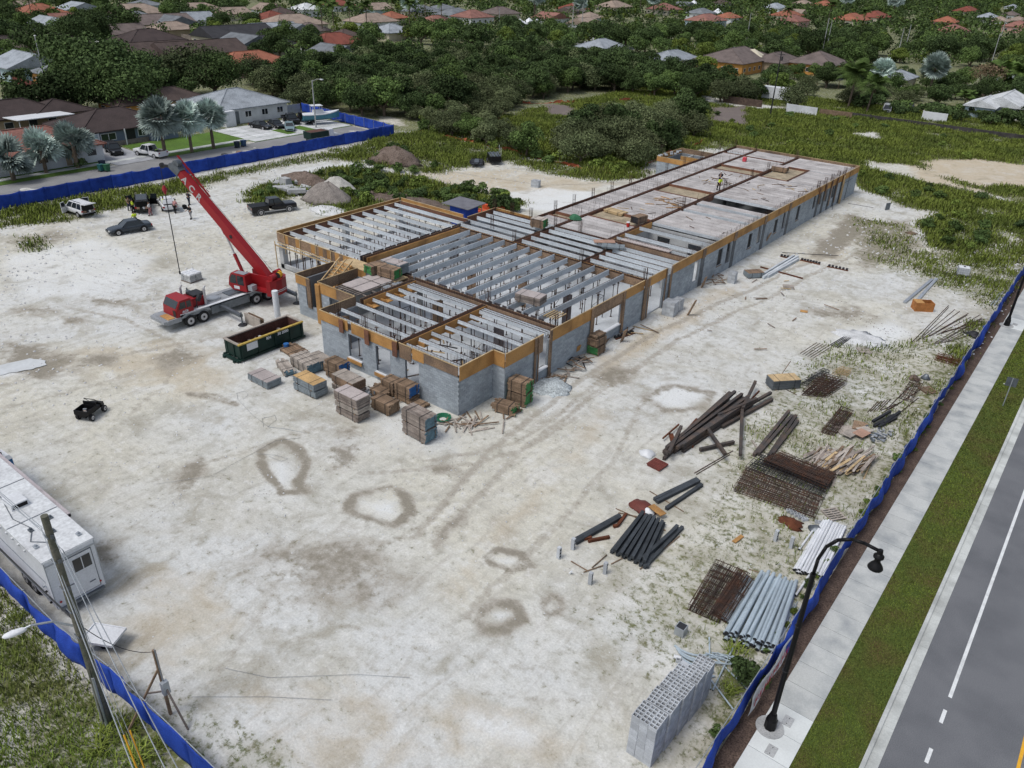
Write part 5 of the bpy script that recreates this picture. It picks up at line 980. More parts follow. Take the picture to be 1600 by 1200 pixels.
flatbed(745, 258, -.9, 'black flat trailer with its ramp gate raised beside the loaded trailer', False); flatbed(772, 254, -.75, 'black high sided trailer loaded with steel beams', True)
# ------------------------------------------------------------------ people
def skin_mesh(name, pts, edges, rad, m, parent, sub=1):
 me = bpy.data.meshes.new(name); me.from_pydata(pts, edges, []); o = bpy.data.objects.new(name, me); scene.collection.objects.link(o)
 o.modifiers.new('s', 'SKIN');
 if not me.skin_vertices: pass
 sk = me.skin_vertices[0].data if me.skin_vertices else None
 if sk:
  for i, r_ in enumerate(rad): sk[i].radius = (r_, r_) if not isinstance(r_, tuple) else r_; sk[i].use_root = (i == 0)
 o.modifiers.new('u', 'SUBSURF').levels = sub
 bpy.context.view_layer.update(); me2 = bpy.data.meshes.new_from_object(o.evaluated_get(bpy.context.evaluated_depsgraph_get())); bpy.data.objects.remove(o)
 me2.materials.clear(); me2.materials.append(m); me2.polygons.foreach_set('material_index', [0] * len(me2.polygons))
 return put(name, me2, parent, smooth=True)
def person(loc, rz, label, shirt, trousers, hat=None, bend=0., arm=.2, stride=.12, sc=1.):
 t = thing('person', label, 'person', loc, rz); t.scale = (sc, sc, sc); cb_, sb_ = math.cos(bend), math.sin(bend)
 def up(x, y, z): dz = z - .95; return (x * cb_ + dz * sb_, y, .95 - x * sb_ * .3 + dz * cb_)
 J = {'pel': (0, 0, .95), 'hipL': (0, .1, .9), 'hipR': (0, -.1, .9), 'knL': (stride, .11, .5), 'knR': (-stride * .3, -.11, .5), 'anL': (stride * .9, .12, .09), 'anR': (-stride * 1.3, -.12, .09), 'toL': (stride * .9 + .17, .13, .04), 'toR': (-stride * 1.3 + .17, -.13, .04),
         'chest': up(0, 0, 1.3), 'neck': up(.01, 0, 1.48), 'hd': up(.03, 0, 1.62), 'hd2': up(.03, 0, 1.72), 'shL': up(0, .19, 1.42), 'shR': up(0, -.19, 1.42), 'elL': up(arm * .6, .26, 1.15), 'elR': up(arm, -.26, 1.15), 'haL': up(arm * 1.6 + .1, .24, .95), 'haR': up(arm * 2 + .15, -.22, 1.05)}
 K = list(J); E = [('pel', 'hipL'), ('pel', 'hipR'), ('hipL', 'knL'), ('hipR', 'knR'), ('knL', 'anL'), ('knR', 'anR'), ('anL', 'toL'), ('anR', 'toR'), ('pel', 'chest'), ('chest', 'neck'), ('neck', 'hd'), ('hd', 'hd2'), ('chest', 'shL'), ('chest', 'shR'), ('shL', 'elL'), ('shR', 'elR'), ('elL', 'haL'), ('elR', 'haR')]
 Rd = dict(pel=.13, hipL=.09, hipR=.09, knL=.06, knR=.06, anL=.045, anR=.045, toL=.04, toR=.04, chest=.145, neck=.06, hd=.095, hd2=.08, shL=.065, shR=.065, elL=.045, elR=.045, haL=.04, haR=.04)
 skin_mesh('body', [J[k_] for k_ in K], [(K.index(a), K.index(b)) for a, b in E], [Rd[k_] for k_ in K], skinm, t)
 def sub_(nm, keys, m, ex):
  ks = [k_ for k_ in K if k_ in keys]; skin_mesh(nm, [J[k_] for k_ in ks], [(ks.index(a), ks.index(b)) for a, b in E if a in ks and b in ks], [Rd[k_] + ex for k_ in ks], m, t)
 sub_('trousers', ('pel', 'hipL', 'hipR', 'knL', 'knR', 'anL', 'anR'), trousers, .03); sub_('shirt', ('pel', 'chest', 'neck', 'shL', 'shR', 'elL', 'elR'), shirt, .045)
 h = Vector(J['hd2']); MB().loft([[(h.x - .01 + r_ * math.cos(a), r_ * math.sin(a) * .9, h.z + z) for a in [i * math.pi / 4 for i in range(8)]] for r_, z in ((.115, -.02), (.11, .05), (.06, .11))]).build('hard_hat' if hat else 'hair', hat or black, t, smooth=True)
 for k_ in ('anL', 'anR'): v = J[k_]; MB().box(v[0] - .07, v[0] + .2, v[1] - .05, v[1] + .05, 0, .1).build('shoe', black, t)
 return t
navy = mat('navy_cloth', (.02, .026, .045), .9); jean = mat('jeans', (.06, .075, .11), .9); greyc = mat('grey_cloth', (.22, .22, .23), .9); pinkc = mat('pale_pink_cloth', (.40, .20, .20), .9); tanc = mat('tan_cloth', (.24, .18, .12), .9); whc = mat('white_cloth', (.55, .55, .55), .9)
person((*at(1124, 289, 3.82)[:2], 3.82), 2.0, 'worker in a dark jacket and white hard hat holding a hose on the deck', navy, navy, whitep, .15, .35)
person((*at(1122, 297, 3.82)[:2], 3.82), -.6, 'worker in a bright yellow vest standing nearer on the deck', hivis, black, whitep, .5, .3)
MB_ = MB().tube([(0, 0, 0), (.5, .1, -.6), (1.2, .4, -.95), (2.6, .5, -1.0)], .03, 5); tag(MB_.build('hose', black, None, (at(1124, 289, 3.82).x + .5, at(1124, 289, 3.82).y, 4.85)), 'thin dark hose running from the hands of the worker on the deck', 'hose')
for px, py, rz, sh_, tr, ht, lb in ((213, 353, 3, hivis, navy, None, 'worker in a yellow hi-vis shirt standing behind the dark sedan'), (257, 329, 1, hivis, navy, None, 'worker in a yellow hi-vis shirt beside the white sedan'), (203, 329, 0, tanc, jean, None, 'person in a tan top standing left of the black minivan'),
  (209, 333, 1, hivis, black, None, 'person in a yellow vest leaning at the side door of the black minivan'), (236, 337, 4, whc, pinkc, None, 'person in white top and pink shorts walking behind the black minivan'), (274, 333, 2, pinkc, black, None, 'person bending over bags behind the white sedan'),
  (299, 342, 5, black, greyc, None, 'person in a black top and grey trousers walking right of the white sedan'), (296, 320, 2, navy, navy, None, 'person in dark clothes standing beyond the white sedan near the bags')):
 person(at(px, py), rz, lb, sh_, tr, ht, .5 if 'bending' in lb else .05)
for px, py, m_, lb in ((289, 326, black, 'black bag on the ground beside the person in dark clothes'), (283, 330, galv, 'grey bucket on the ground right of the white sedan')): p = at(px, py); tag(MB().loft([[(-.3, -.25, 0), (.3, -.25, 0), (.3, .25, 0), (-.3, .25, 0)], [(-.22, -.18, .5), (.22, -.18, .5), (.22, .18, .5), (-.22, .18, .5)]]).build('bag' if m_ is black else 'bucket', m_, None, p), lb, 'bag' if m_ is black else 'bucket')
# ------------------------------------------------------------------ poles and lamps
def street_lamp(x, y, label):
 t = thing('street_lamp', label, 'street lamp', (x, y, .12))
 MB().cyl((0, 0, -.02), (0, 0, .03), .62, n=24).build('footing', concrete, t)
 MB().loft([[(r_ * math.cos(i * math.pi / 4 + .39), r_ * math.sin(i * math.pi / 4 + .39), z) for i in range(8)] for r_, z in ((.27, .03), (.26, .55), (.22, .62), (.16, .9))]).build('base', black, t)
 MB().cyl((0, 0, .85), (0, 0, 9.0), .12, .10, 12).cyl((0, 0, 8.9), (0, 0, 9.05), .11, n=12).build('pole', black, t)
 pts = [(0, 0, 9.0), (.02, 0, 9.8), (.18, 0, 10.5), (.5, 0, 11.0), (.95, 0, 11.28), (1.4, 0, 11.34), (1.95, 0, 11.28)]; MB().tube(pts, .07, 10).build('arm', black, t, smooth=True)
 MB().cyl((1.98, 0, 11.35), (1.98, 0, 11.2), .09, .11, 10).build('finial', black, t)
 MB().loft([[(1.98 + r_ * math.cos(a), r_ * math.sin(a), z) for a in [i * math.pi / 8 for i in range(16)]] for r_, z in ((.07, 11.22), (.12, 11.14), (.19, 11.08), (.19, 11.0), (.12, 10.95), (.11, 10.82), (.16, 10.74), (.24, 10.62), (.28, 10.52), (.26, 10.48))]).build('lamp_shade', black, t, smooth=True)
 MB().cyl((-.02, 0, 3.6), (-.02, 0, 3.66), .14, n=10).cyl((-.02, 0, 6.2), (-.02, 0, 6.24), .12, n=10).build('clamp', darksteel, t); return t
street_lamp(-4.72, 25.9, 'tall black street lamp with a curved arm on the pale sidewalk slab in front'); street_lamp(-4.75, 84.2, 'black street lamp farther up the sidewalk at the right edge of the picture')
UP = thing('utility_pole', 'weathered wooden utility pole with a street light arm in front of the white trailer', 'utility pole', (-27.3, 7.4, 0))
polem = mat('mossy_pole_wood', (.13, .125, .10), .95, .35, 1.2, 10, .15, .2, 0, 0, (.07, .085, .055))
MB().cyl((0, 0, -.1), (.45, 0, 11.7), .19, .13, 14).build('pole', polem, UP); MB().cyl((.16, -.12, 0), (.28, -.1, 3.2), .06, n=8).cyl((-.1, -.16, 0), (.0, -.14, 2.4), .04, n=8).cyl((.05, .17, 0), (.3, .15, 7.5), .03, n=6).build('conduit', galv, UP)
hp = at(22, 992, 6.6); hx, hy = hp.x + 27.3, hp.y - 7.4
MB().tube([(.2, 0, 6.0), (hx * .35, hy * .35, 6.55), (hx * .7, hy * .7, 6.75), (hx * .86, hy * .86, 6.7)], .045, 8).build('lamp_arm', galv, UP)
d_ = Vector((hx, hy, 0)).normalized(); lh = Vector((hx * .9, hy * .9, 6.68)); pr_ = Vector((-d_.y, d_.x, 0))
MB().loft([[tuple(lh + d_ * a + pr_ * (w_ * math.cos(q)) + Vector((0, 0, h_ * math.sin(q)))) for q in [i * math.pi / 4 for i in range(8)]] for a, w_, h_ in ((-.25, .06, .05), (-.1, .13, .1), (.25, .17, .12), (.5, .12, .08), (.58, .03, .03))]).build('lamp_head', whitep, UP, smooth=True)
hw = MB()
for z in (5.6, 7.0, 8.2, 9.6, 10.8): hw.cyl((.04 * z - .2, -.15, z), (.04 * z + .2, -.15, z), .03).cb((.04 * z + .16, 0, z), (.12, .12, .14))
hw.build('bracket', steel, UP)
def wire(a, b, sag, label, r_=.014, n=10):
 a, b = Vector(a), Vector(b); pts = [tuple((b - a) * (i / n) + Vector((0, 0, -sag * 4 * (i / n) * (1 - i / n)))) for i in range(n + 1)]
 return tag(MB().tube(pts, r_, 4).build('cable', darksteel, None, a), label, 'cable')
def wire2(a, b, sag, label): o = wire(a, b, sag, label, .016); o.data.materials.clear(); o.data.materials.append(galv)
for k, (z, zz_, dy) in enumerate(((11.2, 11.4, -.2), (10.6, 11.0, .1), (9.9, 10.2, .25))): wire2((-26.9, 7.4 + dy, z), (-75, 7.0 + dy * 6, zz_), .9, 'thin pale overhead wire running left over the trailer, %s of three' % ('highest', 'middle', 'lowest')[k]); wire2((-26.9, 7.4 + dy, z), (-3, 2.2 + dy * 4, zz_), .6, 'thin pale overhead wire from the utility pole toward the road, %s of three' % ('highest', 'middle', 'lowest')[k])
wire((-27.0, 7.4, 6.2), (-75, 7.6, 6.6), .8, 'thick black cable running left from the pole along the blue fence', .035)
wire((-27.0, 7.5, 5.9), (-75, 7.9, 6.2), .9, 'second black cable beside the thick one running left from the pole', .03)
sp_ = (-25.7, 9.4)
wire((-27.0, 7.5, 6.0), (sp_[0], sp_[1], 3.9), .5, 'black service wire sagging from the utility pole to the small wooden post', .02)
wire((-27.0, 7.35, 4.9), (-27.1, 7.2, .5), -.2, 'black cable hanging down the side of the utility pole', .02)
for dy in (0, .25):
 gy0 = Vector((-26.7, 7.3, 9)); gy1 = Vector((-23.6, 6.9 + dy, .1)); o = tag(MB().cyl((0, 0, 0), tuple(gy1 - gy0), .012, n=4).build('guy_wire', galv, None, gy0), 'thin guy wire from the utility pole down to the ground by the yellow guards', 'guy wire', 'guy wires of the utility pole')
 tag(MB().cyl((0, 0, 0), (-.75, .1, 2.1), .035, n=8).build('guy_guard', yell, None, gy1), 'yellow plastic guy guard in the weeds at the foot of the wires', 'guy guard', 'guy guards of the utility pole')
SPo = thing('service_post', 'leaning wooden service post with diagonal braces and a meter box by the blue fence', 'post', (sp_[0], sp_[1], 0))
MB().bar((0, 0, 0), (0, 0, 4.0), .12, .12).build('post', woodbrown, SPo); MB().bar((0, 0, 2.9), (-.55, -1.7, 0), .07, .09).build('brace', woodbrown, SPo); MB().bar((0, 0, 2.2), (1.3, .05, 0), .07, .09).build('brace', woodgrey, SPo); MB().bar((0, 0, 1.5), (-.5, -.6, 1.5), .05, .07).build('brace', woodgrey, SPo)
MB().box(.07, .28, -.15, .15, 1.5, 2.2).build('meter_box', galv, SPo); MB().cyl((.1, 0, 2.2), (.1, 0, 4.1), .03).build('conduit', galv, SPo)
LD = thing('wash_basin', 'white rectangular basin lid resting on a black drum beside the blue fence', 'lid', (*at(166, 1008)[:2], 0), .5)
MB().box(-.85, .85, -.6, .6, .62, .70).build('lid', whitep, LD); MB().box(-.85, .85, -.6, -.55, .7, .76).box(-.85, .85, .55, .6, .7, .76).box(-.85, -.8, -.55, .55, .7, .76).box(.8, .85, -.55, .55, .7, .76).build('lid_rim', whitep, LD); MB().cyl((0, 0, .3), (0, 0, .62), .35, n=14).build('drum', black, LD); MB().cyl((0, 0, 0), (0, 0, .3), .25, n=14).build('drum_base', darksteel, LD)
SG = thing('road_sign', 'grey back of a road sign on a post in the grass verge', 'sign', (*at(1566, 636)[:2], .09), .15)
MB().cyl((0, 0, 0), (0, 0, 2.5), .035).build('post', galv, SG); MB().box(-.38, .38, .04, .055, 1.75, 2.5).build('sign_plate', steel, SG)
def pole(px, py, h, label, m=polem, r_=.13, arm=None, cross=False, cat='utility pole', nm='wooden_pole'):
 p = at(px, py); t = thing(nm, label, cat, (p.x, p.y, 0)); MB().cyl((0, 0, 0), (0, 0, h), r_, r_ * .7, 8).build('pole', m, t)
 if arm: MB().tube([(0, 0, h - .2), (arm[0] * .5, arm[1] * .5, h + .25), (arm[0], arm[1], h + .3)], .05, 6).build('lamp_arm', m, t); MB().cb((arm[0], arm[1], h + .27), (.7, .3, .16)).build('lamp_head', whitep, t)
 if cross: MB().box(-.9, .9, -.06, .06, h - .6, h - .48).cyl((.3, .2, h - 1.8), (.3, .2, h - 1.0), .2).build('crossarm', m, t)
 return t
pole(494, 200, 8.6, 'concrete street light pole in the driveway island in front of the boat', concrete, .14, (2.0, .6), nm='street_light', cat='street light'); pole(72, 131, 10, 'pale street light pole among the dark trees at upper left', concrete, .14, (-2.2, 1), nm='street_light', cat='street light')
pole(1203, 182, 13.5, 'dark wooden utility pole at the edge of the green field', darksteel, .16, None, True)
for i, (px, py, h) in enumerate(((1282, 95, 14), (1288, 93, 13), (1400, 96, 11), (1412, 86, 11), (1545, 112, 12), (893, 62, 12), (908, 60, 13), (1166, 68, 12), (780, 52, 10), (1560, 70, 12))): pole(px, py, h, 'distant slim pole in the trees, ' + ['left of a close pair by the brown roofs', 'right of a close pair by the brown roofs', 'left one between the silver palms', 'right one between the silver palms', 'leaning beside the palms at far right', 'left of the pair over the woods', 'right of the pair over the woods', 'beside the large brown roof', 'short one near the white tents', 'behind the yellow pickup'][i], concrete, .15)
# ------------------------------------------------------------------ packs of lumber and plywood
PL = {}
def pack(px, py, label, L_=2.44, W_=1.2, H_=.9, kind='lumber', m=woodgrey, end=None, z0=0., rz=0., top=None, nx_=5, nz=6, strap=2, jit=.02, at_=None, cat=None):
 p = at_ or at(px, py, z0); t = thing({'lumber': 'lumber_pack', 'ply': 'plywood_stack'}[kind], label, cat or {'lumber': 'lumber', 'ply': 'plywood stack'}[kind], (p[0], p[1], z0), rz)
 b0 = .1
 for s_ in (-.35, .35): MB().box(s_ * L_ - .05, s_ * L_ + .05, -W_ / 2, W_ / 2, 0, b0).build('bearer', woodbrown, t)
 hz = (H_ - b0) / nz
 if kind == 'lumber':
  wy_ = W_ / nx_; key = (round(L_, 2), round(wy_, 3), round(hz, 3), m.name, end.name if end else '')
  if key not in PL: PL[key] = MB().bar((-L_ / 2, 0, 0), (L_ / 2, 0, 0), wy_ * .90, hz * .90, 0, 1).mesh('plank', [m, end or m])
  for k in range(nz):
   for j in range(nx_):
    if 0 < j < nx_ - 1 and k < nz - 1: continue
    put('plank', PL[key], t, (rr.uniform(-jit, jit) * 3, -W_ / 2 + wy_ * (j + .5), b0 + hz * (k + .5)), rr.uniform(-.006, .006))
  MB().box(-L_ / 2 + .08, L_ / 2 - .08, -W_ / 2 + wy_, W_ / 2 - wy_, b0, H_ - hz).build('core', end or m, t)
 else:
  for k in range(nz): MB().cb((0, 0, 0), (L_, W_, hz * .88)).build('sheet', m, t, (rr.uniform(-jit, jit), rr.uniform(-jit, jit), b0 + hz * (k + .5)), rr.uniform(-.006, .006))
  if end: MB().box(L_ / 2 + .022, L_ / 2 + .03, -W_ / 2 + .03, W_ / 2 - .03, b0, H_ - .02).build('painted_end', end, t)
 if top: MB().cb((0, 0, H_ + .015), (L_ * .98, W_ * .98, .02)).build('top_sheet', top, t)
 for i in range(strap):
  x = (-.28 + .56 * i / max(1, strap - 1)) * L_; MB().box(x - .02, x + .02, -W_ / 2 - .03, -W_ / 2 - .022, .05, H_ + .01).box(x - .02, x + .02, W_ / 2 + .022, W_ / 2 + .03, .05, H_ + .01).box(x - .02, x + .02, -W_ / 2 - .03, W_ / 2 + .03, H_ + .028, H_ + .034).build('strap', darksteel, t)
 return t
pack(414, 597, 'low grey blue plywood stack farthest left, nearest the dumpster', 2.5, 1.3, .62, 'ply', plygrey, None, top=plygreytop, nz=5)
pack(486, 612, 'lower tier of the two tier blue grey plywood stack', 2.5, 1.25, .62, 'ply', plygrey, rz=.04, nz=5); pack(484, 612, 'blue grey plywood stack with a bright yellow plywood sheet on top', 2.5, 1.25, .6, 'ply', plygrey, None, .62, -.02, ply if False else mat('bright_plywood', (.50, .33, .15), .7, .2, 1), nz=5, at_=at(486, 612))
pack(546, 611, 'grey plywood stack underneath the brown topped one', 2.5, 1.25, .55, 'ply', woodgrey, rz=.03, nz=5); pack(543, 611, 'brown topped plywood stack resting on a grey one beside the blue ended lumber', 2.5, 1.3, .75, 'ply', plyold, None, .55, -.03, woodpale, nz=7, at_=at(546, 611))
pack(552, 649, 'lowest tier of the tall grey stack standing in the front row', 2.4, 1.2, .62, 'lumber', woodgrey, rz=-.02, nx_=6, nz=4); pack(552, 649, 'middle pale tier of the tall grey stack in the front row', 2.4, 1.2, .5, 'ply', woodpale, None, .62, .02, nz=4, at_=at(552, 649)); pack(552, 649, 'top tier of the tall grey stack in the front row, with grey planks', 2.45, 1.25, .82, 'ply', woodgrey, None, 1.12, 0, plygreytop, nz=8, at_=at(552, 649))
pack(603, 641, 'brown strapped lumber pack between the tall grey stacks', 1.9, 1.1, .95, 'lumber', woodbrown, nx_=6, nz=5); pack(656, 681, 'lower half of the tall grey lumber stack standing nearest the camera', 2.4, 1.15, 1.05, 'lumber', woodgrey, tealp, rz=-.06, nx_=7, nz=7); pack(656, 681, 'upper half of the tall grey lumber stack standing nearest the camera', 2.4, 1.15, 1.0, 'lumber', woodgrey, tealp, 1.05, -.04, nx_=7, nz=7, at_=at(656, 681))
pack(480, 575, 'large bundle of pale grey lumber with teal painted ends behind the plywood', 2.6, 1.5, .95, 'lumber', woodpale, tealp, rz=-.12, nx_=9, nz=6, strap=3)
pack(447, 579, 'smaller loose bundle of pale boards with teal ends left of the large bundle', 2.3, .9, .5, 'lumber', woodpale, tealp, rz=-.35, nx_=6, nz=4, jit=.08)
pack(458, 549, 'thin brown pallets and boards lying beside the blue bucket', 2.0, 1.6, .25, 'lumber', plyold, rz=-.1, nx_=6, nz=2, jit=.1)
pack(505, 571, 'low brown plywood form box behind the lumber bundles', 2.6, 1.0, .75, 'ply', plyold, None, 0, -.1, woodpale, nz=6)
pack(529, 590, 'low brown lumber pack under the blue ended one by the wall', 1.8, 1.1, .55, 'lumber', woodbrown, nx_=6, nz=3); pack(529, 590, 'blue ended lumber pack nearest the first window opening', 1.7, 1.1, 1.0, 'lumber', woodbrown, bluep, .55, .02, nx_=5, nz=6, at_=at(529, 590))
pack(596, 617, 'low brown lumber heap behind the rubble beside the brown pack', 1.6, 1.2, .6, 'lumber', woodbrown, rz=.05, nx_=6, nz=3, jit=.06); pack(613, 613, 'brown strapped lumber pack left of the second blue ended one', 1.4, 1.1, 1.2, 'lumber', woodbrown, rz=-.02, nx_=6, nz=6)
pack(636, 624, 'low brown lumber pack under the second blue ended one', 1.6, 1.1, .5, 'lumber', woodbrown, nx_=6, nz=3); pack(636, 624, 'blue ended lumber pack under the third window opening', 1.6, 1.1, .95, 'lumber', woodbrown, bluep, .5, 0, nx_=5, nz=6, at_=at(636, 624)); pack(655, 634, 'low plank pallet beside the second blue ended pack', 1.4, .9, .3, 'lumber', woodbrown, nx_=5, nz=2)
pack(812, 629, 'lower green ended lumber pack standing by the wall corner', 1.6, 1.15, 1.05, 'lumber', woodbrown, greenp, rz=.12, nx_=5, nz=6); pack(812, 629, 'upper green ended lumber pack standing by the wall corner', 1.6, 1.15, 1.0, 'lumber', woodbrown, greenp, 1.05, .10, nx_=5, nz=6, at_=at(812, 629))
pack(790, 643, 'collapsed green ended lumber pack in front of the upright one', 1.7, 1.0, .75, 'lumber', woodbrown, greenp, rz=.22, nx_=6, nz=4, jit=.1)
pack(931, 551, 'lower green ended pack under the brown one by the framed opening', 1.3, 1.1, .8, 'lumber', woodbrown, rz=1.6, end=greenp, nx_=5, nz=5); pack(931, 551, 'brown lumber pack resting on the green ended one by the framed opening', 1.5, 1.0, .75, 'lumber', plyold, None, .8, 1.55, nx_=5, nz=5, at_=at(931, 551)); pack(931, 551, 'small loose pack of boards topmost by the framed opening', 1.4, .8, .3, 'lumber', woodbrown, None, 1.55, 1.5, nx_=5, nz=2, at_=at(931, 551))
# on the formwork level
pack(583, 420, 'green ended plywood stack on the stair landing', 1.9, 1.1, .9, 'lumber', plyold, greenp, 3.97, 1.57 * 0 + 1.45, nx_=4, nz=6, at_=(-51.6, 46.0)); pack(0, 0, 'blue ended plywood stack with a pinkish top beside the stair form', 2.4, 1.2, 1.0, 'ply', plygrey, None, 3.95, .05, plygreytop, nz=7, at_=(-50.6, 47.4)); pack(0, 0, 'green ended brown stack nearest the deck sheets by the stair', 2.0, 1.1, .95, 'lumber', plyold, greenp, 3.97, .1 + math.pi, nx_=4, nz=6, at_=(-49.9, 46.1))
pack(829, 472, 'grey plywood stack resting on the joists of the main bay', 2.4, 1.3, .75, 'ply', woodgrey, None, 4.08, .15, plygreytop, nz=8); pack(842, 355, 'green ended plywood stack at the corner of the far joist bays', 1.6, 1.2, 1.0, 'lumber', plyold, greenp, 4.0, .15, top=woodpale, nx_=4, nz=7)
pack(998, 348, 'dark ended lumber pack on the deck beside the red cooler', 1.7, 1.1, .85, 'lumber', plyold, darksteel, 3.88, 1.4, nx_=5, nz=6); pack(962, 334, 'low stack of new yellow boards lying in the sunken deck bay', 2.6, 1.3, .4, 'lumber', wood, None, 3.56, -.1, nx_=7, nz=4)
pack(958, 388, 'grey plywood stack at the edge of the walkway sheet', 2.3, 1.2, .3, 'ply', plygrey, None, 3.95, .5, nz=3); pack(944, 379, 'thin orange plywood sheets beside the walkway', 2.2, 1.0, .16, 'ply', mat('salmon_plywood', (.42, .26, .19), .7, .2, 1), None, 3.95, .7, nz=2, strap=0)
pack(1218, 268, 'small pack with blue grey face in the square bay at the far deck', 2.2, 1.3, .75, 'lumber', plyold, None, 3.62, .1, plygreytop, nx_=5, nz=5)
pack(1222, 604, 'plywood stack with orange and white top among the yard materials', 2.4, 1.2, .85, 'ply', steel, None, 0, .85, wood, nz=7)
pack(1177, 432, 'plywood pack on the ground beside the long precast joists', 1.9, 1.2, .6, 'ply', plygrey, None, 0, .9, plyold, nz=5)
tag(MB().cyl((0, 0, 0), (0, 0, .45), .17, .19, 12).cyl((0, 0, .45), (0, 0, .52), .2, n=12, m=1).build('cooler', [mat('red_plastic', (.55, .03, .02), .5), whitepvc], None, at(981, 354, 3.88)), 'red drink cooler with a white lid on the deck edge', 'cooler')
p = at(898, 342, 3.9); PC = thing('green_tarp', 'crumpled green tarp on the deck beside the starter bars', 'tarp', p)
MB().loft([[(math.cos(a) * r_ * (1 + .3 * math.sin(a * 3)), math.sin(a) * r_ * .7, z) for a in [i * math.pi / 5 for i in range(10)]] for r_, z in ((.8, 0), (.6, .3), (.35, .5), (.1, .55))]).build('tarp_sheet', mat('green_tarp', (.03, .12, .06), .7), PC)
tag(MB().cyl((0, 0, 0), (0, 0, .5), .2, .24, 14).build('bucket', bluep, None, at(448, 545)), 'blue bucket on the ground between the dumpster and the lumber', 'bucket')
tag(MB().cb((0, 0, .3), (.5, .5, .6)).build('box', mat('red_box', (.5, .06, .08), .7), None, at(1163, 252, 3.85)), 'small red box standing on the far deck', 'box')
# ------------------------------------------------------------------ loose boards, stakes and rods lying on the ground: one builder
def sticks(items, nm, label, cat, group, m, w_=.12, h_=.06, z=0., lift=.0, ml=None, n=1):
 for k, (a, b) in enumerate(items):
  p = at(*a, z); q = at(*b, z); d = q - p; zz_ = z + h_ / 2 + .02 + rr.random() * lift
  o = MB().cb((0, 0, 0), (d.length, w_, h_)).build(nm, ml[k % len(ml)] if ml else m, None, ((p.x + q.x) / 2, (p.y + q.y) / 2, zz_), math.atan2(d.y, d.x)); tag(o, label, cat, group)
def scatter(cx, cy, sx, sy, n, nm, label, cat, group, ml, L0=.8, L1=2.2, w_=.1, h_=.05, ang=(0, 3.14), z=0., lift=.1):
 P_ = at(cx, cy, z)
 for k in range(n):
  q = at(cx + rr.gauss(0, sx), cy + rr.gauss(0, sy), z); o = MB().cb((0, 0, 0), (rr.uniform(L0, L1), w_, h_)).build(nm, ml[k % len(ml)], None, (q.x, q.y, z + h_ / 2 + .03 + rr.random() * lift), rr.uniform(*ang)); tag(o, label, cat, group); o.rotation_euler[1] = rr.uniform(-.05, .05)
scatter(728, 662, 16, 7, 26, 'scrap_board', 'scrap board in the pinkish heap of boards in front of the building corner', 'board', 'scrap boards in front of the corner', [woodpale, woodbrown, woodpale], .8, 1.9)
scatter(772, 658, 14, 10, 8, 'scrap_board', 'loose board lying between the scrap heap and the collapsed green ended pack', 'board', 'loose boards by the collapsed pack', [woodpale, woodbrown], 1.0, 2.0)
scatter(868, 590, 12, 4, 12, 'scrap_board', 'thin board leaning at the foot of the long wall near the tall brown posts', 'board', 'thin boards near the tall brown posts', [woodpale, woodbrown], .9, 1.8)
scatter(900, 572, 12, 6, 24, 'scrap_board', 'board in the dark jumbled wood heap by the long wall', 'board', 'boards of the dark heap by the long wall', [woodbrown, woodgrey, darksteel, plyold], .5, 1.5, lift=.5)
scatter(985, 520, 20, 8, 8, 'scrap_board', 'board lying on the ground below the framed opening', 'board', 'boards below the framed opening', [woodbrown, wood, plyold], .8, 2.6)
scatter(1115, 440, 14, 6, 14, 'scrap_board', 'scrap board heaped against the wall beside the pale block cube', 'board', 'scrap boards heaped by the block cube', [woodbrown, plyold, woodpale], .5, 1.5, lift=.3)
scatter(1200, 470, 70, 30, 16, 'scrap_board', 'single small board lying scattered on the pale ground right of the building', 'board', 'scattered small boards right of the building', [woodgrey, woodbrown, wood], .4, 1.6)
scatter(620, 372 + 250, 10, 4, 8, 'scrap_board', 'board lying at the foot of the front wall between the lumber packs', 'board', 'boards between the packs', [woodbrown, woodgrey], .6, 1.4)
scatter(571, 628, 10, 6, 26, 'rubble_piece', 'piece of grey metal rubble heaped behind the tall grey stack', 'rubble', 'grey rubble behind the tall stack', [steel, galv, woodgrey], .3, .9, lift=.6)
# lumber scrap pile in the yard: many boards side by side
for k in range(110):
 f_ = k / 109; a = (1268 + f_ * 86 + rr.uniform(-6, 6), 732 + f_ * 8 - rr.uniform(0, 24)); p = at(*a); o = MB().cb((0, 0, 0), (rr.uniform(1.3, 2.7), rr.choice([.09, .14, .2]), .05)).build('scrap_plank', rr.choice([woodpale, woodpale, woodgrey, woodbrown, wood]), None, (p.x, p.y, .05 + rr.random() * (.15 + .45 * f_)), rr.uniform(.85, 1.35) + .35); tag(o, 'plank in the wide heap of pale scrap planks near the blue fence', 'plank', 'planks of the pale scrap heap'); o.rotation_euler[1] = rr.uniform(-.08, .08)
sticks([((1307, 740), (1301, 760)), ((1175, 625 + 64), (1190, 712))], 'board', 'single pale board sticking out of the scrap heap', 'board', 'boards sticking out', woodpale)
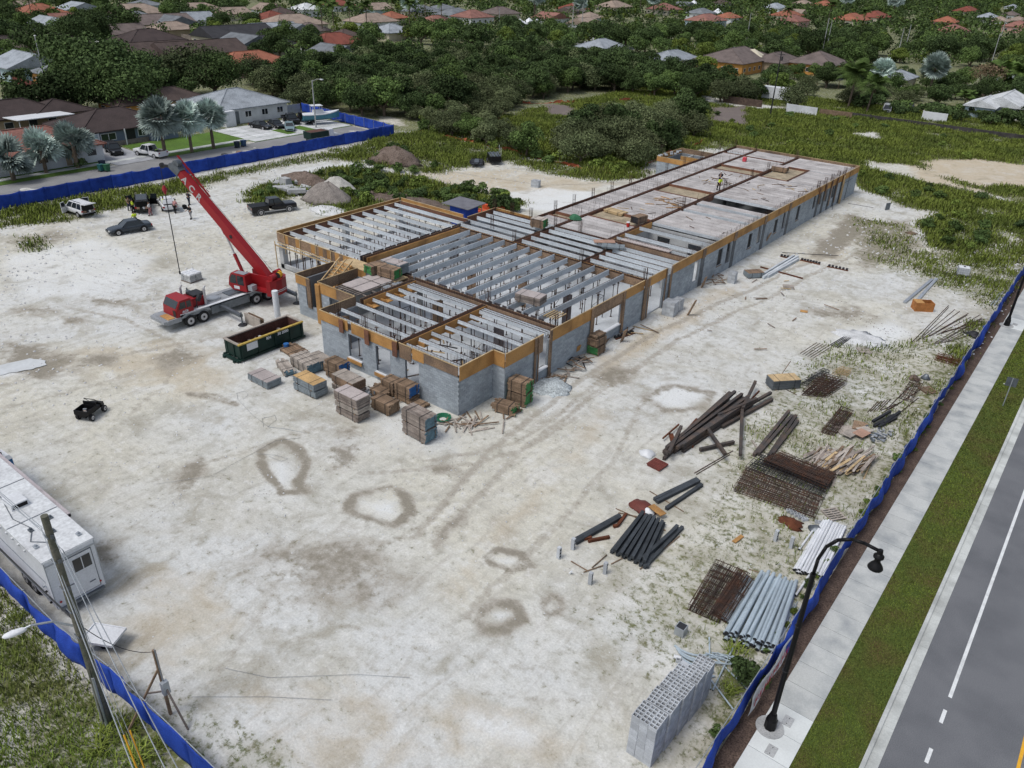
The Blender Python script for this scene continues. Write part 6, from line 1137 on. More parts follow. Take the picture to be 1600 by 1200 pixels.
# steel beams
def beam_mesh(L_, m, s_=.22):
 key = ('b', round(L_, 1), m.name, s_)
 if key not in PL: PL[key] = MB().box(-L_ / 2, L_ / 2, -s_ / 2, s_ / 2, 0, .03).box(-L_ / 2, L_ / 2, -s_ / 2, s_ / 2, s_ - .03, s_).box(-L_ / 2, L_ / 2, -s_ / 2 + .01, s_ / 2 - .01, .03, s_ - .03, 0).mesh('steel_beam', m)
 return PL[key]
def beams(items, label, group, m, s_=.22, z=0., nm='steel_beam'):
 for k, (a, b, zz_) in enumerate(items):
  p, q = at(*a, z), at(*b, z); d = q - p; o = put(nm, beam_mesh(d.length, m, s_), None, ((p.x + q.x) / 2, (p.y + q.y) / 2, zz_ + .02 + k * .0007), math.atan2(d.y, d.x)); tag(o, label, 'steel beam', group)
items = []
for k in range(13): o_ = k * 2.6; items.append(((1034 + o_ * .9 + rr.uniform(-4, 8), 716 - o_ * .35 + rr.uniform(-4, 4)), (1140 + o_ * 1.15 + rr.uniform(-4, 4), 622 + o_ * .42 + rr.uniform(-3, 3)), .26 * (k % 3)))
beams(items, 'dark brown steel beam in the large pile of long parallel beams', 'beams of the large brown pile', beamm)
beams([((1124, 665), (1203, 621), .3), ((1128, 670), (1206, 627), .05), ((1178, 608), (1158, 650), .55), ((1120, 662), (1180, 636), .6), ((1131, 722), (1102, 680), .5), ((1093, 706), (1146, 694), .05), ((1155, 720), (1158, 645), .35), ((1043, 722), (1062, 682), .7)], 'dark brown beam lying crosswise on or beside the large beam pile', 'crossed beams', beamm)
beams([((1177, 714), (1232, 645), .02), ((1184, 712), (1237, 652), .02), ((1200, 716), (1243, 652), .02), ((1206, 712), (1246, 660), .02)], 'weathered brown beam in the small parallel set beside the rebar mats', 'small parallel beam set', beamm)
items = []
for k in range(13): items.append(((955 + k * 4.6, 866 + k * 1.8 + rr.uniform(-2, 2)), (1001 + k * 3.0, 806 + k * 1.2 + rr.uniform(-2, 3)), .24 * (k % 2)))
beams(items, 'charcoal steel beam in the neat pile lying beside the upright blocks', 'charcoal beam pile', beamnew, .2)
beams([((1000, 886), (1058, 824), .0), ((1006, 889), (1066, 826), .0), ((1003, 880), (1055, 832), .22)], 'charcoal steel beam in the narrow set right of the neat pile', 'narrow charcoal set', beamnew, .2)
beams([((896, 848), (968, 808), .0), ((899, 851), (969, 811), .02)], 'charcoal steel beam lying alone left of the neat pile', 'lone charcoal beams', beamnew, .22)
beams([((1022, 783), (1089, 751), .0), ((1026, 787), (1092, 754), .02), ((1041, 797), (1096, 760), .0)], 'charcoal steel beam lying beyond the neat pile by the red cloth bag', 'far charcoal beams', beamnew, .22)
beams([((1365, 668), (1397, 650), .0), ((1372, 670), (1400, 655), .05), ((1380, 665), (1405, 647), .1), ((1362, 664), (1390, 648), .2), ((1375, 668), (1380, 660), .0)], 'short black beam near the blue fence beyond the scrap planks', 'short black beams', darksteel, .18)
sticks([((1070, 680), (1090, 657)), ((1080, 700), (1076, 690)), ((1052, 695), (1048, 680))], 'rust_plate', 'short rusty red piece on the large beam pile', 'steel scrap', 'rusty pieces on the beam pile', rust, .3, .15)
for (a, b) in (((965, 823), (978, 805)), ((926, 846), (952, 841)), ((917, 843), (924, 842))):
 p, q = at(*a), at(*b); d = q - p; o = MB().bar((0, 0, .1), (d.x, d.y, .1), .16, .18).bar((0, 0, .1), (-.15, -.25, .1), .16, .18).build('hooked_plate', rust, None, p); tag(o, 'rusty hooked steel piece lying left of the charcoal beams', 'steel scrap', 'rusty hooked pieces')
beams([((1145, 655), (1186, 612), 0), ((1035, 690), (1060, 668), .2)], 'thin rusty beam along the large pile', 'thin rusty beams', rust, .1)
# rods
def rods(items, label, group, m=rebarm, r_=.02, nm='rebar_rod'):
 for a, b in items:
  p, q = at(*a), at(*b); tag(MB().cyl((0, 0, 0), tuple(q - p), r_, n=5).build(nm, m, None, (p.x, p.y, .03 + rr.random() * .03)), label, 'rod', group)
rods([((1425 + k * 6 + rr.uniform(-3, 3), 536 - k * 2), (1480 + k * 7 + rr.uniform(-6, 6), 478 + k * 3)) for k in range(10)], 'long thin rod in the fan of rods beyond the orange box', 'rods beyond the orange box', rebarm, .03)
rods([((1455 + k * 5, 540 - k), (1530 + rr.uniform(-8, 8), 492 + k * 5)) for k in range(6)], 'thin rod spread near the blue fence', 'rods near the fence', rebarm, .025)
rods([((1250 + k * 4, 553 + k * 1.5), (1276 + k * 5, 536 + k)) for k in range(6)], 'bent rod beside the white powder patch', 'rods by the powder patch', rebarm, .025)
rods([((1296 + k * 3, 540 + k), (1330 + k * 1.5, 520 + k)) for k in range(5)], 'black rod in the bundle beside the powder patch', 'black rods by the powder', darksteel, .04)
rods([((1085, 740), (1145, 705)), ((1088, 742), (1140, 711)), ((1210, 600), (1245, 618)), ((1385, 640), (1420, 605)), ((1390, 640), (1440, 608)), ((1400, 650), (1435, 622))], 'single thin rod lying between the yard piles', 'single rods', rebarm, .03)
rods([((1355 + k * 5, 645 - k), (1372 + k * 5, 628 - k)) for k in range(5)] + [((1378, 646), (1405, 630)), ((1376, 642), (1400, 632))], 'short rod near the small rust coloured bundle by the fence', 'short rods', rebarm, .03)
rods([((1000, 890), (1062, 838)), ((955, 882), (982, 868)), ((892, 878), (918, 893)), ((912, 895), (950, 882)), ((925, 888), (948, 868)), ((1000, 810), (1040, 830)), ((962, 795), (1000, 812)), ((966, 802), (995, 808)), ((1015, 768), (1068, 800))], 'thin rod or lath lying around the charcoal beams', 'laths by the charcoal beams', woodbrown, .035)
rods([((1260, 590), (1300, 618)), ((1218, 590), (1235, 565)), ((1170, 890), (1185, 895))], 'thin lath lying on the speckled ground of the yard', 'yard laths', woodbrown, .03)
# rebar cages / mats
def cage(pxs, label, nl=10, nc=24, h=.35, sub=2, m=rebarm, layers=2, r_=.016):
 P0, P1, P2, P3 = [at(*p) for p in pxs]; t = thing('rebar_mat', label, 'rebar mat', (P0.x, P0.y, .03));
 for ly in range(layers):
  mb = MB(); zz_ = ly * h / max(1, layers - 1) if layers > 1 else 0; j_ = lambda: rr.uniform(-.07, .07)
  for i in range(nl): f_ = i / (nl - 1); a = P0.lerp(P3, f_) - P0; b = P1.lerp(P2, f_) - P0; mb.bar((a.x + j_(), a.y + j_(), zz_), (b.x + j_(), b.y + j_(), zz_ + j_()), r_ * 2, r_ * 2)
  for i in range(nc): f_ = i / (nc - 1); a = P0.lerp(P1, f_) - P0; b = P3.lerp(P2, f_) - P0; mb.bar((a.x + j_(), a.y + j_(), zz_ + .03), (b.x + j_(), b.y + j_(), zz_ + .03 + j_()), r_ * 1.5, r_ * 1.5)
  if ly == 0:
   for i in range(nc):
    for k in range(0, nl, 3): f_ = i / (nc - 1); a = P0.lerp(P1, f_).lerp(P3.lerp(P2, f_), k / (nl - 1)) - P0; mb.bar((a.x, a.y, 0), (a.x, a.y, h), r_, r_)
  mb.build('rebar_layer', m, t)
 return t
cage([(1145, 768), (1270, 812), (1284, 782), (1165, 735)], 'rusty rebar mat in front, with many cross bars', 12, 34, .3); cage([(1165, 735), (1284, 782), (1300, 755), (1190, 712)], 'open grey rebar mat between the two rusty ones', 9, 26, .3, m=darksteel); cage([(1190, 726), (1290, 768), (1304, 748), (1218, 714)], 'dense dark rusty rebar cage at the back of the three mats', 16, 30, .45, layers=3)
cage([(1075, 952), (1125, 975), (1170, 905), (1118, 882)], 'rusty rebar cage beside the grey pipes, left half', 9, 26, .35); cage([(1110, 958), (1135, 975), (1178, 915), (1152, 895)], 'rusty rebar cage beside the grey pipes, right half', 6, 24, .35)
cage([(1283, 676), (1305, 682), (1332, 648), (1312, 640)], 'small rusty rebar cage beside the plywood offcuts', 8, 16, .3); cage([(1252, 618), (1290, 622), (1322, 600), (1285, 590)], 'dark tangled rebar cage beyond the topped plywood stack', 10, 18, .4, layers=3); cage([(1248, 602), (1262, 604), (1295, 584), (1285, 580)], 'narrow dark rebar bundle beyond the tangled cage', 7, 6, .3, m=darksteel)
cage([(1405, 622), (1425, 630), (1440, 600), (1425, 594)], 'loose rebar tangle by the fence weeds', 5, 7, .2); cage([(1300, 585), (1322, 590), (1330, 582), (1312, 578)], 'yellowish wire tangle beside the dark rebar', 5, 7, .3, m=wood)
# pvc pipes
def pipes(items, label, group, m, r_, nm='pvc_pipe', tilt=0):
 for a, b, z in items:
  p, q = at(*a), at(*b); d = (q - p); n_ = 12; t = MB(); e = d.normalized()
  t.cyl((0, 0, 0), tuple(d), r_, n=n_, mc=1, cap=True); t.cyl(tuple(e * -.001), tuple(e * .14), r_ * 1.12, n=n_, mc=1)
  o = t.build(nm, [m, darksteel], None, (p.x, p.y, z + r_ + .01), smooth=False); tag(o, label, 'pipe', group)
r1_ = .098
items = []
for k in range(36):
 row = k % 3; f_ = (k // 3) / 11
 items.append(((1133 + f_ * 78 + rr.uniform(-3, 3), 1003 + f_ * 22 - row * 3 + rr.uniform(-4, 3)), (1190 + f_ * 54 + rr.uniform(-3, 3), 903 + f_ * 18 + rr.uniform(-5, 5)), row * .16))
pipes(items, 'grey pvc pipe in the large sloping pipe pile behind the street lamp', 'large grey pipe pile', greypvc, r1_)
pipes([((1128 + k * 5, 970 + k * 3), (1168 + k * 4, 902 + k * 4), .0) for k in range(4)] + [((1150, 968), (1180, 925), 0)], 'grey pvc pipe in the narrow group left of the large pile', 'narrow grey pipe group', greypvc, .07)
pipes([((1240 + k * 4.4, 893 + k * 1.2 + rr.uniform(-2, 3)), (1284 + k * 3.6, 815 + k * 1.0 + rr.uniform(-3, 3)), (int(k * 2) % 2) * .12) for k in np.arange(0, 10, .55)], 'white pvc pipe in the wide bundle beside the blue fence', 'white pipe bundle', whitepvc, .08)
pipes([((1262, 885), (1312, 822), 0), ((1268, 888), (1319, 826), 0), ((1248, 860), (1270, 830), 0), ((1242, 934), (1285, 870), .1), ((1272, 880), (1308, 828), .1)], 'single white pvc pipe lying off the wide bundle', 'single white pipes', whitepvc, .06)
pipes([((1108, 997 + 0), (1110, 1078), .0), ((1145, 1015), (1113, 1082), .1), ((1112, 1024), (1170, 1082), .05), ((1100, 1052), (1145, 1112), .1)], 'thin grey conduit crossing the weeds by the block cubes', 'crossing grey conduits', greypvc, .04)
pipes([((1100 + rr.uniform(0, 20), 1022 + rr.uniform(0, 18)), (1150 + rr.uniform(0, 20), 1028 + rr.uniform(0, 20)), .02 * k) for k in range(12)], 'thin grey conduit in the tangle below the large pipe pile', 'conduit tangle', greypvc, .03)
pipes([((1222 + rr.uniform(-4, 10), 975 + rr.uniform(-8, 8)), (1232 + rr.uniform(0, 14), 945 + rr.uniform(-8, 8)), .01 * k) for k in range(8)], 'short thin grey conduit behind the street lamp pole', 'short conduits', greypvc, .02)
for k in range(7):
 p = at(1054 + k * 3, 1010 + k * 6); pts = [(1.35 * math.sin(a) * (1 - .04 * k), 1.3 * (1 - math.cos(a)), .0) for a in [i * .16 for i in range(9)]]
 o = MB().tube(pts, .06, 8).build('curved_conduit', greypvc, None, (p.x, p.y, .07 + .04 * (k % 3)), -.35 + rr.uniform(-.06, .06)); tag(o, 'curved grey conduit elbow in the nested group beyond the block cubes', 'conduit elbow', 'nested conduit elbows')
tag(MB().cyl((0, 0, 0), (.35, .12, 0), .1, n=12).build('pipe_offcut', whitepvc, None, (*at(1052, 1028)[:2], .12)), 'short white pipe offcut beside the loose block near the cubes', 'pipe')
tag(MB().cb((0, 0, .27), (.5, .5, .54)).cb((0, 0, .545), (.42, .42, .01), 1).build('tub', [galv, darksteel], None, at(1063, 990)), 'square grey tub standing beyond the curved conduits', 'tub')
# ------------------------------------------------------------------ hollow blocks
def hblock(m=blockm):
 mb = MB(); L2, W2, Hh, t_ = .195, .095, .19, .028
 mb.box(-L2, L2, -W2, -W2 + t_, 0, Hh).box(-L2, L2, W2 - t_, W2, 0, Hh)
 for x0, x1 in ((-L2, -L2 + t_), (-.016, .016), (L2 - t_, L2)): mb.box(x0, x1, -W2 + t_, W2 - t_, 0, Hh)
 mb.box(-L2 + t_, L2 - t_, -W2 + t_, W2 - t_, .02, .03, 1)
 return mb
HB = hblock().mesh('block', [blockm, darksteel]); SB_ = MB().box(-.195, .195, -.095, .095, 0, .19).mesh('block', blockm)
def cube(x, y, z0, label, nz=6, nx_=3, ny=6, top=None, rz=0., skip=()):
 t = thing('block_cube', label, 'concrete blocks', (x, y, z0), rz); cx_, cy_ = nx_ * .4, ny * .2
 for k in range(nz):
  rot = k % 2
  for i in range(nx_):
   for j in range(ny):
    if 0 < i < nx_ - 1 and 0 < j < ny - 1 and k < nz - 1: continue
    if k == nz - 1 and (i, j) in skip: continue
    put('block', HB if k == nz - 1 else SB_, t, (-cx_ / 2 + (i + .5) * .4 + rr.uniform(-.006, .006), -cy_ / 2 + (j + .5) * .2 + rr.uniform(-.006, .006), k * .2), rr.uniform(-.012, .012))
 if skip: MB().box(-cx_ / 2 + .05, cx_ / 2 - .05, -cy_ / 2 + .05, cy_ / 2 - .05, 0, (nz - 1) * .2 - .03).build('core', blockm, t)
 return t
yy0 = 21.0
names = ['nearest the camera', 'second from the camera', 'third from the camera', 'fourth from the camera', 'farthest from the camera']
for r_ in range(5):
 for tier in (0, 1):
  hgt = 'upper' if tier else 'lower'
  if r_ < 4:
   cube(-8.48 + r_ * .07, 21.28 + r_ * 1.06, tier * 1.21, '%s cube of hollow grey blocks in the row beside the fence, %s' % (hgt, names[r_]), 6, 3, 5, rz=rr.uniform(-.02, .02), skip=((0, 4), (1, 4), (0, 3)) if r_ == 3 and tier else ())
  else: cube(-8.05, 25.35, tier * 1.21, '%s narrow cube of hollow grey blocks at the far end of the row' % hgt, 6 if not tier else 5, 2, 5, rz=.05)
for px, py, lb in ((873, 872, 'leftmost of the upright blocks near the charcoal beams'), (895, 858, 'upright block at the left end of the lone charcoal beam'), (945, 896, 'upright block right of the laths near the charcoal beams'), (922, 912, 'nearest upright block in front of the charcoal beams'), (1211, 845, 'upright block left of the white pipes'), (1235, 856, 'second upright block left of the white pipes, nearer them')):
 p = at(px, py); t = thing('standing_block', lb, 'concrete block', p, rr.uniform(-.2, .2)); MB().box(-.1, .1, -.1, .1, 0, .8).build('block_body', whiterub if False else blockm, t); MB().box(.1, .105, -.06, .06, .1, .25).box(.1, .105, -.06, .06, .33, .48).box(.1, .105, -.06, .06, .56, .7).build('block_cells', darksteel, t)
for k in range(5): p = at(1233 + k * 6, 800 + k * 3.4); o = put('loose_block', HB, None, (p.x, p.y, .01), .9); tag(o, 'hollow block in the short row beside the rusty brown heap', 'concrete block', 'short row of hollow blocks')
for px, py, z, lb in ((1062, 1035, 0, 'loose hollow block on its own beside the block cubes'), (1278, 818, 0, 'loose hollow block at the end of the white pipes'), (517, 590, 0, 'pale hollow block by the wall under the first window')): p = at(px, py); tag(put('loose_block', HB, None, (p.x, p.y, z), .4), lb, 'concrete block')
cube(*at(1046, 491)[:2], 0, 'pale block cube with rough faces by the long wall, nearer one', 7, 3, 6, rz=.1); cube(*(at(1058, 484)[:2]), 0, 'pale block cube by the long wall, farther one of two', 6, 2, 5, rz=.05)
cube(*at(1143, 441)[:2], 0, 'block cube on a pallet against the long wall under the scaffold window', 6, 2, 4, rz=.1); cube(*at(837, 292)[:2], 0, 'grey block cube with blocks heaped on top behind the deck', 5, 3, 5, rz=.3)
# ------------------------------------------------------------------ odd things in the yard
p = at(1440, 484); OB = thing('form_box', 'open orange plywood form box lying on the ground by long steel members', 'form box', (p.x, p.y, 0), .6)
orp = mat('orange_plywood', (.42, .17, .05), .7, .2, 1.5); MB().box(-.9, .9, -.55, -.5, 0, .9).box(-.9, .9, .5, .55, 0, .9).box(-.9, -.85, -.5, .5, 0, .9).box(.85, .9, -.5, .5, 0, .9).box(-.85, .85, -.5, .5, 0, .05).build('box_walls', orp, OB); MB().box(-.9, -.1, -.52, .52, .9, .93).build('box_lid', ply, OB)
p = at(1503, 431); IB = thing('ibc_tote', 'white plastic tank in a wire cage standing in the weeds near the fence', 'tank', (p.x, p.y, 0), .3); MB().loft([[(sx * (.56 - c_), sy * (.46 - c_), z) for sx, sy in ((-1, -1), (1, -1), (1, 1), (-1, 1))] for z, c_ in ((.15, .02), (.2, 0), (1.0, 0), (1.08, .05))]).build('tank', whitepvc, IB)
w_ = MB()
for z in (.3, .55, .8, 1.0): w_.box(-.6, .6, -.5, -.485, z, z + .025).box(-.6, .6, .485, .5, z, z + .025).box(-.6, -.585, -.485, .485, z, z + .025).box(.585, .6, -.485, .485, z, z + .025)
for k in range(6):
 x = -.58 + k * .232; w_.box(x - .01, x + .01, -.505, -.49, .15, 1.05).box(x - .01, x + .01, .49, .505, .15, 1.05)
 if 0 < k < 5: w_.box(-.605, -.59, x * .8 - .01, x * .8 + .01, .15, 1.05).box(.59, .605, x * .8 - .01, x * .8 + .01, .15, 1.05)
w_.build('wire_cage', galv, IB); MB().cyl((0, 0, 1.08), (0, 0, 1.13), .12, n=10).build('tank_cap', darksteel, IB); MB().box(-.6, .6, -.5, .5, 0, .14).build('tank_pallet', darksteel, IB)
def lay(items, nm, label, cat, group, m, w_, h_, z=0.): sticks(items, nm, label, cat, group, m, w_, h_, z)
lay([((1413, 474), (1456, 438)), ((1428, 476), (1463, 437))], 'steel_channel', 'long grey steel channel lying beside the orange form box', 'steel channel', 'channels beside the orange box', galv, .3, .18)
lay([((1187, 434), (1240, 402)), ((1192, 436), (1246, 403)), ((1199, 434), (1247, 407))], 'precast_joist', 'long precast concrete joist lying on the ground right of the building', 'joist', 'joists lying on the ground', joistm, .25, .3); lay([((1188, 418), (1254, 436))], 'dark_channel', 'dark channel lying under the precast joists', 'steel channel', None, rust, .15, .12)
lay([((1548, 478), (1562, 458)), ((1553, 478), (1567, 457))], 'steel_channel', 'pale channel lying along the foot of the blue fence', 'steel channel', 'channels along the fence', galv, .12, .08)
def comb(a, b, n, label):
 p, q = at(*a), at(*b); d = q - p; t = thing('notched_form', label, 'notched form', (p.x, p.y, 0)); MB().bar((0, 0, .05), (d.x, d.y, .05), .12, .1).build('rail', rust, t); nn = Vector((-d.y, d.x, 0)).normalized()
 for k in range(n): c_ = d * ((k + .5) / n); MB().cb((c_.x + nn.x * .2, c_.y + nn.y * .2, .14), (.22, .3, .24), 0, math.atan2(d.y, d.x)).build('tooth', darksteel, t)
comb((1218, 401), (1242, 406), 5, 'dark notched form strip beyond the precast joists, left piece'); comb((1250, 407), (1281, 414), 7, 'dark notched form strip beyond the precast joists, middle piece'); comb((1292, 417), (1325, 424), 6, 'dark notched form strip, rightmost piece on the pale ground'); comb((962, 531), (992, 521), 6, 'dark notched form strip by the framed opening')
def pallet(px, py, rz, label, m=woodpale, z=0., s_=1.):
 p = at(px, py, z); t = thing('pallet', label, 'pallet', (p.x, p.y, z), rz)
 for k in range(6): MB().box(-.55, .55, -.05, .05, .1, .125).build('slat', m, t, (0, -.5 + k * .2, 0))
 for x in (-.5, 0, .5): MB().box(x - .04, x + .04, -.55, .55, 0, .1).build('bearer', m, t)
pallet(1302, 805, .95, 'pale wooden pallet with wide gaps beside the white pipes'); pallet(1450, 611, .9, 'wooden pallet in weeds against the blue fence', woodbrown); pallet(1350, 549, .6, 'small grey pallet at the edge of the white powder'); pallet(1172 + 60, 449, .5, 'pale pallet frame on the ground below the precast joists'); pallet(893, 272, .4, 'pallets heaped behind the deck by the orange netting', wood); pallet(1424, 365, 1.2, 'brown pallet half hidden in the weeds', woodbrown); pallet(885, 270, .1, 'pallet leaning beneath the heap behind the deck', woodbrown)
for k, (px, py, c_, s_) in enumerate(((1320, 672, woodpale, 1.4), (1330, 678, woodpale, 1.2), (1343, 668, plyold, 1.3), (1350, 675, woodpale, 1.0), (1326, 682, woodpale, 1.0), (1345, 682, mat('salmon_plywood', (1, 1, 1)), 1.1))):
 p = at(px, py); tag(MB().cb((0, 0, 0), (s_, s_ * .75, .04)).build('plywood_offcut', c_, None, (p.x, p.y, .06 + k * .05), rr.random() * 2), 'flat plywood offcut in the small pale pile behind the scrap planks', 'plywood', 'plywood offcuts in the small pile')
scatter(1375, 682, 9, 5, 40, 'glass_rubble', 'small blue grey shard in the rubble heap near the fence', 'rubble', 'blue grey shards', [galv, concrete, steel], .15, .4, .15, .06, lift=.2)
p = at(1027, 728); t = thing('slat_stack', 'small stack of red brown steel slats with a white bag beside it', 'steel slats', (p.x, p.y, 0), -.1)
for k in range(7): MB().cb((0, -.45 + k * .15, .16), (1.1, .1, .08)).build('slat', redbr, t)
MB().box(-.5, .5, -.5, .5, .03, .11).build('slat_base', redbr, t)
def lump(px, py, rx, ry, h, m, nm, label, cat, z=0., seed=0, n=14, kind=None, rough=.25):
 p = at(px, py, z); R_ = random.Random(seed); rings = []
 for f_ in (1, .85, .62, .36, .12): rings.append([(math.cos(a) * rx * f_ * (1 + R_.uniform(-rough, rough)), math.sin(a) * ry * f_ * (1 + R_.uniform(-rough, rough)), h * (1 - f_ ** 1.6) * R_.uniform(.85, 1.1) - .02 * (f_ == 1)) for a in [i * 2 * math.pi / n for i in range(n)]])
 o = MB().loft(rings).build(nm, m, None, (p.x, p.y, z), smooth=True); tag(o, label, cat, None, kind); return o
lump(1011, 710, .65, .55, .4, whitepvc, 'white_bag', 'white plastic bag with dark scraps beside the red slats', 'bag', seed=1); lump(1003, 793, .9, .7, .35, redbr, 'red_cloth_bag', 'dark red open sack beside the neat charcoal beams', 'sack', seed=2); lump(1012, 800, .5, .35, .3, whitepvc, 'plastic_wrap', 'crumpled white plastic wrap on the end of the charcoal beams', 'plastic', seed=3)
tag(MB().cb((0, 0, 0), (1.1, .5, .05)).build('board', ply, None, (*at(1026, 804)[:2], .35), -.3), 'orange brown board lying on top of the charcoal beam pile', 'board'); tag(MB().cb((0, 0, 0), (.9, .25, .05)).build('board', ply, None, (*at(1153, 843)[:2], .05), 1.4), 'orange board lying alone in the dry grass of the yard', 'board'); tag(MB().cb((0, 0, 0), (.7, .5, .05)).build('board', ply, None, (*at(1256, 487)[:2], .05), .3), 'pale plywood piece on the ground near the ochre patch', 'board')
lump(1236, 818, .8, .6, .35, rust, 'rusty_heap', 'dark rusty brown heap of wire beside the row of hollow blocks', 'scrap heap', seed=4, rough=.5); lump(1275, 828, .5, .4, .35, steel, 'blue_grey_sack', 'dark blue grey sack at the end of the white pipes', 'sack', seed=5)
lump(1520, 524, .8, .7, .45, darksteel, 'black_hose_heap', 'black coiled hose heap against the fence', 'hose', seed=6, rough=.5); cage([(1460, 563), (1500, 575), (1506, 567), (1466, 556)], 'rust brown flat rebar frame against the fence', 7, 12, .3, m=rust); lump(1428, 592, .5, .5, .4, debris, 'soil_clod', 'small clod of dark soil near the pallet by the fence', 'soil heap', seed=8); lump(1446, 592, .4, .3, .5, steel, 'grey_drum', 'small grey drum beside the soil clod', 'drum', seed=9, rough=.08)
tag(MB().cyl((0, 0, 0), (.12, 0, .22), .06, .05, 10).build('cup', whitepvc, None, at(890, 896)), 'small white cup on the ground left of the upright blocks', 'cup')
p = at(692, 655); GH = thing('hose_coil', 'green coiled hose lying at the foot of the building corner', 'hose', (p.x, p.y, .03))
for k in range(6): MB().tube([(math.cos(a) * (.3 + k * .06), math.sin(a) * (.3 + k * .06), .03 * k) for a in [i * math.pi / 8 for i in range(17)]], .03, 5).build('hose_loop', mat('green_hose', (.02, .16, .08), .5), GH)
lump(860, 604, 2.0, 1.6, .35, mat('broken_concrete', (.42, .46, .47), .95, .35, 1.5, 7, .25, .5), 'broken_concrete_heap', 'low heap of broken pale concrete beside the upright green ended packs', 'rubble heap', seed=12, n=22)
lump(497, 560, .45, .4, .6, concrete, 'rubble_sack', 'rounded grey sack of rubble near the front wall', 'sack', seed=14, rough=.1); lump(1340, 527, 2.4, 1.8, .12, whiterub, 'powder_heap', 'flat white powder heap in the yard', 'powder heap', seed=15, n=22)
wat = mat('puddle_water', (.56, .58, .58), .06, .1, .6, 3, .03, 0, 0, 0, (.30, .30, .28), 0, .6)
for k, P_ in enumerate(([(-12, 573), (20, 566), (45, 560), (70, 563), (72, 570), (48, 577), (15, 583), (-12, 590)], [(372, 438), (385, 431), (398, 430), (392, 438), (380, 443)])):
 P_ = [at(*q, .035) for q in P_]; n_ = len(P_); Q_ = []
 for i in range(n_):
  for f_ in (0, .33, .66): a = P_[i].lerp(P_[(i + 1) % n_], f_); Q_.append((a.x + rr.uniform(-.1, .1), a.y + rr.uniform(-.1, .1), .035))
 struct(MB().add(Q_, [tuple(range(len(Q_)))]).build('puddle', wat))
for px, py, lb in ((1386, 328, 'bluish grey panel standing on the pale ground beyond the building'),): p = at(px, py); tag(MB().cb((0, 0, .5), (.9, .1, 1.0)).build('standing_sheet', steel, None, p, 1.2), lb, 'panel')
for (a, b, lb) in (((1080, 478), (1084, 495), 'board leaning against the long wall beside the block cubes'), ((1199, 395), (1201, 385), 'dark framed panel leaning on the long wall')):
 p = at(*b); tag(MB().cb((-.35, 0, .8), (.1, .35, 1.9), 0, 0, 0, .35).build('leaning_board', plyold, None, p), lb, 'board')
for px, py in ((903, 560), (975, 535), (1100, 450)): p = at(px, py); tag(MB().cb((-.1, 0, .6), (.06, .5, 1.3), 0, 0, 0, .25).build('leaning_board', ply if px < 950 else plyold, None, p), {903: 'short orange board leaning on the wall beside the green ended pack', 975: 'brown board leaning in the framed opening', 1100: 'brown plate leaning on the wall by the scrap heap'}[px], 'board')
rods([((1290 - 68, 395), (1310, 400)), ((1165, 350), (1195, 362)), ((1188, 352), (1175, 347)), ((1325, 318), (1365, 325))], 'thin dark rod on the ground beside the far end of the long wall', 'far rods', darksteel, .03)
# cable loops on the ground
for k, P_ in enumerate(([(380, 625), (388, 618), (383, 612), (370, 615), (372, 625), (395, 650), (420, 668), (455, 672)], [(412, 668), (410, 655), (430, 650), (432, 657), (418, 668), (450, 672), (480, 678)], [(240, 758), (330, 745), (390, 712), (430, 690), (470, 685)], [(400, 710), (430, 712), (450, 718), (440, 722), (420, 714)], [(350, 1045), (420, 1060), (560, 1055), (640, 1060)], [(300, 1090), (420, 1090), (520, 1095)])):
 q = [at(*p) for p in P_]; o = MB().tube([tuple(v - q[0]) for v in q], .008, 4).build('ground_cable', steel, None, (q[0].x, q[0].y, .06)); tag(o, ['looped thin cable on the pale ground left of the plywood stacks', 'small cable loop below the front row of stacks', 'long thin cable leading to the ringed dry puddle', 'short cable crossing the ringed dry puddle', 'thin cable along the gravelly ground in the foreground', 'thin pale cable nearest the service post'][k], 'cable')
# ------------------------------------------------------------------ heaps beyond the building
lump(512, 312, 4.2, 3.0, 2.4, gravelm, 'gravel_heap', 'brown grey gravel heap behind the black pickup', 'gravel heap', seed=21, n=22, rough=.08); lump(528, 298, 3.6, 2.4, 2.0, mat('pale_gravel', (.40, .39, .36), 1, .2, 1, 9, .2, .5), 'gravel_heap', 'paler gravel heap behind the brown one', 'gravel heap', seed=22, n=20, rough=.08)
lump(515, 330, 3.2, 2.0, .6, whiterub, 'lime_heap', 'low white lime heap between the gravel and the building', 'lime heap', seed=23, n=20, rough=.15)
lump(618, 252, 5.0, 3.2, 2.4, debris, 'brush_heap', 'grey brown heap of dead brush in the weeds by the fence corner', 'brush heap', seed=24, n=22, rough=.2); lump(480, 288, 6, 2.4, 1.8, debris, 'soil_heap', 'dark soil heap behind the concrete debris', 'soil heap', seed=25, n=22, rough=.2); lump(640, 318, 13, 3.2, .8, debris, 'soil_bank', 'long low bank of dark soil and brush behind the wing', 'soil bank', seed=26, n=28, rough=.2)
for k in range(16):
 p = at(425 + rr.uniform(0, 65), 287 + rr.uniform(0, 18)); tag(MB().cb((0, 0, 0), (rr.uniform(1, 4), rr.uniform(.5, 1.5), rr.uniform(.25, .5)), 0, 0, rr.uniform(-.15, .15)).build('concrete_slab_piece', concrete, None, (p.x, p.y, .25 + rr.random() * .4), rr.random() * 1.2), 'broken concrete slab piece in the overgrown debris behind the black pickup', 'concrete debris', 'concrete debris behind the pickup')
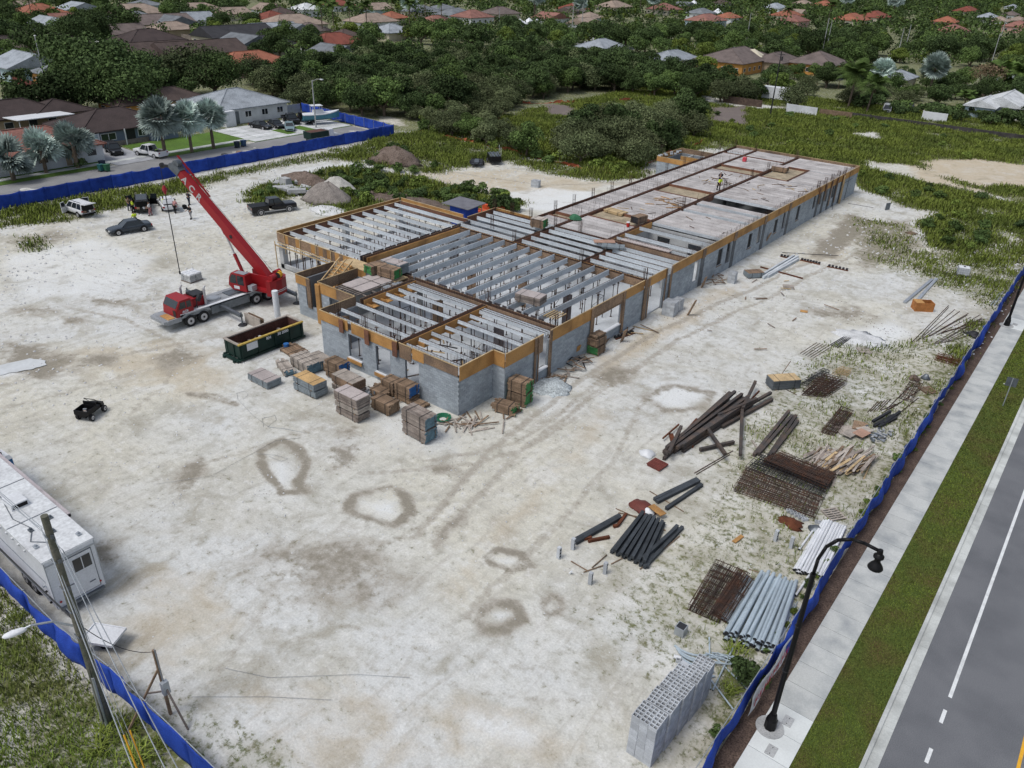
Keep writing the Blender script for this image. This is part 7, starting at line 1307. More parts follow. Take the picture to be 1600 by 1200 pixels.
tag(MB().loft([[(-.9, -.6, 0), (.9, -.6, 0), (.9, .6, 0), (-.9, .6, 0)], [(-.7, -.45, 1.3), (.7, -.45, 1.3), (.7, .45, 1.3), (-.7, .45, 1.3)]]).build('concrete_pier', concrete, None, at(447, 292)), 'upright tapered concrete pier on the debris pile', 'concrete pier')
orng = mat('red_orange_cone', (.6, .09, .03), .6)
for k, (px, py) in enumerate(((756, 338), (762, 330), (748, 340), (779, 335), (787, 330))): p = at(px, py); t = MB().cb((0, 0, .45), (1.5, .5, .9)).build('barrier', orng, None, p, .3 * k); tag(t, 'orange plastic barrier in the cluster behind the blue shed', 'barrier', 'orange barriers behind the shed')
# orange silt netting
def netting(P_, label, seed):
 R_ = random.Random(seed); q = [at(*p) for p in P_]; o0 = q[0]; t = thing('orange_netting', label, 'netting', (o0.x, o0.y, 0)); vs = []; mb = MB(); k = 0; pts = []
 for a, b in zip(q[:-1], q[1:]):
  n = max(2, int((b - a).length / .7))
  for i in range(n): pts.append(a.lerp(b, i / n))
 pts.append(q[-1])
 for i, p in enumerate(pts):
  h_ = R_.uniform(.15, .85) * (.6 + .4 * math.sin(i * .35 + seed)); lean = R_.uniform(-.5, .5); vs += [(p.x - o0.x, p.y - o0.y + R_.uniform(-.1, .1), .02), (p.x - o0.x + lean * .5, p.y - o0.y + lean, max(.08, h_))]
 mb.add(vs, [(2 * i, 2 * i + 2, 2 * i + 3, 2 * i + 1) for i in range(len(pts) - 1)]); o = mb.build('net', orangem, t); o.modifiers.new('t', 'SOLIDIFY').thickness = .02
 for i in range(0, len(pts), 4): p = pts[i]; MB().cyl((p.x - o0.x, p.y - o0.y, 0), (p.x - o0.x, p.y - o0.y, 1.0), .03, n=5).build('net_stake', woodgrey, t)
netting([(655, 205), (690, 214), (760, 228), (830, 245), (900, 262), (955, 272)], 'collapsed orange netting winding between the trailers and the scrub', 3); netting([(1015, 255), (1060, 235), (1095, 225), (1112, 212)], 'orange netting behind the block annex', 4); netting([(762, 159), (830, 162), (915, 160)], 'distant orange netting in the clearing of the scrub', 5); netting([(960, 160), (1015, 152), (1018, 145)], 'short distant orange netting right of the clearing', 6); netting([(780, 190), (790, 172)], 'scrap of orange netting in the bushes', 8)
# ------------------------------------------------------------------ houses
HB_ = []                      # footprints, to keep trees out
wallc = {k: mat('house_wall_' + k, v, .9, .15, .6, 8, .06, .05, 0, .05) for k, v in dict(white=(.60, .62, .64), cream=(.50, .46, .36), tan=(.38, .30, .21), orange=(.50, .25, .07), yellow=(.55, .36, .10), bluegrey=(.16, .20, .27), paleblue=(.36, .46, .50), grey=(.36, .37, .38), pink=(.48, .30, .26)).items()}
roofc = {k: mat('roof_' + k, v, .9, .25, .5, 6, .18, .15, 0, .08) for k, v in dict(brown=(.085, .062, .055), darkbrown=(.055, .040, .038), grey=(.17, .185, .20), palegrey=(.30, .33, .36), dark=(.045, .045, .05), red=(.21, .065, .045), orange=(.30, .115, .07), pinkred=(.26, .125, .10), tan=(.30, .235, .19), white=(.58, .60, .61), taupe=(.15, .12, .11), blue=(.12, .2, .3)).items()}
tilelines = {}
def house(px, py, w, d, roof, wall_, label, hip=True, axis='x', hw=2.7, rh=None, z=None, rz=0., name='house', front=1, at_=None, detail=1, gable_col=None, cat='house'):
 """roof centre seen at (px, py); w along local x, d along local y; ridge along `axis`"""
 rh = rh if rh is not None else min(w, d) * .22; p = at_ or at(px, py, hw + rh * .5); x, y = p[0], p[1]; HB_.append((x, y, max(w, d) / 2 + 2)); t = thing(name, label, cat, (x, y, 0), rz)
 wm, rm = wallc[wall_], roofc[roof]; a, b, o = w / 2, d / 2, .55; MB().box(-a, a, -b, b, 0, hw).build('wall', wm, t)
 A_, B_ = a + o, b + o
 if axis == 'x': r0, r1 = (-A_ + (B_ if hip else 0), 0), (A_ - (B_ if hip else 0), 0)
 else: r0, r1 = (0, -B_ + (A_ if hip else 0)), (0, B_ - (A_ if hip else 0))
 if hip and ((axis == 'x' and A_ < B_) or (axis == 'y' and B_ < A_)): r0 = r1 = (0, 0)
 mb = MB(); vs = [(-A_, -B_, hw - .12), (A_, -B_, hw - .12), (A_, B_, hw - .12), (-A_, B_, hw - .12), (r0[0], r0[1], hw + rh), (r1[0], r1[1], hw + rh)]
 fs = [(0, 1, 5, 4), (1, 2, 5), (2, 3, 4, 5), (3, 0, 4)] if axis == 'x' else [(0, 1, 4), (1, 2, 5, 4), (2, 3, 5), (3, 0, 4, 5)]
 mb.add(vs + [(v[0], v[1], v[2] - .18) for v in vs[:4]], fs + [(0, 6, 7, 1), (1, 7, 8, 2), (2, 8, 9, 3), (3, 9, 6, 0), (9, 8, 7, 6)])
 ro = mb.build('roof', rm, t)
 rc = MB()
 for u, v in ([(4, 5)] if r0 != r1 else []) + ([(0, 4), (3, 4), (1, 5), (2, 5)] if hip and axis == 'x' else [(0, 4), (1, 4), (2, 5), (3, 5)] if hip else []): q0, q1 = Vector(vs[u]), Vector(vs[v]); rc.bar(q0 + Vector((0, 0, .05)), q1 + Vector((0, 0, .05)), .22, .08)
 if rc.v: rc.build('ridge_cap', rm, ro)
 if not hip:
  gm_ = wallc[gable_col] if gable_col else wm; g_ = MB(); e = .02
  for s_ in (-1, 1):
   if axis == 'x': g_.add([(s_ * a, -b, hw - .02), (s_ * a, b, hw - .02), (s_ * a, 0, hw + rh * .9)], [(0, 1, 2)])
   else: g_.add([(-a, s_ * b, hw - .02), (a, s_ * b, hw - .02), (0, s_ * b, hw + rh * .9)], [(0, 1, 2)])
  g_.build('gable', gm_, t)
 if detail:
  for side, ln in (('y-', w), ('x+', d)):
   n = max(2, int(ln / 3.6)); dn = rr.randrange(n)
   for i in range(n):
    s_ = -ln / 2 + ln * (i + .5) / n; isd = i == dn and side == ('x+' if front else 'y-'); ww, z0, z1 = (.5, .05, 2.15) if isd else (.75, 1.0, 2.1)
    if side == 'y-': W_ = MB().box(s_ - ww, s_ + ww, -b - .05, -b + .02, z0, z1).build('door' if isd else 'window', whitep, t); MB().box(s_ - ww + .08, s_ + ww - .08, -b - .062, -b - .05, z0 + .08, z1 - .08).build('pane' if not isd else 'door_leaf', glass if not isd else wallc['tan'], W_)
    else: W_ = MB().box(a - .02, a + .05, s_ - ww, s_ + ww, z0, z1).build('door' if isd else 'window', whitep, t); MB().box(a + .05, a + .062, s_ - ww + .08, s_ + ww - .08, z0 + .08, z1 - .08).build('pane' if not isd else 'door_leaf', glass if not isd else wallc['tan'], W_)
 return t
# near row on the residential street
h17 = house(0, 0, 12, 16, 'darkbrown', 'bluegrey', 'blue grey house with a dark brown hip roof behind the black suv on its driveway', True, 'y', 2.7, 2.3, at_=(-141, 67), detail=0)
MB().box(6, 7.2, 3.2, 8, 0, 2.6).build('wall', wallc['bluegrey'], h17); MB().box(5.2, 7.8, 2.8, 8.4, 2.6, 2.75).build('porch_roof', roofc['darkbrown'], h17); MB().box(6, 6.5, -8, -5.4, 0, 2.6).build('garage_wall', wallc['white'], h17)
MB().box(6.5, 6.56, -7.8, -5.7, .05, 2.2).build('garage_door', wallc['paleblue'], h17); MB().box(6.0, 6.06, -.6, .9, .05, 2.3).build('door', darksteel, h17)
for y0, y1 in ((-5.0, -2.4), (1.4, 2.9), (5, 7)):
 xx = 6.0 if y0 < 3 else 7.2; W_ = MB().box(xx, xx + .06, y0, y1, .95, 2.15).build('window', whitep, h17); MB().box(xx + .06, xx + .07, y0 + .1, (y0 + y1) / 2 - .05, 1.05, 2.05).box(xx + .06, xx + .07, (y0 + y1) / 2 + .05, y1 - .1, 1.05, 2.05).build('pane', glass, W_)
MB().box(6.0, 6.12, -5.4, 3.1, 0, .7).build('stone_base', gravelm, h17); MB().box(6.6, 6.75, -1.2, -1.05, 0, 2.6).build('porch_post', whitep, h17)
tag(MB().cb((0, 0, 3.05), (6.5, 9.5, .12), 0, 0, 0, -.05).box(-3, -2.9, -4.5, -4.4, 0, 3).box(2.9, 3, -4.5, -4.4, 0, 3).build('patio_cover', whitep, None, (-152, 60, 0)), 'flat white patio cover beside the dark brown hip roof', 'patio cover')
tag(MB().cb((0, 0, 2.9), (7, 9, .12), 0, 0, 0, -.04).box(-3, -2.9, -4, -3.9, 0, 2.9).box(3, 3.1, -4, -3.9, 0, 2.9).build('patio_cover', whitep, None, (-146, 87, 0)), 'flat white patio cover left of the white house with the grey roof', 'patio cover')
h18 = house(0, 0, 13, 15.5, 'palegrey', 'white', 'white house with a pale grey tiled hip roof and black cars in front', True, 'y', 3.0, 2.4, at_=(-144, 93.6), detail=0)
for y in (-2.2, 1.6, 5.2): W_ = MB().box(6.5, 6.56, y, y + 1.5, 1.0, 2.2).build('window', whitep, h18); MB().box(6.56, 6.575, y + .1, y + .7, 1.1, 2.1).box(6.56, 6.575, y + .8, y + 1.4, 1.1, 2.1).build('pane', glass, W_)
MB().box(6.5, 6.55, -4.6, -3.5, .05, 2.3).build('door', steel, h18); MB().box(6.5, 8.2, -7.6, -5.4, 0, 2.8).build('garage_wall', wallc['white'], h18)
pass
H_ = [  # px, py, w, d, roof, wall, label, hip, axis
 (34, 214, 11, 18, 'pinkred', 'white', 'house with a pinkish red roof at the left edge behind the silver palms', True, 'y'), (8, 166, 10, 16, 'darkbrown', 'tan', 'long low house with a dark brown roof at the far left edge', True, 'y'), (84, 162, 8, 10, 'darkbrown', 'tan', 'beige house behind dark trees with a dark car in its yard', True, 'x'),
 (236, 146, 8, 18, 'brown', 'orange', 'orange walled house with a brown roof behind the big dark trees', True, 'y'), (97, 103, 12, 12, 'grey', 'orange', 'small grey roofed house with an orange wall left of the big trees', True, 'x'), (40, 90, 14, 16, 'palegrey', 'paleblue', 'pale blue house half hidden by trees at the left', False, 'x'),
 (66, 60, 14, 26, 'taupe', 'white', 'white gabled house with a long brown roof at upper left', False, 'y'), (229, 53, 16, 22, 'darkbrown', 'white', 'white house with a near black roof behind the tall green tree', True, 'y'), (238, 73, 15, 24, 'brown', 'white', 'brown roofed house with a small white gable at its right end', False, 'y'),
 (308, 71, 15, 30, 'brown', 'yellow', 'brown roofed house with a bright yellow gable', False, 'y'), (366, 46, 16, 30, 'dark', 'cream', 'dark roofed house with a cream gable above the blue truck', False, 'y'), (383, 61, 16, 18, 'grey', 'cream', 'grey roofed cream house right of the blue truck', False, 'x'),
 (386, 87, 13, 22, 'orange', 'pink', 'house with an orange red roof and pinkish wall behind the dark trees', True, 'y'), (80, 34, 18, 20, 'palegrey', 'paleblue', 'pale grey roofed house with two small gables at upper left', False, 'x'), (208, 12, 18, 30, 'tan', 'cream', 'wide beige roofed house near the top left of the picture', True, 'y'), (205, 24, 16, 24, 'grey', 'cream', 'dark grey roofed cream house below the wide beige roof', True, 'y'),
 (250, 28, 16, 26, 'taupe', 'cream', 'grey brown roofed house with a pale gable near the top left', False, 'y'), (270, 30, 15, 18, 'grey', 'paleblue', 'grey gabled house beside the grey brown roofed one', False, 'x'), (60, 12, 18, 22, 'orange', 'cream', 'house with an orange roof behind palms at the top left', True, 'y'), (8, 22, 16, 16, 'palegrey', 'white', 'pale roofed house in the top left corner', True, 'y'),
 (454, 29, 18, 30, 'tan', 'cream', 'long beige tiled roof house at the top, left of the palms', True, 'y'), (424, 42, 16, 22, 'palegrey', 'cream', 'pale grey green roofed house below the beige tiled one', False, 'y'), (455, 42, 15, 18, 'grey', 'cream', 'grey roofed cream house with a small gable beside the pale one', False, 'x'), (418, 61, 13, 18, 'dark', 'cream', 'low dark flat roofed house above the scrub', True, 'y'),
 (424, 22, 15, 16, 'red', 'cream', 'red roofed house at the top behind the beige tiled one', True, 'y'), (478, 9, 14, 16, 'white', 'white', 'white roofed house near the top edge', True, 'y'), (482, 40, 14, 14, 'taupe', 'cream', 'small grey brown roofed house right of the grey gabled ones', True, 'x'), (520, 58, 15, 22, 'red', 'white', 'dark red roofed house in front of the tall palms', True, 'y'),
 (538, 51, 13, 14, 'brown', 'white', 'brown roofed house beside the dark red one', True, 'y'), (522, 76, 13, 16, 'grey', 'white', 'grey roofed white house at the edge of the scrub woods', False, 'x'), (580, 26, 16, 24, 'tan', 'white', 'tan roofed white house behind yellowing palms at the top', True, 'y'), (525, 2, 16, 18, 'red', 'white', 'red roofed white house at the very top edge', True, 'y'),
 (657, 12, 16, 20, 'grey', 'cream', 'grey roofed house near the top, centre left', True, 'y'), (712, 17, 16, 22, 'grey', 'white', 'grey roofed white house near the top left of centre', True, 'y'), (738, 20, 16, 20, 'pinkred', 'white', 'pinkish roofed house right of the grey one near the top', True, 'y'), (781, 15, 16, 22, 'taupe', 'cream', 'brown roofed house near the top centre', True, 'y'),
 (612, 22, 13, 14, 'orange', 'cream', 'small orange roofed house among palms near the top', True, 'y'), (895, 9, 16, 18, 'red', 'cream', 'bright red roofed house near the top centre right', True, 'y'), (960, 5, 18, 26, 'tan', 'cream', 'beige roofed house at the top edge right of the centre', True, 'y'), (1038, 9, 18, 22, 'pinkred', 'cream', 'pinkish red roofed house near the top right of the centre', True, 'y'),
 (1096, 16, 14, 20, 'grey', 'white', 'grey roofed white house with white tents near the top', True, 'y'), (1104, 26, 16, 26, 'pinkred', 'paleblue', 'dull red roofed house with a pale blue front', True, 'y'), (952, 43, 14, 20, 'tan', 'white', 'tan roofed house beyond the woods with a driveway', True, 'y'), (940, 66, 13, 18, 'palegrey', 'grey', 'flat grey roofed building beyond the woods', True, 'y'),
 (1050, 84, 12, 20, 'palegrey', 'grey', 'pale grey walled house in the trees left of the big brown roof', True, 'y'), (1280, 88, 17, 19, 'taupe', 'orange', 'brown roofed house with a small dormer right of the dark utility pole', True, 'y'), (1214, 87, 12, 20, 'taupe', 'tan', 'low brown roofed link between the two large brown roofs', True, 'y'),
 (1332, 25, 18, 28, 'orange', 'cream', 'orange red roofed house far off, left of a pair', True, 'y'), (1368, 21, 18, 26, 'red', 'cream', 'darker red roofed house far off, right of a pair', True, 'y'), (1512, 13, 18, 30, 'red', 'cream', 'wide flat looking red roof far off at the top right', True, 'y'), (1480, 29, 16, 16, 'orange', 'pink', 'small bright orange roofed house at the top right', True, 'y'),
 (1490, 42, 15, 20, 'pinkred', 'pink', 'salmon roofed house in the trees at the right', True, 'y'), (1231, 19, 17, 22, 'orange', 'cream', 'orange roofed house far off above the dark utility pole', True, 'y'), (1240, 27, 15, 20, 'pinkred', 'pink', 'pink roofed house far off below the orange one', True, 'y'), (1545, 23, 15, 18, 'palegrey', 'white', 'pale roofed house far off beside the red roofs at right', True, 'y'),
 (1290, 4, 18, 26, 'orange', 'cream', 'orange roofed house at the top edge, right part', True, 'y'), (1212, 8, 16, 22, 'palegrey', 'white', 'white grey roofed house at the top edge above the orange roof', True, 'y'), (1592, 36, 16, 20, 'pinkred', 'pink', 'pink red roofed house at the right edge far off', True, 'y'),
 (1574, 152, 9, 16, 'white', 'white', 'low white roofed building at the right edge behind palms', False, 'y'), (1540, 157, 6, 10, 'white', 'paleblue', 'small white roofed shelter left of the low white building', False, 'y'), (1405, 114, 9, 12, 'palegrey', 'cream', 'pale roofed house hidden between the silver palms', True, 'y'), (1592, 118, 10, 14, 'palegrey', 'white', 'pale building behind the row of palms at right', True, 'y')]
for h in H_: k_ = 1 if h[1] > 120 else .84; house(h[0], h[1], h[2] * k_, h[3] * k_, *h[4:9], hw=2.8 if h[1] > 120 else 3.3)
for k in range(420):
 a_, b_ = rr.uniform(-20, 1620), rr.uniform(2, 74) if k < 300 else rr.uniform(2, 40)
 if (a_ > 620 and (b_ > 34 or rr.random() < .75)) or rr.random() < .45: continue
 q = at(a_, b_, 4)
 if q.length > 900 or any((q.x - x) ** 2 + (q.y - y) ** 2 < (r_ + 9) ** 2 for x, y, r_ in HB_): continue
 rc_, w_, d_ = rr.choice(['grey', 'taupe', 'tan', 'tan', 'pinkred', 'palegrey', 'brown', 'taupe', 'orange' if a_ > 620 else 'grey']), rr.uniform(10, 13), rr.uniform(12, 19); nm_ = rc_.replace('pinkred', 'pinkish').replace('palegrey', 'pale grey') + ' roofed distant house among the trees' + ', ' + ('far left', 'left', 'left of centre', 'right of centre', 'right', 'far right')[int(min(5, max(0, a_ // 267)))]
 t = house(a_, b_, w_, d_, rc_, rr.choice(['white', 'cream', 'white', 'paleblue', 'tan']), nm_, rr.random() < .6, rr.choice('xy'), 3.1, detail=0, at_=q); t['group'] = nm_
hb = house(1152, 82, 16, 26, 'taupe', 'orange', 'large house with a wide brown hip roof and orange walls behind the scrub', True, 'y', 3.6, 3.2, detail=1)
MB().cyl((0, 0, 0), (0, 0, 1), .1).build('roof_vent', whitep, hb, (0, -3, 6)); MB().add([(-1, 4, 5.2), (7, 3.0, 4.2), (7, 7.0, 4.2), (3.5, 5, 6.3)], [(0, 1, 3), (1, 2, 3), (2, 0, 3)]).build('dormer', wallc['cream'], hb)
# fences and walls of the neighbourhood
def yardwall(a, b, h, m, label, nm='garden_wall', cat='wall', th=.15):
 p, q = at(*a), at(*b); d = q - p; t = thing(nm, label, cat, (p.x, p.y, 0)); n = max(1, int(d.length / 4)); rz = math.atan2(d.y, d.x)
 for i in range(n): c_ = d * ((i + .5) / n); MB().cb((0, 0, h / 2), (d.length / n - .03, th, h)).build('wall_panel', m, t, (c_.x, c_.y, 0), rz); MB().cb((0, 0, h / 2 + .05), (.22, .22, h + .1)).build('post', m, t, (c_.x - d.x / n / 2, c_.y - d.y / n / 2, 0), rz)
yardwall((18, 128), (68, 146), 1.8, mat('red_fence_wood', (.14, .04, .03), .8), 'dark red wooden fence behind the trees at upper left', 'board_fence', 'fence'); yardwall((0, 116), (20, 121), 1.8, whitep, 'white fence at the left edge beside the red one', 'board_fence', 'fence'); yardwall((20, 121), (85, 118), 1.8, whitep, 'long white wall behind the red wooden fence')
yardwall((90, 205), (120, 172), 1.6, woodbrown, 'dark wooden fence behind the blue grey house', 'board_fence', 'fence'); yardwall((262, 173), (350, 160), 1.7, darksteel, 'dark fence behind the silver palms', 'board_fence', 'fence'); yardwall((440, 180), (470, 176), 1.8, galv, 'grey metal fence joining the white house and the blue fence', 'metal_fence', 'fence'); yardwall((285, 62), (345, 66), 1.8, woodgrey, 'weathered grey fence between the yellow gabled house and the trees', 'board_fence', 'fence')
yardwall((1330, 183), (1620, 222), 1.0, mat('dark_wall', (.06, .055, .055), .9, .3, 1), 'long low dark boundary wall behind the green field at right'); yardwall((1130, 160), (1190, 168), 1.6, mulch, 'dark hedge covered wall left of the white trailer'); yardwall((1228, 176), (1275, 183), 2.0, wallc['white'], 'white wall panel right of the white trailer'); yardwall((1280, 180), (1330, 186), 1.4, woodbrown, 'brown picket fence under the palms', 'picket_fence', 'fence')
yardwall((1440, 187), (1478, 192), 1.9, whitep, 'white fence panel under the hedge at right', 'board_fence', 'fence')
t = thing('box_trailer', 'white box trailer parked at the far edge of the green field', 'trailer', (*at(1213, 158)[:2], 0), .1); MB().box(-3.6, 3.6, -1.2, 1.2, .6, 3.3).build('trailer_body', whitep, t)
for x in (-1, .2): wheel(t, x, -1.15, .4, .25, -1)
MB().box(3.6, 4.6, -.1, .1, .6, .7).build('drawbar', darksteel, t)
for k, (px, py, s_) in enumerate(((812, 50, 10), (826, 48, 9), (838, 50, 6), (1120, 28, 9), (1083, 13, 10))):
 p = at(px, py); t = thing('white_tent', ['leftmost peak of the white tents beyond the woods', 'middle peak of the white tents beyond the woods', 'small right peak of the white tents beyond the woods', 'pointed white tent beside the dull red roof', 'wide white tent near the top beside the grey roof'][k], 'tent', (p.x, p.y, 0)); MB().loft([[(-s_ / 2, -s_ / 2, 2.6), (s_ / 2, -s_ / 2, 2.6), (s_ / 2, s_ / 2, 2.6), (-s_ / 2, s_ / 2, 2.6)], [(-s_ / 6, -s_ / 6, 3.9), (s_ / 6, -s_ / 6, 3.9), (s_ / 6, s_ / 6, 3.9), (-s_ / 6, s_ / 6, 3.9)], [(-.1, -.1, 5.4), (.1, -.1, 5.4), (.1, .1, 5.4), (-.1, .1, 5.4)]]).build('canopy', whitep, t)
 for a in (-1, 1):
  for b in (-1, 1): MB().cyl((a * s_ * .48, b * s_ * .48, 0), (a * s_ * .48, b * s_ * .48, 2.6), .06).build('tent_pole', whitep, t)
p = at(1300, 135); t = thing('lean_to', 'dark sheet metal lean to roof behind the brown picket fence', 'shelter', (p.x, p.y, 0)); MB().cb((0, 0, 2.8), (7, 9, .1), 0, 0, 0, .12).build('roof_sheet', mat('blue_grey_sheet', (.06, .075, .09), .6), t)
for a in (-3, 3):
 for b in (-4, 4): MB().box(a - .06, a + .06, b - .06, b + .06, 0, 2.7).build('post', woodbrown, t)
bins = MB().loft([[(-.26, -.3, 0), (.26, -.3, 0), (.26, .3, 0), (-.26, .3, 0)], [(-.32, -.38, 1.0), (.32, -.38, 1.0), (.32, .38, 1.0), (-.32, .38, 1.0)]]).box(-.34, .34, -.42, .4, 1.0, 1.08)
for px, py, c_, lb in ((159, 268, (.03, .13, .13), 'teal wheeled bin in the middle of the trio by the kerb'), (168, 268, (.03, .12, .06), 'green wheeled bin, right one of the trio by the kerb'), (161, 262, (.02, .03, .06), 'dark wheeled bin behind the teal one'), (371, 231, (.015, .03, .045), 'black wheeled bin left of the blue one near the pale driveway'), (381, 229, (.03, .08, .16), 'blue wheeled bin near the pale driveway')):
 p = at(px, py); t = thing('wheeled_bin', lb, 'bin', p, .2); put('bin_body', bins.mesh('bin', mat('bin_%d' % px, c_, .5)), t); MB().cyl((-.3, -.3, .1), (.3, -.3, .1), .1).build('wheels', rubber, t)
for k, (px, py) in enumerate(((352, 247), (375, 243))): p = at(px, py); tag(MB().loft([[(-.8, -.5, 0), (.8, -.5, 0), (.8, .5, 0), (-.8, .5, 0)], [(-.4, -.3, .7), (.4, -.3, .7), (.4, .3, .7), (-.4, .3, .7)]]).build('trash_heap', [darksteel, plyold][k], None, p), ['dark heap of rubbish in the street behind the blue fence', 'brown heap of rubbish in the street behind the blue fence'][k], 'rubbish')
# far streets glimpsed between the houses
for P_, nm in (([(0, 155), (40, 135), (70, 130), (75, 140), (30, 160), (0, 170)], 'far_street'), ([(880, 66), (1000, 60), (1010, 70), (1000, 78), (900, 74)], 'far_street'), ([(0, 128), (60, 122), (100, 127), (0, 132)], 'far_yard')): struct(MB().add([tuple(at(*q, .05)) for q in P_], [tuple(range(len(P_)))][::-1]).build(nm, asphold if nm == 'far_street' else lawn))
# ------------------------------------------------------------------ trees
def lobes_crown(name, m, rx, rz_, h0, nl, nleaf, ls, seed, flat=.8, open_=0., core=True, uni=False):
 R_ = np.random.RandomState(seed); cs = []; tries = 0
 while len(cs) < nl:
  v = R_.uniform(-1, 1, 3)
  if np.linalg.norm(v) < 1 and v[2] > -.75: cs.append((v[0] * rx * .72, v[1] * rx * .72, h0 + rz_ + v[2] * rz_ * .72, R_.uniform(.26, .46) * rx))
 per = nleaf // nl; P_ = []; Nn = []
 for x, y, z, r_ in cs:
  d = R_.normal(size=(per, 3)); d /= np.linalg.norm(d, axis=1)[:, None]; d[:, 2] = np.where(d[:, 2] < -.3, -d[:, 2], d[:, 2]); rad = r_ * (1 - .35 * R_.rand(per) ** 2 + open_ * R_.rand(per) * .5)
  P_.append(np.stack([x + d[:, 0] * rad, y + d[:, 1] * rad, z + d[:, 2] * rad * flat], -1)); Nn.append(d)
 P_ = np.concatenate(P_); Nn = np.concatenate(Nn); Nn = Nn + R_.normal(size=Nn.shape) * .55; Nn /= np.linalg.norm(Nn, axis=1)[:, None]
 return leaf_mesh(name, m, P_, Nn, ls, R_)
def leaf_mesh(name, m, P_, Nn, ls, R_, asp=.62):
 n = len(P_); t_ = np.cross(Nn, R_.normal(size=(n, 3))); t_ /= np.linalg.norm(t_, axis=1)[:, None]; b_ = np.cross(Nn, t_); s_ = (ls * R_.uniform(.6, 1.3, n))[:, None]
 co = np.stack([P_ - t_ * s_, P_ - b_ * s_ * asp + t_ * s_ * .1, P_ + t_ * s_, P_ + b_ * s_ * asp - t_ * s_ * .1], 1).reshape(-1, 3); return np_mesh(name, co, np.arange(4 * n).reshape(-1, 4), [m])
def trunk(h, r_, seed, br=4, spread=1.5, m=None):
 R_ = random.Random(seed); mb = MB(); mb.cyl((0, 0, -.1), (.1, .05, h * .55), r_, r_ * .7, 7)
 for i in range(br): a = i * 6.28 / br + R_.random(); mb.cyl((.1, .05, h * (.4 + .1 * R_.random())), (math.cos(a) * spread, math.sin(a) * spread, h * R_.uniform(.9, 1.15)), r_ * .5, r_ * .2, 5)
 return mb.mesh('trunk', m or trunkm)
PROTO = {}
def proto(kind, crown, tr, label):
 t = thing(kind, label, 'tree', (0, 0, 0)); put('crown', crown, t); put('trunk', tr, t); PROTO.setdefault(kind, []).append([t, False]); return t
def broad(kind, m, seeds, rx, rz_, h0, nl, nleaf, ls, **k):
 for s_ in seeds: proto(kind, lobes_crown('crown', m, rx, rz_, h0, nl, nleaf, ls, s_, **k), trunk(h0 + rz_ * .8, rx * .07, s_, 5, rx * .5), 'x')
broad('dark_tree', leafA, (1, 2, 3), 4.4, 2.9, .5, 22, 5200, .21); broad('green_tree', leafB, (4, 5, 6), 3.9, 2.7, .5, 20, 4600, .20); broad('yellow_green_tree', leafC, (7, 8), 3.4, 2.5, .6, 16, 3600, .20); broad('scrub_tree', leafD, (9, 10, 11), 3.6, 2.5, -.3, 24, 4600, .155, open_=.5); broad('bare_brown_tree', leafR, (12,), 3.4, 2.2, 1.5, 12, 1500, .15, open_=.9)
broad('spreading_tree', leafA, (31, 32), 9.5, 5.4, .6, 60, 17000, .27)
def bush_proto(kind, m, seeds, rx, rz_, n, ls):
 for s_ in seeds: t = thing(kind, 'x', 'bush'); put('foliage', lobes_crown('foliage', m, rx, rz_, -.15, 9, n, ls, s_), t); put('stems', trunk(rz_, .06, s_, 4, rx * .5), t); PROTO.setdefault(kind, []).append([t, False])
bush_proto('green_bush', leafB, (21, 22), 1.7, .85, 900, .17); bush_proto('dark_bush', leafA, (23, 24), 1.8, .9, 900, .18); bush_proto('lime_bush', leafC, (25,), 1.6, .8, 800, .17)
# palms: fan (silver) and feather (coconut)
def frond(mb_v, mb_f, base, az, el, L_, w_, droop, fan, R_):
 d = Vector((math.cos(az) * math.cos(el), math.sin(az) * math.cos(el), math.sin(el))); side = Vector((-math.sin(az), math.cos(az), 0)); side = (Matrix.Rotation(R_.uniform(-1, 1), 3, d) @ side) if fan else side; up = side.cross(d) * -1
 def add4(a, b, c_, e): k = len(mb_v); mb_v.extend([tuple(a), tuple(b), tuple(c_), tuple(e)]); mb_f.append((k, k + 1, k + 2, k + 3))
 if fan:
  pet = base + d * (L_ * .5); add4(base - side * .03, base + side * .03, pet + side * .03, pet - side * .03)
  for i in range(15):
   a = (i - 7) * .2; dd = (d * math.cos(a) + side * math.sin(a) + up * (-.05 + .12 * abs(a))).normalized(); l_ = w_ * (1 - .08 * abs(a)) * R_.uniform(.9, 1.1); tip = pet + dd * l_ - Vector((0, 0, droop * l_ * .5)); mid = pet + dd * l_ * .55; sd_ = dd.cross(up).normalized() * (w_ * .095); add4(pet - sd_ * .2, pet + sd_ * .2, mid + sd_, mid - sd_); add4(mid - sd_, mid + sd_, tip + sd_ * .15, tip - sd_ * .15)
 else:
  n = 19; prev = Vector(base)
  for i in range(1, n + 1):
   f_ = i / n; cur = Vector(base) + d * (L_ * f_) - Vector((0, 0, droop * L_ * f_ * f_)); add4(prev - side * .03, prev + side * .03, cur + side * .03, cur - side * .03); l_ = w_ * math.sin(math.pi * (.12 + .86 * f_)) + .1; ax = (cur - prev).normalized()
   for s_ in (-1, 1):
    tip = cur + side * (s_ * l_) + ax * (l_ * .45) - Vector((0, 0, l_ * .4)); add4(cur, cur - ax * .07, tip - ax * .03, tip); c2 = (prev + cur) / 2; tip2 = tip - (cur - c2); add4(c2, c2 - ax * .07, tip2 - ax * .03, tip2)
   prev = cur
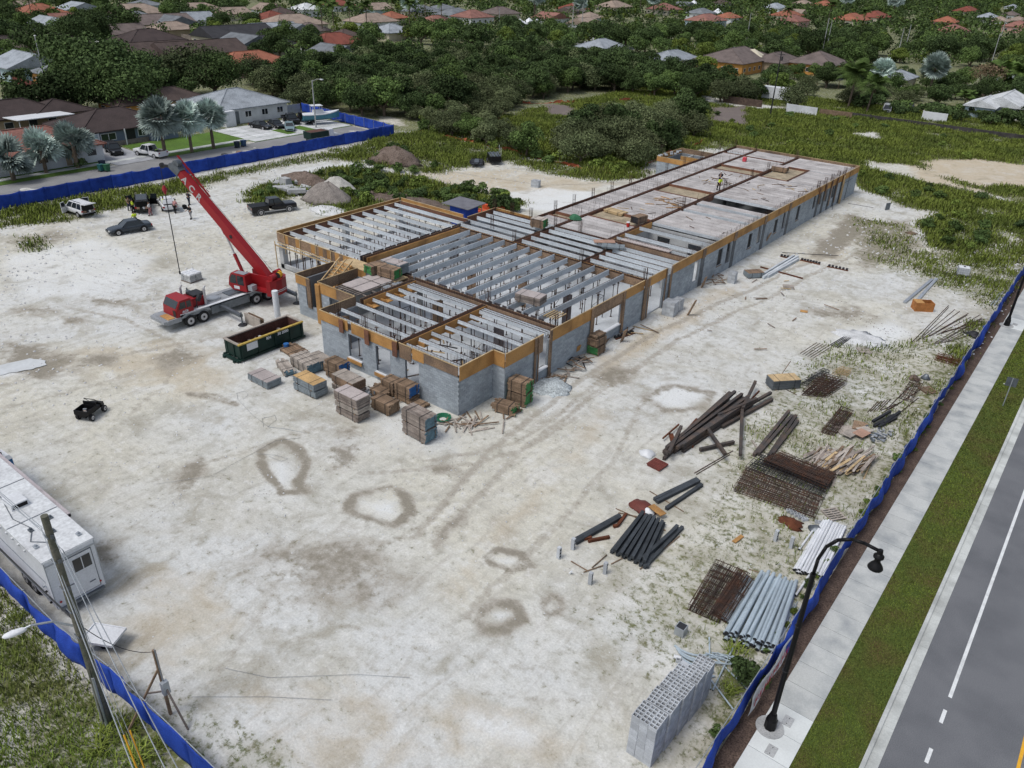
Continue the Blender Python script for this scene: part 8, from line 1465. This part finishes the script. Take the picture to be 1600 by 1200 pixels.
def palm(kind, m, seed, h, nf, L_, w_, droop, fan, tr_r, lean=0., elr=(-.5, 1.35)):
 R_ = random.Random(seed); v, f = [], []; top = Vector((lean, 0, h))
 for i in range(nf): frond(v, f, top + Vector((0, 0, R_.uniform(-.2, .2))), i * 2.4 + R_.uniform(-.2, .2), elr[0] + (elr[1] - elr[0]) * ((i * 37 % nf + .5) / nf) ** .9, L_ * R_.uniform(.85, 1.1), w_ * R_.uniform(.9, 1.1), droop, fan, R_)
 t = thing(kind, 'x', 'palm tree'); MB().add(v, f).build('fronds', m, t); MB().cyl((0, 0, -.1), (lean * .6, 0, h * .6), tr_r * 1.25, tr_r, 9).cyl((lean * .6, 0, h * .6), (lean, 0, h), tr_r, tr_r * .9, 9).build('trunk', trunkm, t)
 sk = MB()
 for i in range(10): a = i * .63; sk.bar(top + Vector((0, 0, -.6)), top + Vector((math.cos(a) * .5, math.sin(a) * .5, -1.5)), .08, .02)
 sk.build('dry_skirt', mat('dry_fronds', (.16, .12, .08), .9), t); PROTO.setdefault(kind, []).append([t, False])
for s_ in (1, 2): palm('silver_palm', leafS, s_, 2.9, 60, 2.2, 2.0, .12, True, .24, elr=(-.6, 1.5))
palm('silver_palm_tall', leafS, 5, 5.0, 56, 2.2, 2.0, .12, True, .22, elr=(-.75, 1.5)); palm('coconut_palm', leafP, 3, 5.5, 26, 3.9, 1.0, .42, False, .14, .5, (-.25, 1.2)); palm('tall_palm', leafP, 4, 9.0, 24, 3.2, .8, .45, False, .13, .3, (-.35, 1.2)); palm('small_palm', leafP, 6, 3.0, 20, 2.6, .8, .45, False, .12, .2, (-.2, 1.2))
TC = {}
def tree(kind, x, y, sc, label, group=None, cat=None, rz=None):
 L_ = PROTO[kind]; k = TC.get(kind, 0); TC[kind] = k + 1; e = L_[k % len(L_)]; rz = rr.random() * 6.28 if rz is None else rz; s3 = (sc * rr.uniform(.92, 1.08), sc * rr.uniform(.92, 1.08), sc * rr.uniform(.9, 1.12))
 if not e[1]: e[1] = True; o = e[0]; e.append((0,)); o.location = (x, y, 0); o.rotation_euler = (0, 0, rz); o.scale = s3
 else: o = copy_thing(e[0], (x, y, 0), rz, sc=s3)
 o['label'] = label
 if group: o['group'] = group
 elif 'group' in o: del o['group']
 if cat: o['category'] = cat
 TREES.append((x, y, sc * 3)); return o
TREES = []
def T(kind, px, py, sc, label, cat=None): p = at(px, py); return tree(kind, p.x, p.y, sc, label, None, cat)
T('silver_palm', 22, 282, 1.15, 'silver fan palm at the left edge of the street, the largest of the left trio'); T('silver_palm', 73, 271, 1.0, 'middle and smallest silver fan palm of the left trio on the street'); T('silver_palm', 122, 263, 1.1, 'rightmost silver fan palm of the left trio, beside the teal bins')
T('silver_palm_tall', 259, 245, 1.15, 'tallest silver fan palm, beside the white pickup'); T('silver_palm_tall', 300, 238, 1.0, 'silver fan palm in the middle of the right trio on the street'); T('silver_palm_tall', 334, 232, 1.0, 'silver fan palm nearest the pale driveway')
T('coconut_palm', 1325, 168, 1.45, 'large coconut palm in front of the brown roofed house at right'); T('coconut_palm', 1353, 178, 1.15, 'coconut palm leaning left beside the silver van'); T('silver_palm_tall', 1372, 142, 1.2, 'bluish silver palm between the two coconut palms and the round tree'); T('silver_palm_tall', 1450, 150, 1.35, 'large bluish silver palm right of the round green tree')
T('green_tree', 1410, 160, .85, 'round fresh green tree in front of the two silver palms'); T('bare_brown_tree', 1535, 150, 1.5, 'brownish thin crowned tree near the row of palms at right'); T('scrub_tree', 1240, 172, 1.25, 'dull green tree with pale branches behind the white trailer'); T('yellow_green_tree', 1216, 150, 1.1, 'yellow green tree left of the dull one behind the white trailer'); T('yellow_green_tree', 1098, 122, 1.3, 'yellow green spreading tree beside the large brown roof')
T('small_palm', 1505, 168, 1.1, 'small dark palm under the brownish tree'); T('small_palm', 1572, 166, .9, 'small palm in front of the low white building')
for k, px in enumerate((1548, 1562, 1577, 1592, 1605)): T('coconut_palm', px, 148 + k, 1.15, ['first', 'second', 'third', 'fourth', 'last'][k] + ' palm from the left in the row at the right edge')
T('spreading_tree', 165, 172, 1.12, 'largest dark tree in the cluster behind the blue grey house'); T('spreading_tree', 200, 178, .98, 'dark tree right of the largest one, behind the brown roof'); T('spreading_tree', 128, 180, .8, 'dark tree left of the largest one, behind the brown roof'); T('spreading_tree', 235, 155, .85, 'dark tree in front of the orange walled house'); T('scrub_tree', 300, 150, 2.3, 'grey green tree right of the orange walled house'); T('spreading_tree', 338, 152, .82, 'dark tree by the end of the far blue fence'); T('dark_tree', 275, 160, 1.2, 'dark tree close behind the silver palms'); T('dark_tree', 62, 186, 1.5, 'low spreading dark tree in the yard of the beige house')
T('dark_tree', 105, 120, 1.5, 'dark tree between the red fence and the cluster'); T('spreading_tree', 118, 82, .95, 'tall bright topped green tree rising at upper left'); T('spreading_tree', 145, 75, .95, 'tall dark tree right of the bright topped one'); T('dark_tree', 190, 62, 1.8, 'dark tree behind the near black roof'); T('dark_tree', 70, 95, 1.5, 'dark tree beside the pale blue house'); T('dark_tree', 12, 88, 1.6, 'dark tree at the left edge'); T('green_tree', 20, 108, 1.2, 'green tree at the left edge below the dark one')
T('spreading_tree', 10, 55, .9, 'big dark tree in the upper left corner'); T('tall_palm', 30, 48, 1.1, 'tall palm at the upper left'); T('tall_palm', 52, 38, 1.1, 'tall palm right of the other one at the upper left'); T('tall_palm', 193, 40, 1.2, 'tall palm beside the dark grey roof at the top left'); T('green_tree', 448, 145, 1.0, 'loose green tree at the left end of the scrub woods')
for k, (px, py, s_) in enumerate(((505, 62, 1.5), (522, 55, 1.2), (575, 60, 1.2), (548, 50, 1.1), (640, 55, 1.2), (665, 42, 1.2), (690, 44, 1.2), (612, 38, 1.1), (672, 18, 1.1), (1000, 22, 1.2), (1170, 32, 1.2), (1115, 24, 1.2), (1345, 52, 1.1), (1225, 48, 1.2), (1290, 50, 1.3), (1458, 32, 1.1))): T('tall_palm', px, py, s_, 'distant palm number %s' % k if False else ['tall palm with a pale trunk in front of the red roof at the top', 'palm close beside the tall pale trunked one', 'yellowing palm before the tan roofed white house', 'palm left of the tan roofed white house', 'palm above the centre of the scrub woods', 'left palm of the pair beyond the woods', 'right palm of the pair beyond the woods', 'palm behind the tan roofed white house', 'palm at the top near the grey roof', 'palm at the top right of the beige roof', 'palm right of the white tents at the top', 'palm left of the white tents at the top', 'palm above the far red roofs', 'palm above the dark utility pole', 'palm left of the far red roofs', 'palm beside the small orange roof'][k])
for k, (px, py, s_) in enumerate(((640, 30, 1.2), (835, 28, 1.8), (1020, 24, 1.4), (1320, 16, 1.4), (905, 30, 1.2), (1395, 24, 1.6))): T('silver_palm_tall', px, py, s_ * 1.3, ['bluish silver palm near the top left of the centre', 'large bluish silver palm at the top centre', 'small bluish silver palm near the top right of the centre', 'bluish silver palm beside the far red roofs', 'pale silver palm right of the red roof at the top', 'bluish silver palm right of the far red roofs'][k])
def in_poly(P_, n_target, dmin, seed, extra=None, reject=True):
 W = [tuple(at(*p)[:2]) for p in P_]; x0, x1 = min(p[0] for p in W), max(p[0] for p in W); y0, y1 = min(p[1] for p in W), max(p[1] for p in W); R_ = np.random.RandomState(seed); out = []; cand_x = R_.uniform(x0, x1, n_target * 30); cand_y = R_.uniform(y0, y1, n_target * 30); ok = sdpoly(cand_x, cand_y, W) > 0
 for x, y in zip(cand_x[ok], cand_y[ok]):
  if any((x - a) ** 2 + (y - b) ** 2 < dmin * dmin for a, b in out): continue
  if reject and any((x - a) ** 2 + (y - b) ** 2 < r_ * r_ for a, b, r_ in HB_): continue
  out.append((x, y))
  if len(out) >= n_target: break
 return out
def where(x, y):
 u_, v_, _ = proj(x, y); return ', ' + ('far left', 'left', 'left of centre', 'right of centre', 'right', 'far right')[int(min(5, max(0, u_ // 267)))] + (' back' if v_ < 75 else ' middle' if v_ < 135 else ' front')
def zone(P_, n, dmin, seed, mix, s0, s1, label, group):
 kinds = [k for k, w_ in mix for _ in range(w_)]
 for i, (x, y) in enumerate(in_poly(P_, n, dmin, seed)):
  kd = kinds[i % len(kinds)]; nm = kd.replace('_', ' '); tree(kd, x, y, rr.uniform(s0, s1), nm + ' ' + label + where(x, y), nm + ' ' + group + where(x, y))
WOOD1 = [(385, 135), (470, 172), (560, 183), (640, 188), (720, 178), (790, 168), (860, 148), (1005, 142), (1000, 118), (900, 100), (800, 95), (700, 100), (560, 105), (440, 118)]
zone(WOOD1, 190, 4.3, 31, (('dark_tree', 3), ('scrub_tree', 4), ('green_tree', 1)), .9, 1.3, 'in the scrub woods behind the site', 'in the scrub woods')
zone([(640, 188), (700, 215), (800, 235), (870, 262), (800, 240), (780, 185), (860, 150), (720, 178)], 26, 3.8, 32, (('scrub_tree', 3), ('green_tree', 1)), .6, .9, 'in the loose scrub by the orange netting', 'in the loose scrub')
zone([(880, 235), (905, 262), (1000, 262), (1085, 222), (1090, 195), (1030, 185), (960, 195), (890, 215)], 34, 3.4, 33, (('scrub_tree', 5), ('dark_tree', 1)), .85, 1.15, 'in the clump beyond the long deck', 'in the clump beyond the deck')
zone([(770, 95), (1000, 118), (1130, 140), (1190, 160), (1120, 165), (1000, 148), (870, 140), (790, 150)], 80, 4.8, 34, (('dark_tree', 3), ('scrub_tree', 1), ('green_tree', 1)), .85, 1.2, 'in the dark wood left of the large brown roof', 'in the dark wood')
zone([(1180, 150), (1330, 165), (1480, 178), (1640, 200), (1640, 150), (1480, 130), (1330, 118), (1200, 118)], 50, 6, 35, (('dark_tree', 2), ('scrub_tree', 1), ('green_tree', 1)), .6, 1.0, 'behind the field wall', 'behind the field wall')
zone([(430, 92), (700, 80), (1000, 90), (1170, 112), (1640, 125), (1640, 85), (1180, 62), (900, 60), (600, 55), (430, 72)], 120, 7, 36, (('dark_tree', 3), ('green_tree', 3), ('yellow_green_tree', 1)), 1.0, 1.5, 'in the tree belt beyond the woods', 'in the belt beyond the woods')
zone([(0, 90), (430, 100), (430, 10), (0, 10)], 46, 8, 37, (('dark_tree', 2), ('green_tree', 3), ('yellow_green_tree', 1)), .8, 1.35, 'between the houses at upper left', 'between the houses at upper left')
# bushes: hedges, weeds, fence foot
def bushes(P_, n, dmin, seed, mix, s0, s1, label, group):
 kinds = [k for k, w_ in mix for _ in range(w_)]
 for i, (x, y) in enumerate(in_poly(P_, n, dmin, seed, reject=False)): kd = kinds[i % len(kinds)]; nm = kd.replace('_', ' '); tree(kd, x, y, rr.uniform(s0, s1), nm + ' ' + label, nm + ' ' + group, 'bush')
bushes([(500, 285), (560, 268), (640, 285), (720, 292), (790, 308), (800, 328), (740, 322), (660, 318), (600, 322), (540, 330), (530, 300)], 46, 1.5, 41, (('green_bush', 3), ('dark_bush', 1), ('lime_bush', 1)), .5, 1.0, 'on the overgrown soil bank behind the wing', 'on the soil bank')
bushes([(405, 322), (400, 300), (470, 275), (560, 262), (560, 280), (480, 300)], 12, 1.6, 42, (('green_bush', 2), ('lime_bush', 1)), .3, .65, 'around the concrete debris', 'around the debris'); bushes([(560, 262), (580, 235), (620, 232), (690, 262), (670, 275), (600, 272)], 12, 1.8, 43, (('dark_bush', 1), ('green_bush', 2)), .4, .8, 'around the brush heap by the fence corner', 'around the brush heap')
bushes([(1438, 352), (1490, 338), (1550, 352), (1556, 375), (1530, 392), (1465, 388)], 10, 2.6, 44, (('green_bush', 2), ('lime_bush', 1)), .5, .8, 'in the green patch near the tank', 'in the patch near the tank'); bushes([(1330, 270), (1440, 290), (1530, 305), (1600, 340), (1600, 360), (1500, 330), (1400, 312), (1340, 298)], 12, 3.2, 45, (('green_bush', 2), ('lime_bush', 1), ('dark_bush', 1)), .4, .8, 'in the green band beyond the building', 'in the green band')
bushes([(1110, 165), (1300, 185), (1600, 235), (1600, 255), (1420, 250), (1200, 232), (1120, 222)], 20, 6, 46, (('lime_bush', 2), ('green_bush', 2)), .4, .8, 'in the green field at right', 'in the green field'); bushes([(1330, 172), (1620, 205), (1620, 190), (1330, 160)], 30, 3, 47, (('dark_bush', 3), ('green_bush', 1)), 1.0, 1.7, 'in the hedge behind the long dark wall', 'in the hedge behind the wall')
bushes([(1180, 1075), (1250, 960), (1350, 815), (1425, 705), (1500, 590), (1490, 590), (1415, 700), (1335, 812), (1232, 950), (1160, 1070)], 34, 1.0, 48, (('green_bush', 2), ('lime_bush', 1)), .12, .3, 'low along the foot of the right hand fence', 'low along the right fence')
bushes([(650, 190), (780, 205), (900, 255), (860, 258), (760, 228), (660, 205)], 20, 2.5, 49, (('lime_bush', 2), ('green_bush', 1)), .7, 1.2, 'at the foot of the scrub', 'at the foot of the scrub'); bushes([(900, 262), (960, 252), (1000, 262), (950, 275)], 8, 1.8, 50, (('lime_bush', 1),), .7, 1.0, 'in front of the clump beyond the deck', 'in front of the clump')
for k, (px, py, s_) in enumerate(((20, 205, 1.6), (55, 222, 1.5), (75, 226, 1.3), (8, 200, 1.4), (128, 262, .7))): T('lime_bush' if k in (1, 2) else 'dark_bush', px, py, s_, ['dark hedge behind the pink red roof', 'bright green hedge behind the silver palms, left', 'bright green hedge behind the silver palms, right', 'dark hedge at the left edge', 'small dark clipped bush under the rightmost left palm'][k], 'bush')
T('dark_bush', 1165, 1060, .6, 'dark bush against the blue fence beside the grey pipes', 'bush'); T('dark_bush', 785, 332, 1.2, 'dark green bush behind the shed by the orange barriers', 'bush'); T('green_bush', 800, 330, 1.0, 'fresh green bush right of the dark one behind the shed', 'bush')
for px, py in ((1118, 1150), (1190, 1090 - 20), (1030, 1110 - 20)): T('green_bush', px, py, .28, {1118: 'small weed tuft right of the block cubes', 1190: 'small leafy weed at the fence behind the pipes', 1030: 'small weed at the foot of the block cubes'}[px], 'bush')
for L_ in PROTO.values():
 for e in L_:
  if not e[1]:
   for c in list(e[0].children): bpy.data.objects.remove(c)
   bpy.data.objects.remove(e[0])
# far wood: one mass
R_ = np.random.RandomState(77); N_ = 26000; fx = R_.uniform(-900, 200, N_); fy = R_.uniform(120, 1700, N_); u, v, ok = proj(fx, fy); ok &= (u > -60) & (u < 1660) & (v < 105) & (v > -60)
w2 = (u < 430) & (v > 75); ok &= ~w2; ok &= ~((v > 60) & (fx > -60) & (fy < 205))
dist = np.hypot(fx, fy); keep = []; grid = {}
for i in np.argsort(dist):
 if not ok[i]: continue
 x, y = fx[i], fy[i]; cell = 5.8 if dist[i] < 420 else 7.6; k = (int(x // cell), int(y // cell))
 if k in grid: continue
 if any((x - a) ** 2 + (y - b) ** 2 < (r_ + 1) ** 2 or ((x - a * (1 - (r_ + 4) / math.hypot(a, b))) ** 2 + (y - b * (1 - (r_ + 4) / math.hypot(a, b))) ** 2 < (r_ * .8) ** 2) for a, b, r_ in HB_): continue
 if any((x - a) ** 2 + (y - b) ** 2 < (r_ * .8) ** 2 for a, b, r_ in TREES[:600] if abs(x - a) < 6): continue
 if R_.rand() < (.5 if u[i] < 620 else .25): continue
 grid[k] = 1; keep.append(i)
for gi, (mt_, nm_) in enumerate(((leafA, 'dark_far_wood'), (leafB, 'green_far_wood'), (leafC, 'light_far_wood'))):
 P_, Nn, S_ = [], [], []
 for i in keep:
  h_ = (i * 7919) % 10; g_ = 0 if h_ < 4 else 1 if h_ < 8 else 2
  if g_ != gi: continue
  n_ = 150 if dist[i] < 450 else 75; r_ = R_.uniform(2.7, 4.8) * (1 if g_ < 2 else .8); hh_ = R_.uniform(.55, .95)
  nl = 6; cl = R_.normal(size=(nl, 3)) * np.array([.45, .45, .25]) * r_; w_ = R_.randint(0, nl, n_); d = R_.normal(size=(n_, 3)); d /= np.linalg.norm(d, axis=1)[:, None]; d[:, 2] = np.abs(d[:, 2]) * np.where(R_.rand(n_) < .3, -1, 1)
  c_ = cl[w_]; P_.append(np.stack([fx[i] + c_[:, 0] + d[:, 0] * r_ * .55, fy[i] + c_[:, 1] + d[:, 1] * r_ * .55, np.maximum(.3, r_ * hh_ + c_[:, 2] + d[:, 2] * r_ * .5)], -1)); Nn.append(d + R_.normal(size=d.shape) * .4); S_.append(np.full(n_, (.42 if dist[i] < 450 else .68)))
 P_ = np.concatenate(P_); Nn = np.concatenate(Nn); Nn /= np.linalg.norm(Nn, axis=1)[:, None]; me = leaf_mesh(nm_, mt_, P_, Nn, np.concatenate(S_), R_, .8); tag(put(nm_, me), {'dark_far_wood': 'far off mass of dark green tree crowns among the distant houses', 'green_far_wood': 'far off mass of mid green tree crowns among the distant houses', 'light_far_wood': 'far off scattered yellow green tree crowns among the distant houses'}[nm_], 'woods', None, 'stuff')
# ------------------------------------------------------------------ grass and weeds
def tufts(name, m, n, seed, hmin, hmax, w_, cond, label, nb=5, spread=.3):
 R_ = np.random.RandomState(seed); x = R_.uniform(-124, 6, n * 10); y = R_.uniform(5, 215, n * 10); u, v, ok = proj(x, y); ok &= (u > -40) & (u < 1640) & (v > 60) & (v < 1260)
 x, y = x[ok], y[ok]; d = np.hypot(x, y); g = grass_mask(x + (fbm(x, y, 5) - .5) * 3.2, y + (fbm(x + 99, y - 40, 5) - .5) * 3.2); g = g * (x > -109) * (x < -6.05) if cond == 'site' else g
 nz = fbm(x * 1.0, y * 1.0, 3.0); bld = (x > -69) & (x < -31) & (y > 35) & (y < 126) & ~((x < -57.5) & (y > 66)); g = g * ~bld
 p = np.clip((g - .3) * 1.6, 0, 1) * np.clip((nz - .28) * 3.2, 0, 1.2) * np.clip(d / 70, .35, 1.5); k = R_.rand(len(x)) < p; x, y, d, g, nz = x[k][:n], y[k][:n], d[k][:n], g[k][:n], nz[k][:n]; n = len(x)
 X = np.repeat(x, nb) + R_.normal(size=n * nb) * spread * np.repeat(np.clip(d / 60, .5, 2), nb); Yv = np.repeat(y, nb) + R_.normal(size=n * nb) * spread * np.repeat(np.clip(d / 60, .5, 2), nb); D = np.repeat(d, nb); Gm = np.repeat(g, nb)
 h_ = R_.uniform(hmin, hmax, n * nb) * (.35 + Gm) * np.clip(.6 + D / 200, .5, 1.3) * np.clip(np.repeat(nz, nb) * 2, .5, 1.4); ww = w_ * np.clip(D / 50, .5, 2.2); az = R_.uniform(0, 6.28, n * nb); ln = R_.uniform(.2, .8, n * nb) * h_; bx, by = np.cos(az), np.sin(az); z0 = np.zeros(n * nb)
 co = np.stack([np.stack([X - by * ww * .5, Yv + bx * ww * .5, z0], -1), np.stack([X + by * ww * .5, Yv - bx * ww * .5, z0], -1), np.stack([X + bx * ln + by * ww * .25, Yv + by * ln - bx * ww * .25, h_], -1), np.stack([X + bx * ln * .9 - by * ww * .3, Yv + by * ln * .9 + bx * ww * .3, h_ * .92], -1)], 1).reshape(-1, 3)
 tag(put(name, np_mesh(name, co, np.arange(len(co)).reshape(-1, 4), [m])), label, 'grass', None, 'stuff')
tufts('green_grass', grassm, 60000, 51, .12, .42, .055, 'site', 'long green grass and weeds growing over the edges of the site'); tufts('dry_weeds', grassdry, 46000, 52, .06, .26, .05, 'site', 'dull dry weeds scattered over the pale ground of the yard')
# outside the lower left fence and big blades near the pole
def blades(px, py, n, L_, seed, label):
 R_ = random.Random(seed); p = at(px, py); v, f = [], []
 for i in range(n):
  a = R_.uniform(0, 6.28); l_ = L_ * R_.uniform(.6, 1.1); b = Vector((R_.gauss(0, .25), R_.gauss(0, .25), 0)); d = Vector((math.cos(a), math.sin(a), 0)); sd_ = Vector((-d.y, d.x, 0)) * .03; prev = b
  for s_ in range(1, 5): f_ = s_ / 4; cur = b + d * (l_ * f_ * .8) + Vector((0, 0, l_ * (f_ * 1.1 - f_ * f_ * .75))); k = len(v); v += [tuple(prev - sd_ * (1.1 - f_)), tuple(prev + sd_ * (1.1 - f_)), tuple(cur + sd_ * (1 - f_)), tuple(cur - sd_ * (1 - f_))]; f.append((k, k + 1, k + 2, k + 3)); prev = cur
 tag(MB().add(v, f).build('grass_clump', grassm, None, (p.x, p.y, 0)), label, 'grass clump')
for k, (px, py) in enumerate(((168, 1140), (205, 1135), (215, 1180), (160, 1170), (28, 965), (1150, 1015), (1140, 1080), (252, 1165))): blades(px, py, 70, 1.0 if k < 4 else .8, k, ['large arching grass clump at the foot of the utility pole', 'arching grass clump right of the utility pole foot', 'bright grass clump at the bottom edge near the yellow guards', 'arching grass clump below the utility pole foot', 'dark grass clump at the fence near the street light head', 'grass clump growing between the grey pipes', 'bright grass clump under the crossing conduits', 'grass clump behind the lower left fence'][k])
# rubble crumbs and litter
R2 = np.random.RandomState(5)
def crumbs(name, m, x0, x1, y0, y1, n, s0, s1, label, kindf=None, cat='stones'):
 x = R2.uniform(x0, x1, n); y = R2.uniform(y0, y1, n)
 if kindf is not None: k = kindf(x, y); x, y = x[k], y[k]
 n = len(x); s_ = R2.uniform(s0, s1, n) * np.clip(np.hypot(x, y) / 50, .5, 2); o = np.array([(-1, -1, 0), (1, -1, 0), (1, 1, 0), (-1, 1, 0), (-.6, -.5, 1), (.5, -.6, 1), (.6, .5, 1), (-.5, .6, 1)]) * .5; a = R2.uniform(0, 6.28, n); ca, sa = np.cos(a), np.sin(a)
 co = np.stack([x[:, None] + s_[:, None] * (o[:, 0] * ca[:, None] - o[:, 1] * sa[:, None]), y[:, None] + s_[:, None] * (o[:, 0] * sa[:, None] + o[:, 1] * ca[:, None]), s_[:, None] * o[None, :, 2] * .8 + .0], -1).reshape(-1, 3)
 fq = np.array([(4, 5, 6, 7), (0, 1, 5, 4), (1, 2, 6, 5), (2, 3, 7, 6), (3, 0, 4, 7)]); q = (np.arange(n)[:, None, None] * 8 + fq[None]).reshape(-1, 4); tag(put(name, np_mesh(name, co, q, [m])), label, cat, None, 'stuff')
notb = lambda x, y: ~((x > -69) & (x < -31.6) & (y > 36) & (y < 126))
crumbs('pale_stones', whiterub, -108, -6.2, 9, 130, 9000, .04, .13, 'small pale limestone crumbs scattered over the site', notb); crumbs('dark_stones', debris, -40, -6.2, 9, 80, 9000, .02, .055, 'small dark soil crumbs scattered over the site', lambda x, y: notb(x, y) & (fbm(x, y, 4) > .55))
crumbs('mulch_chips', mat('mulch_chip', (.12, .085, .07), 1, .3, 5, 20, .3, 0, 0, 0, None, .5), -5.95, -5.15, 18, 130, 6000, .04, .10, 'dark brown mulch chips in the strip between fence and sidewalk'); crumbs('mulch_litter', whitep, -5.9, -5.2, 20, 100, 90, .06, .16, 'white scraps lying in the mulch strip', None, 'litter'); crumbs('verge_litter', whitep, -3.1, -1.1, 26, 80, 12, .08, .2, 'few white scraps in the grass verge', None, 'litter')
R_ = np.random.RandomState(9)
def lowgrass(name, m, x0, x1, y0, y1, n, h, w, z, label):
 x = R_.uniform(x0, x1, n); y = y0 + (y1 - y0) * R_.rand(n) ** 1.7; d = np.hypot(x, y); az = R_.uniform(0, 6.28, n); hh_ = h * R_.uniform(.5, 1.3, n); ww = w * np.clip(d / 40, .6, 2); bx, by = np.cos(az), np.sin(az); z0 = np.full(n, z)
 co = np.stack([np.stack([x - by * ww, y + bx * ww, z0], -1), np.stack([x + by * ww, y - bx * ww, z0], -1), np.stack([x + bx * hh_ * .6 + by * ww * .4, y + by * hh_ * .6 - bx * ww * .4, z0 + hh_], -1), np.stack([x + bx * hh_ * .6 - by * ww * .4, y + by * hh_ * .6 + bx * ww * .4, z0 + hh_], -1)], 1).reshape(-1, 3); tag(put(name, np_mesh(name, co, np.arange(4 * n).reshape(-1, 4), [m])), label, 'grass', None, 'stuff')
lowgrass('verge_grass', leafmat('verge_blades', (.075, .098, .018), (.055, .058, .020), .5), -3.28, -1.0, 22, 120, 60000, .05, .022, .09, 'short dark green turf of the verge between sidewalk and kerb')
lowgrass('weeds_outside_fence', leafmat('weed_mix', (.088, .125, .022), (.10, .10, .04), .5), -52, -19, 3, 8.0, 26000, .24, .035, 0, 'patchy weeds outside the lower left fence')
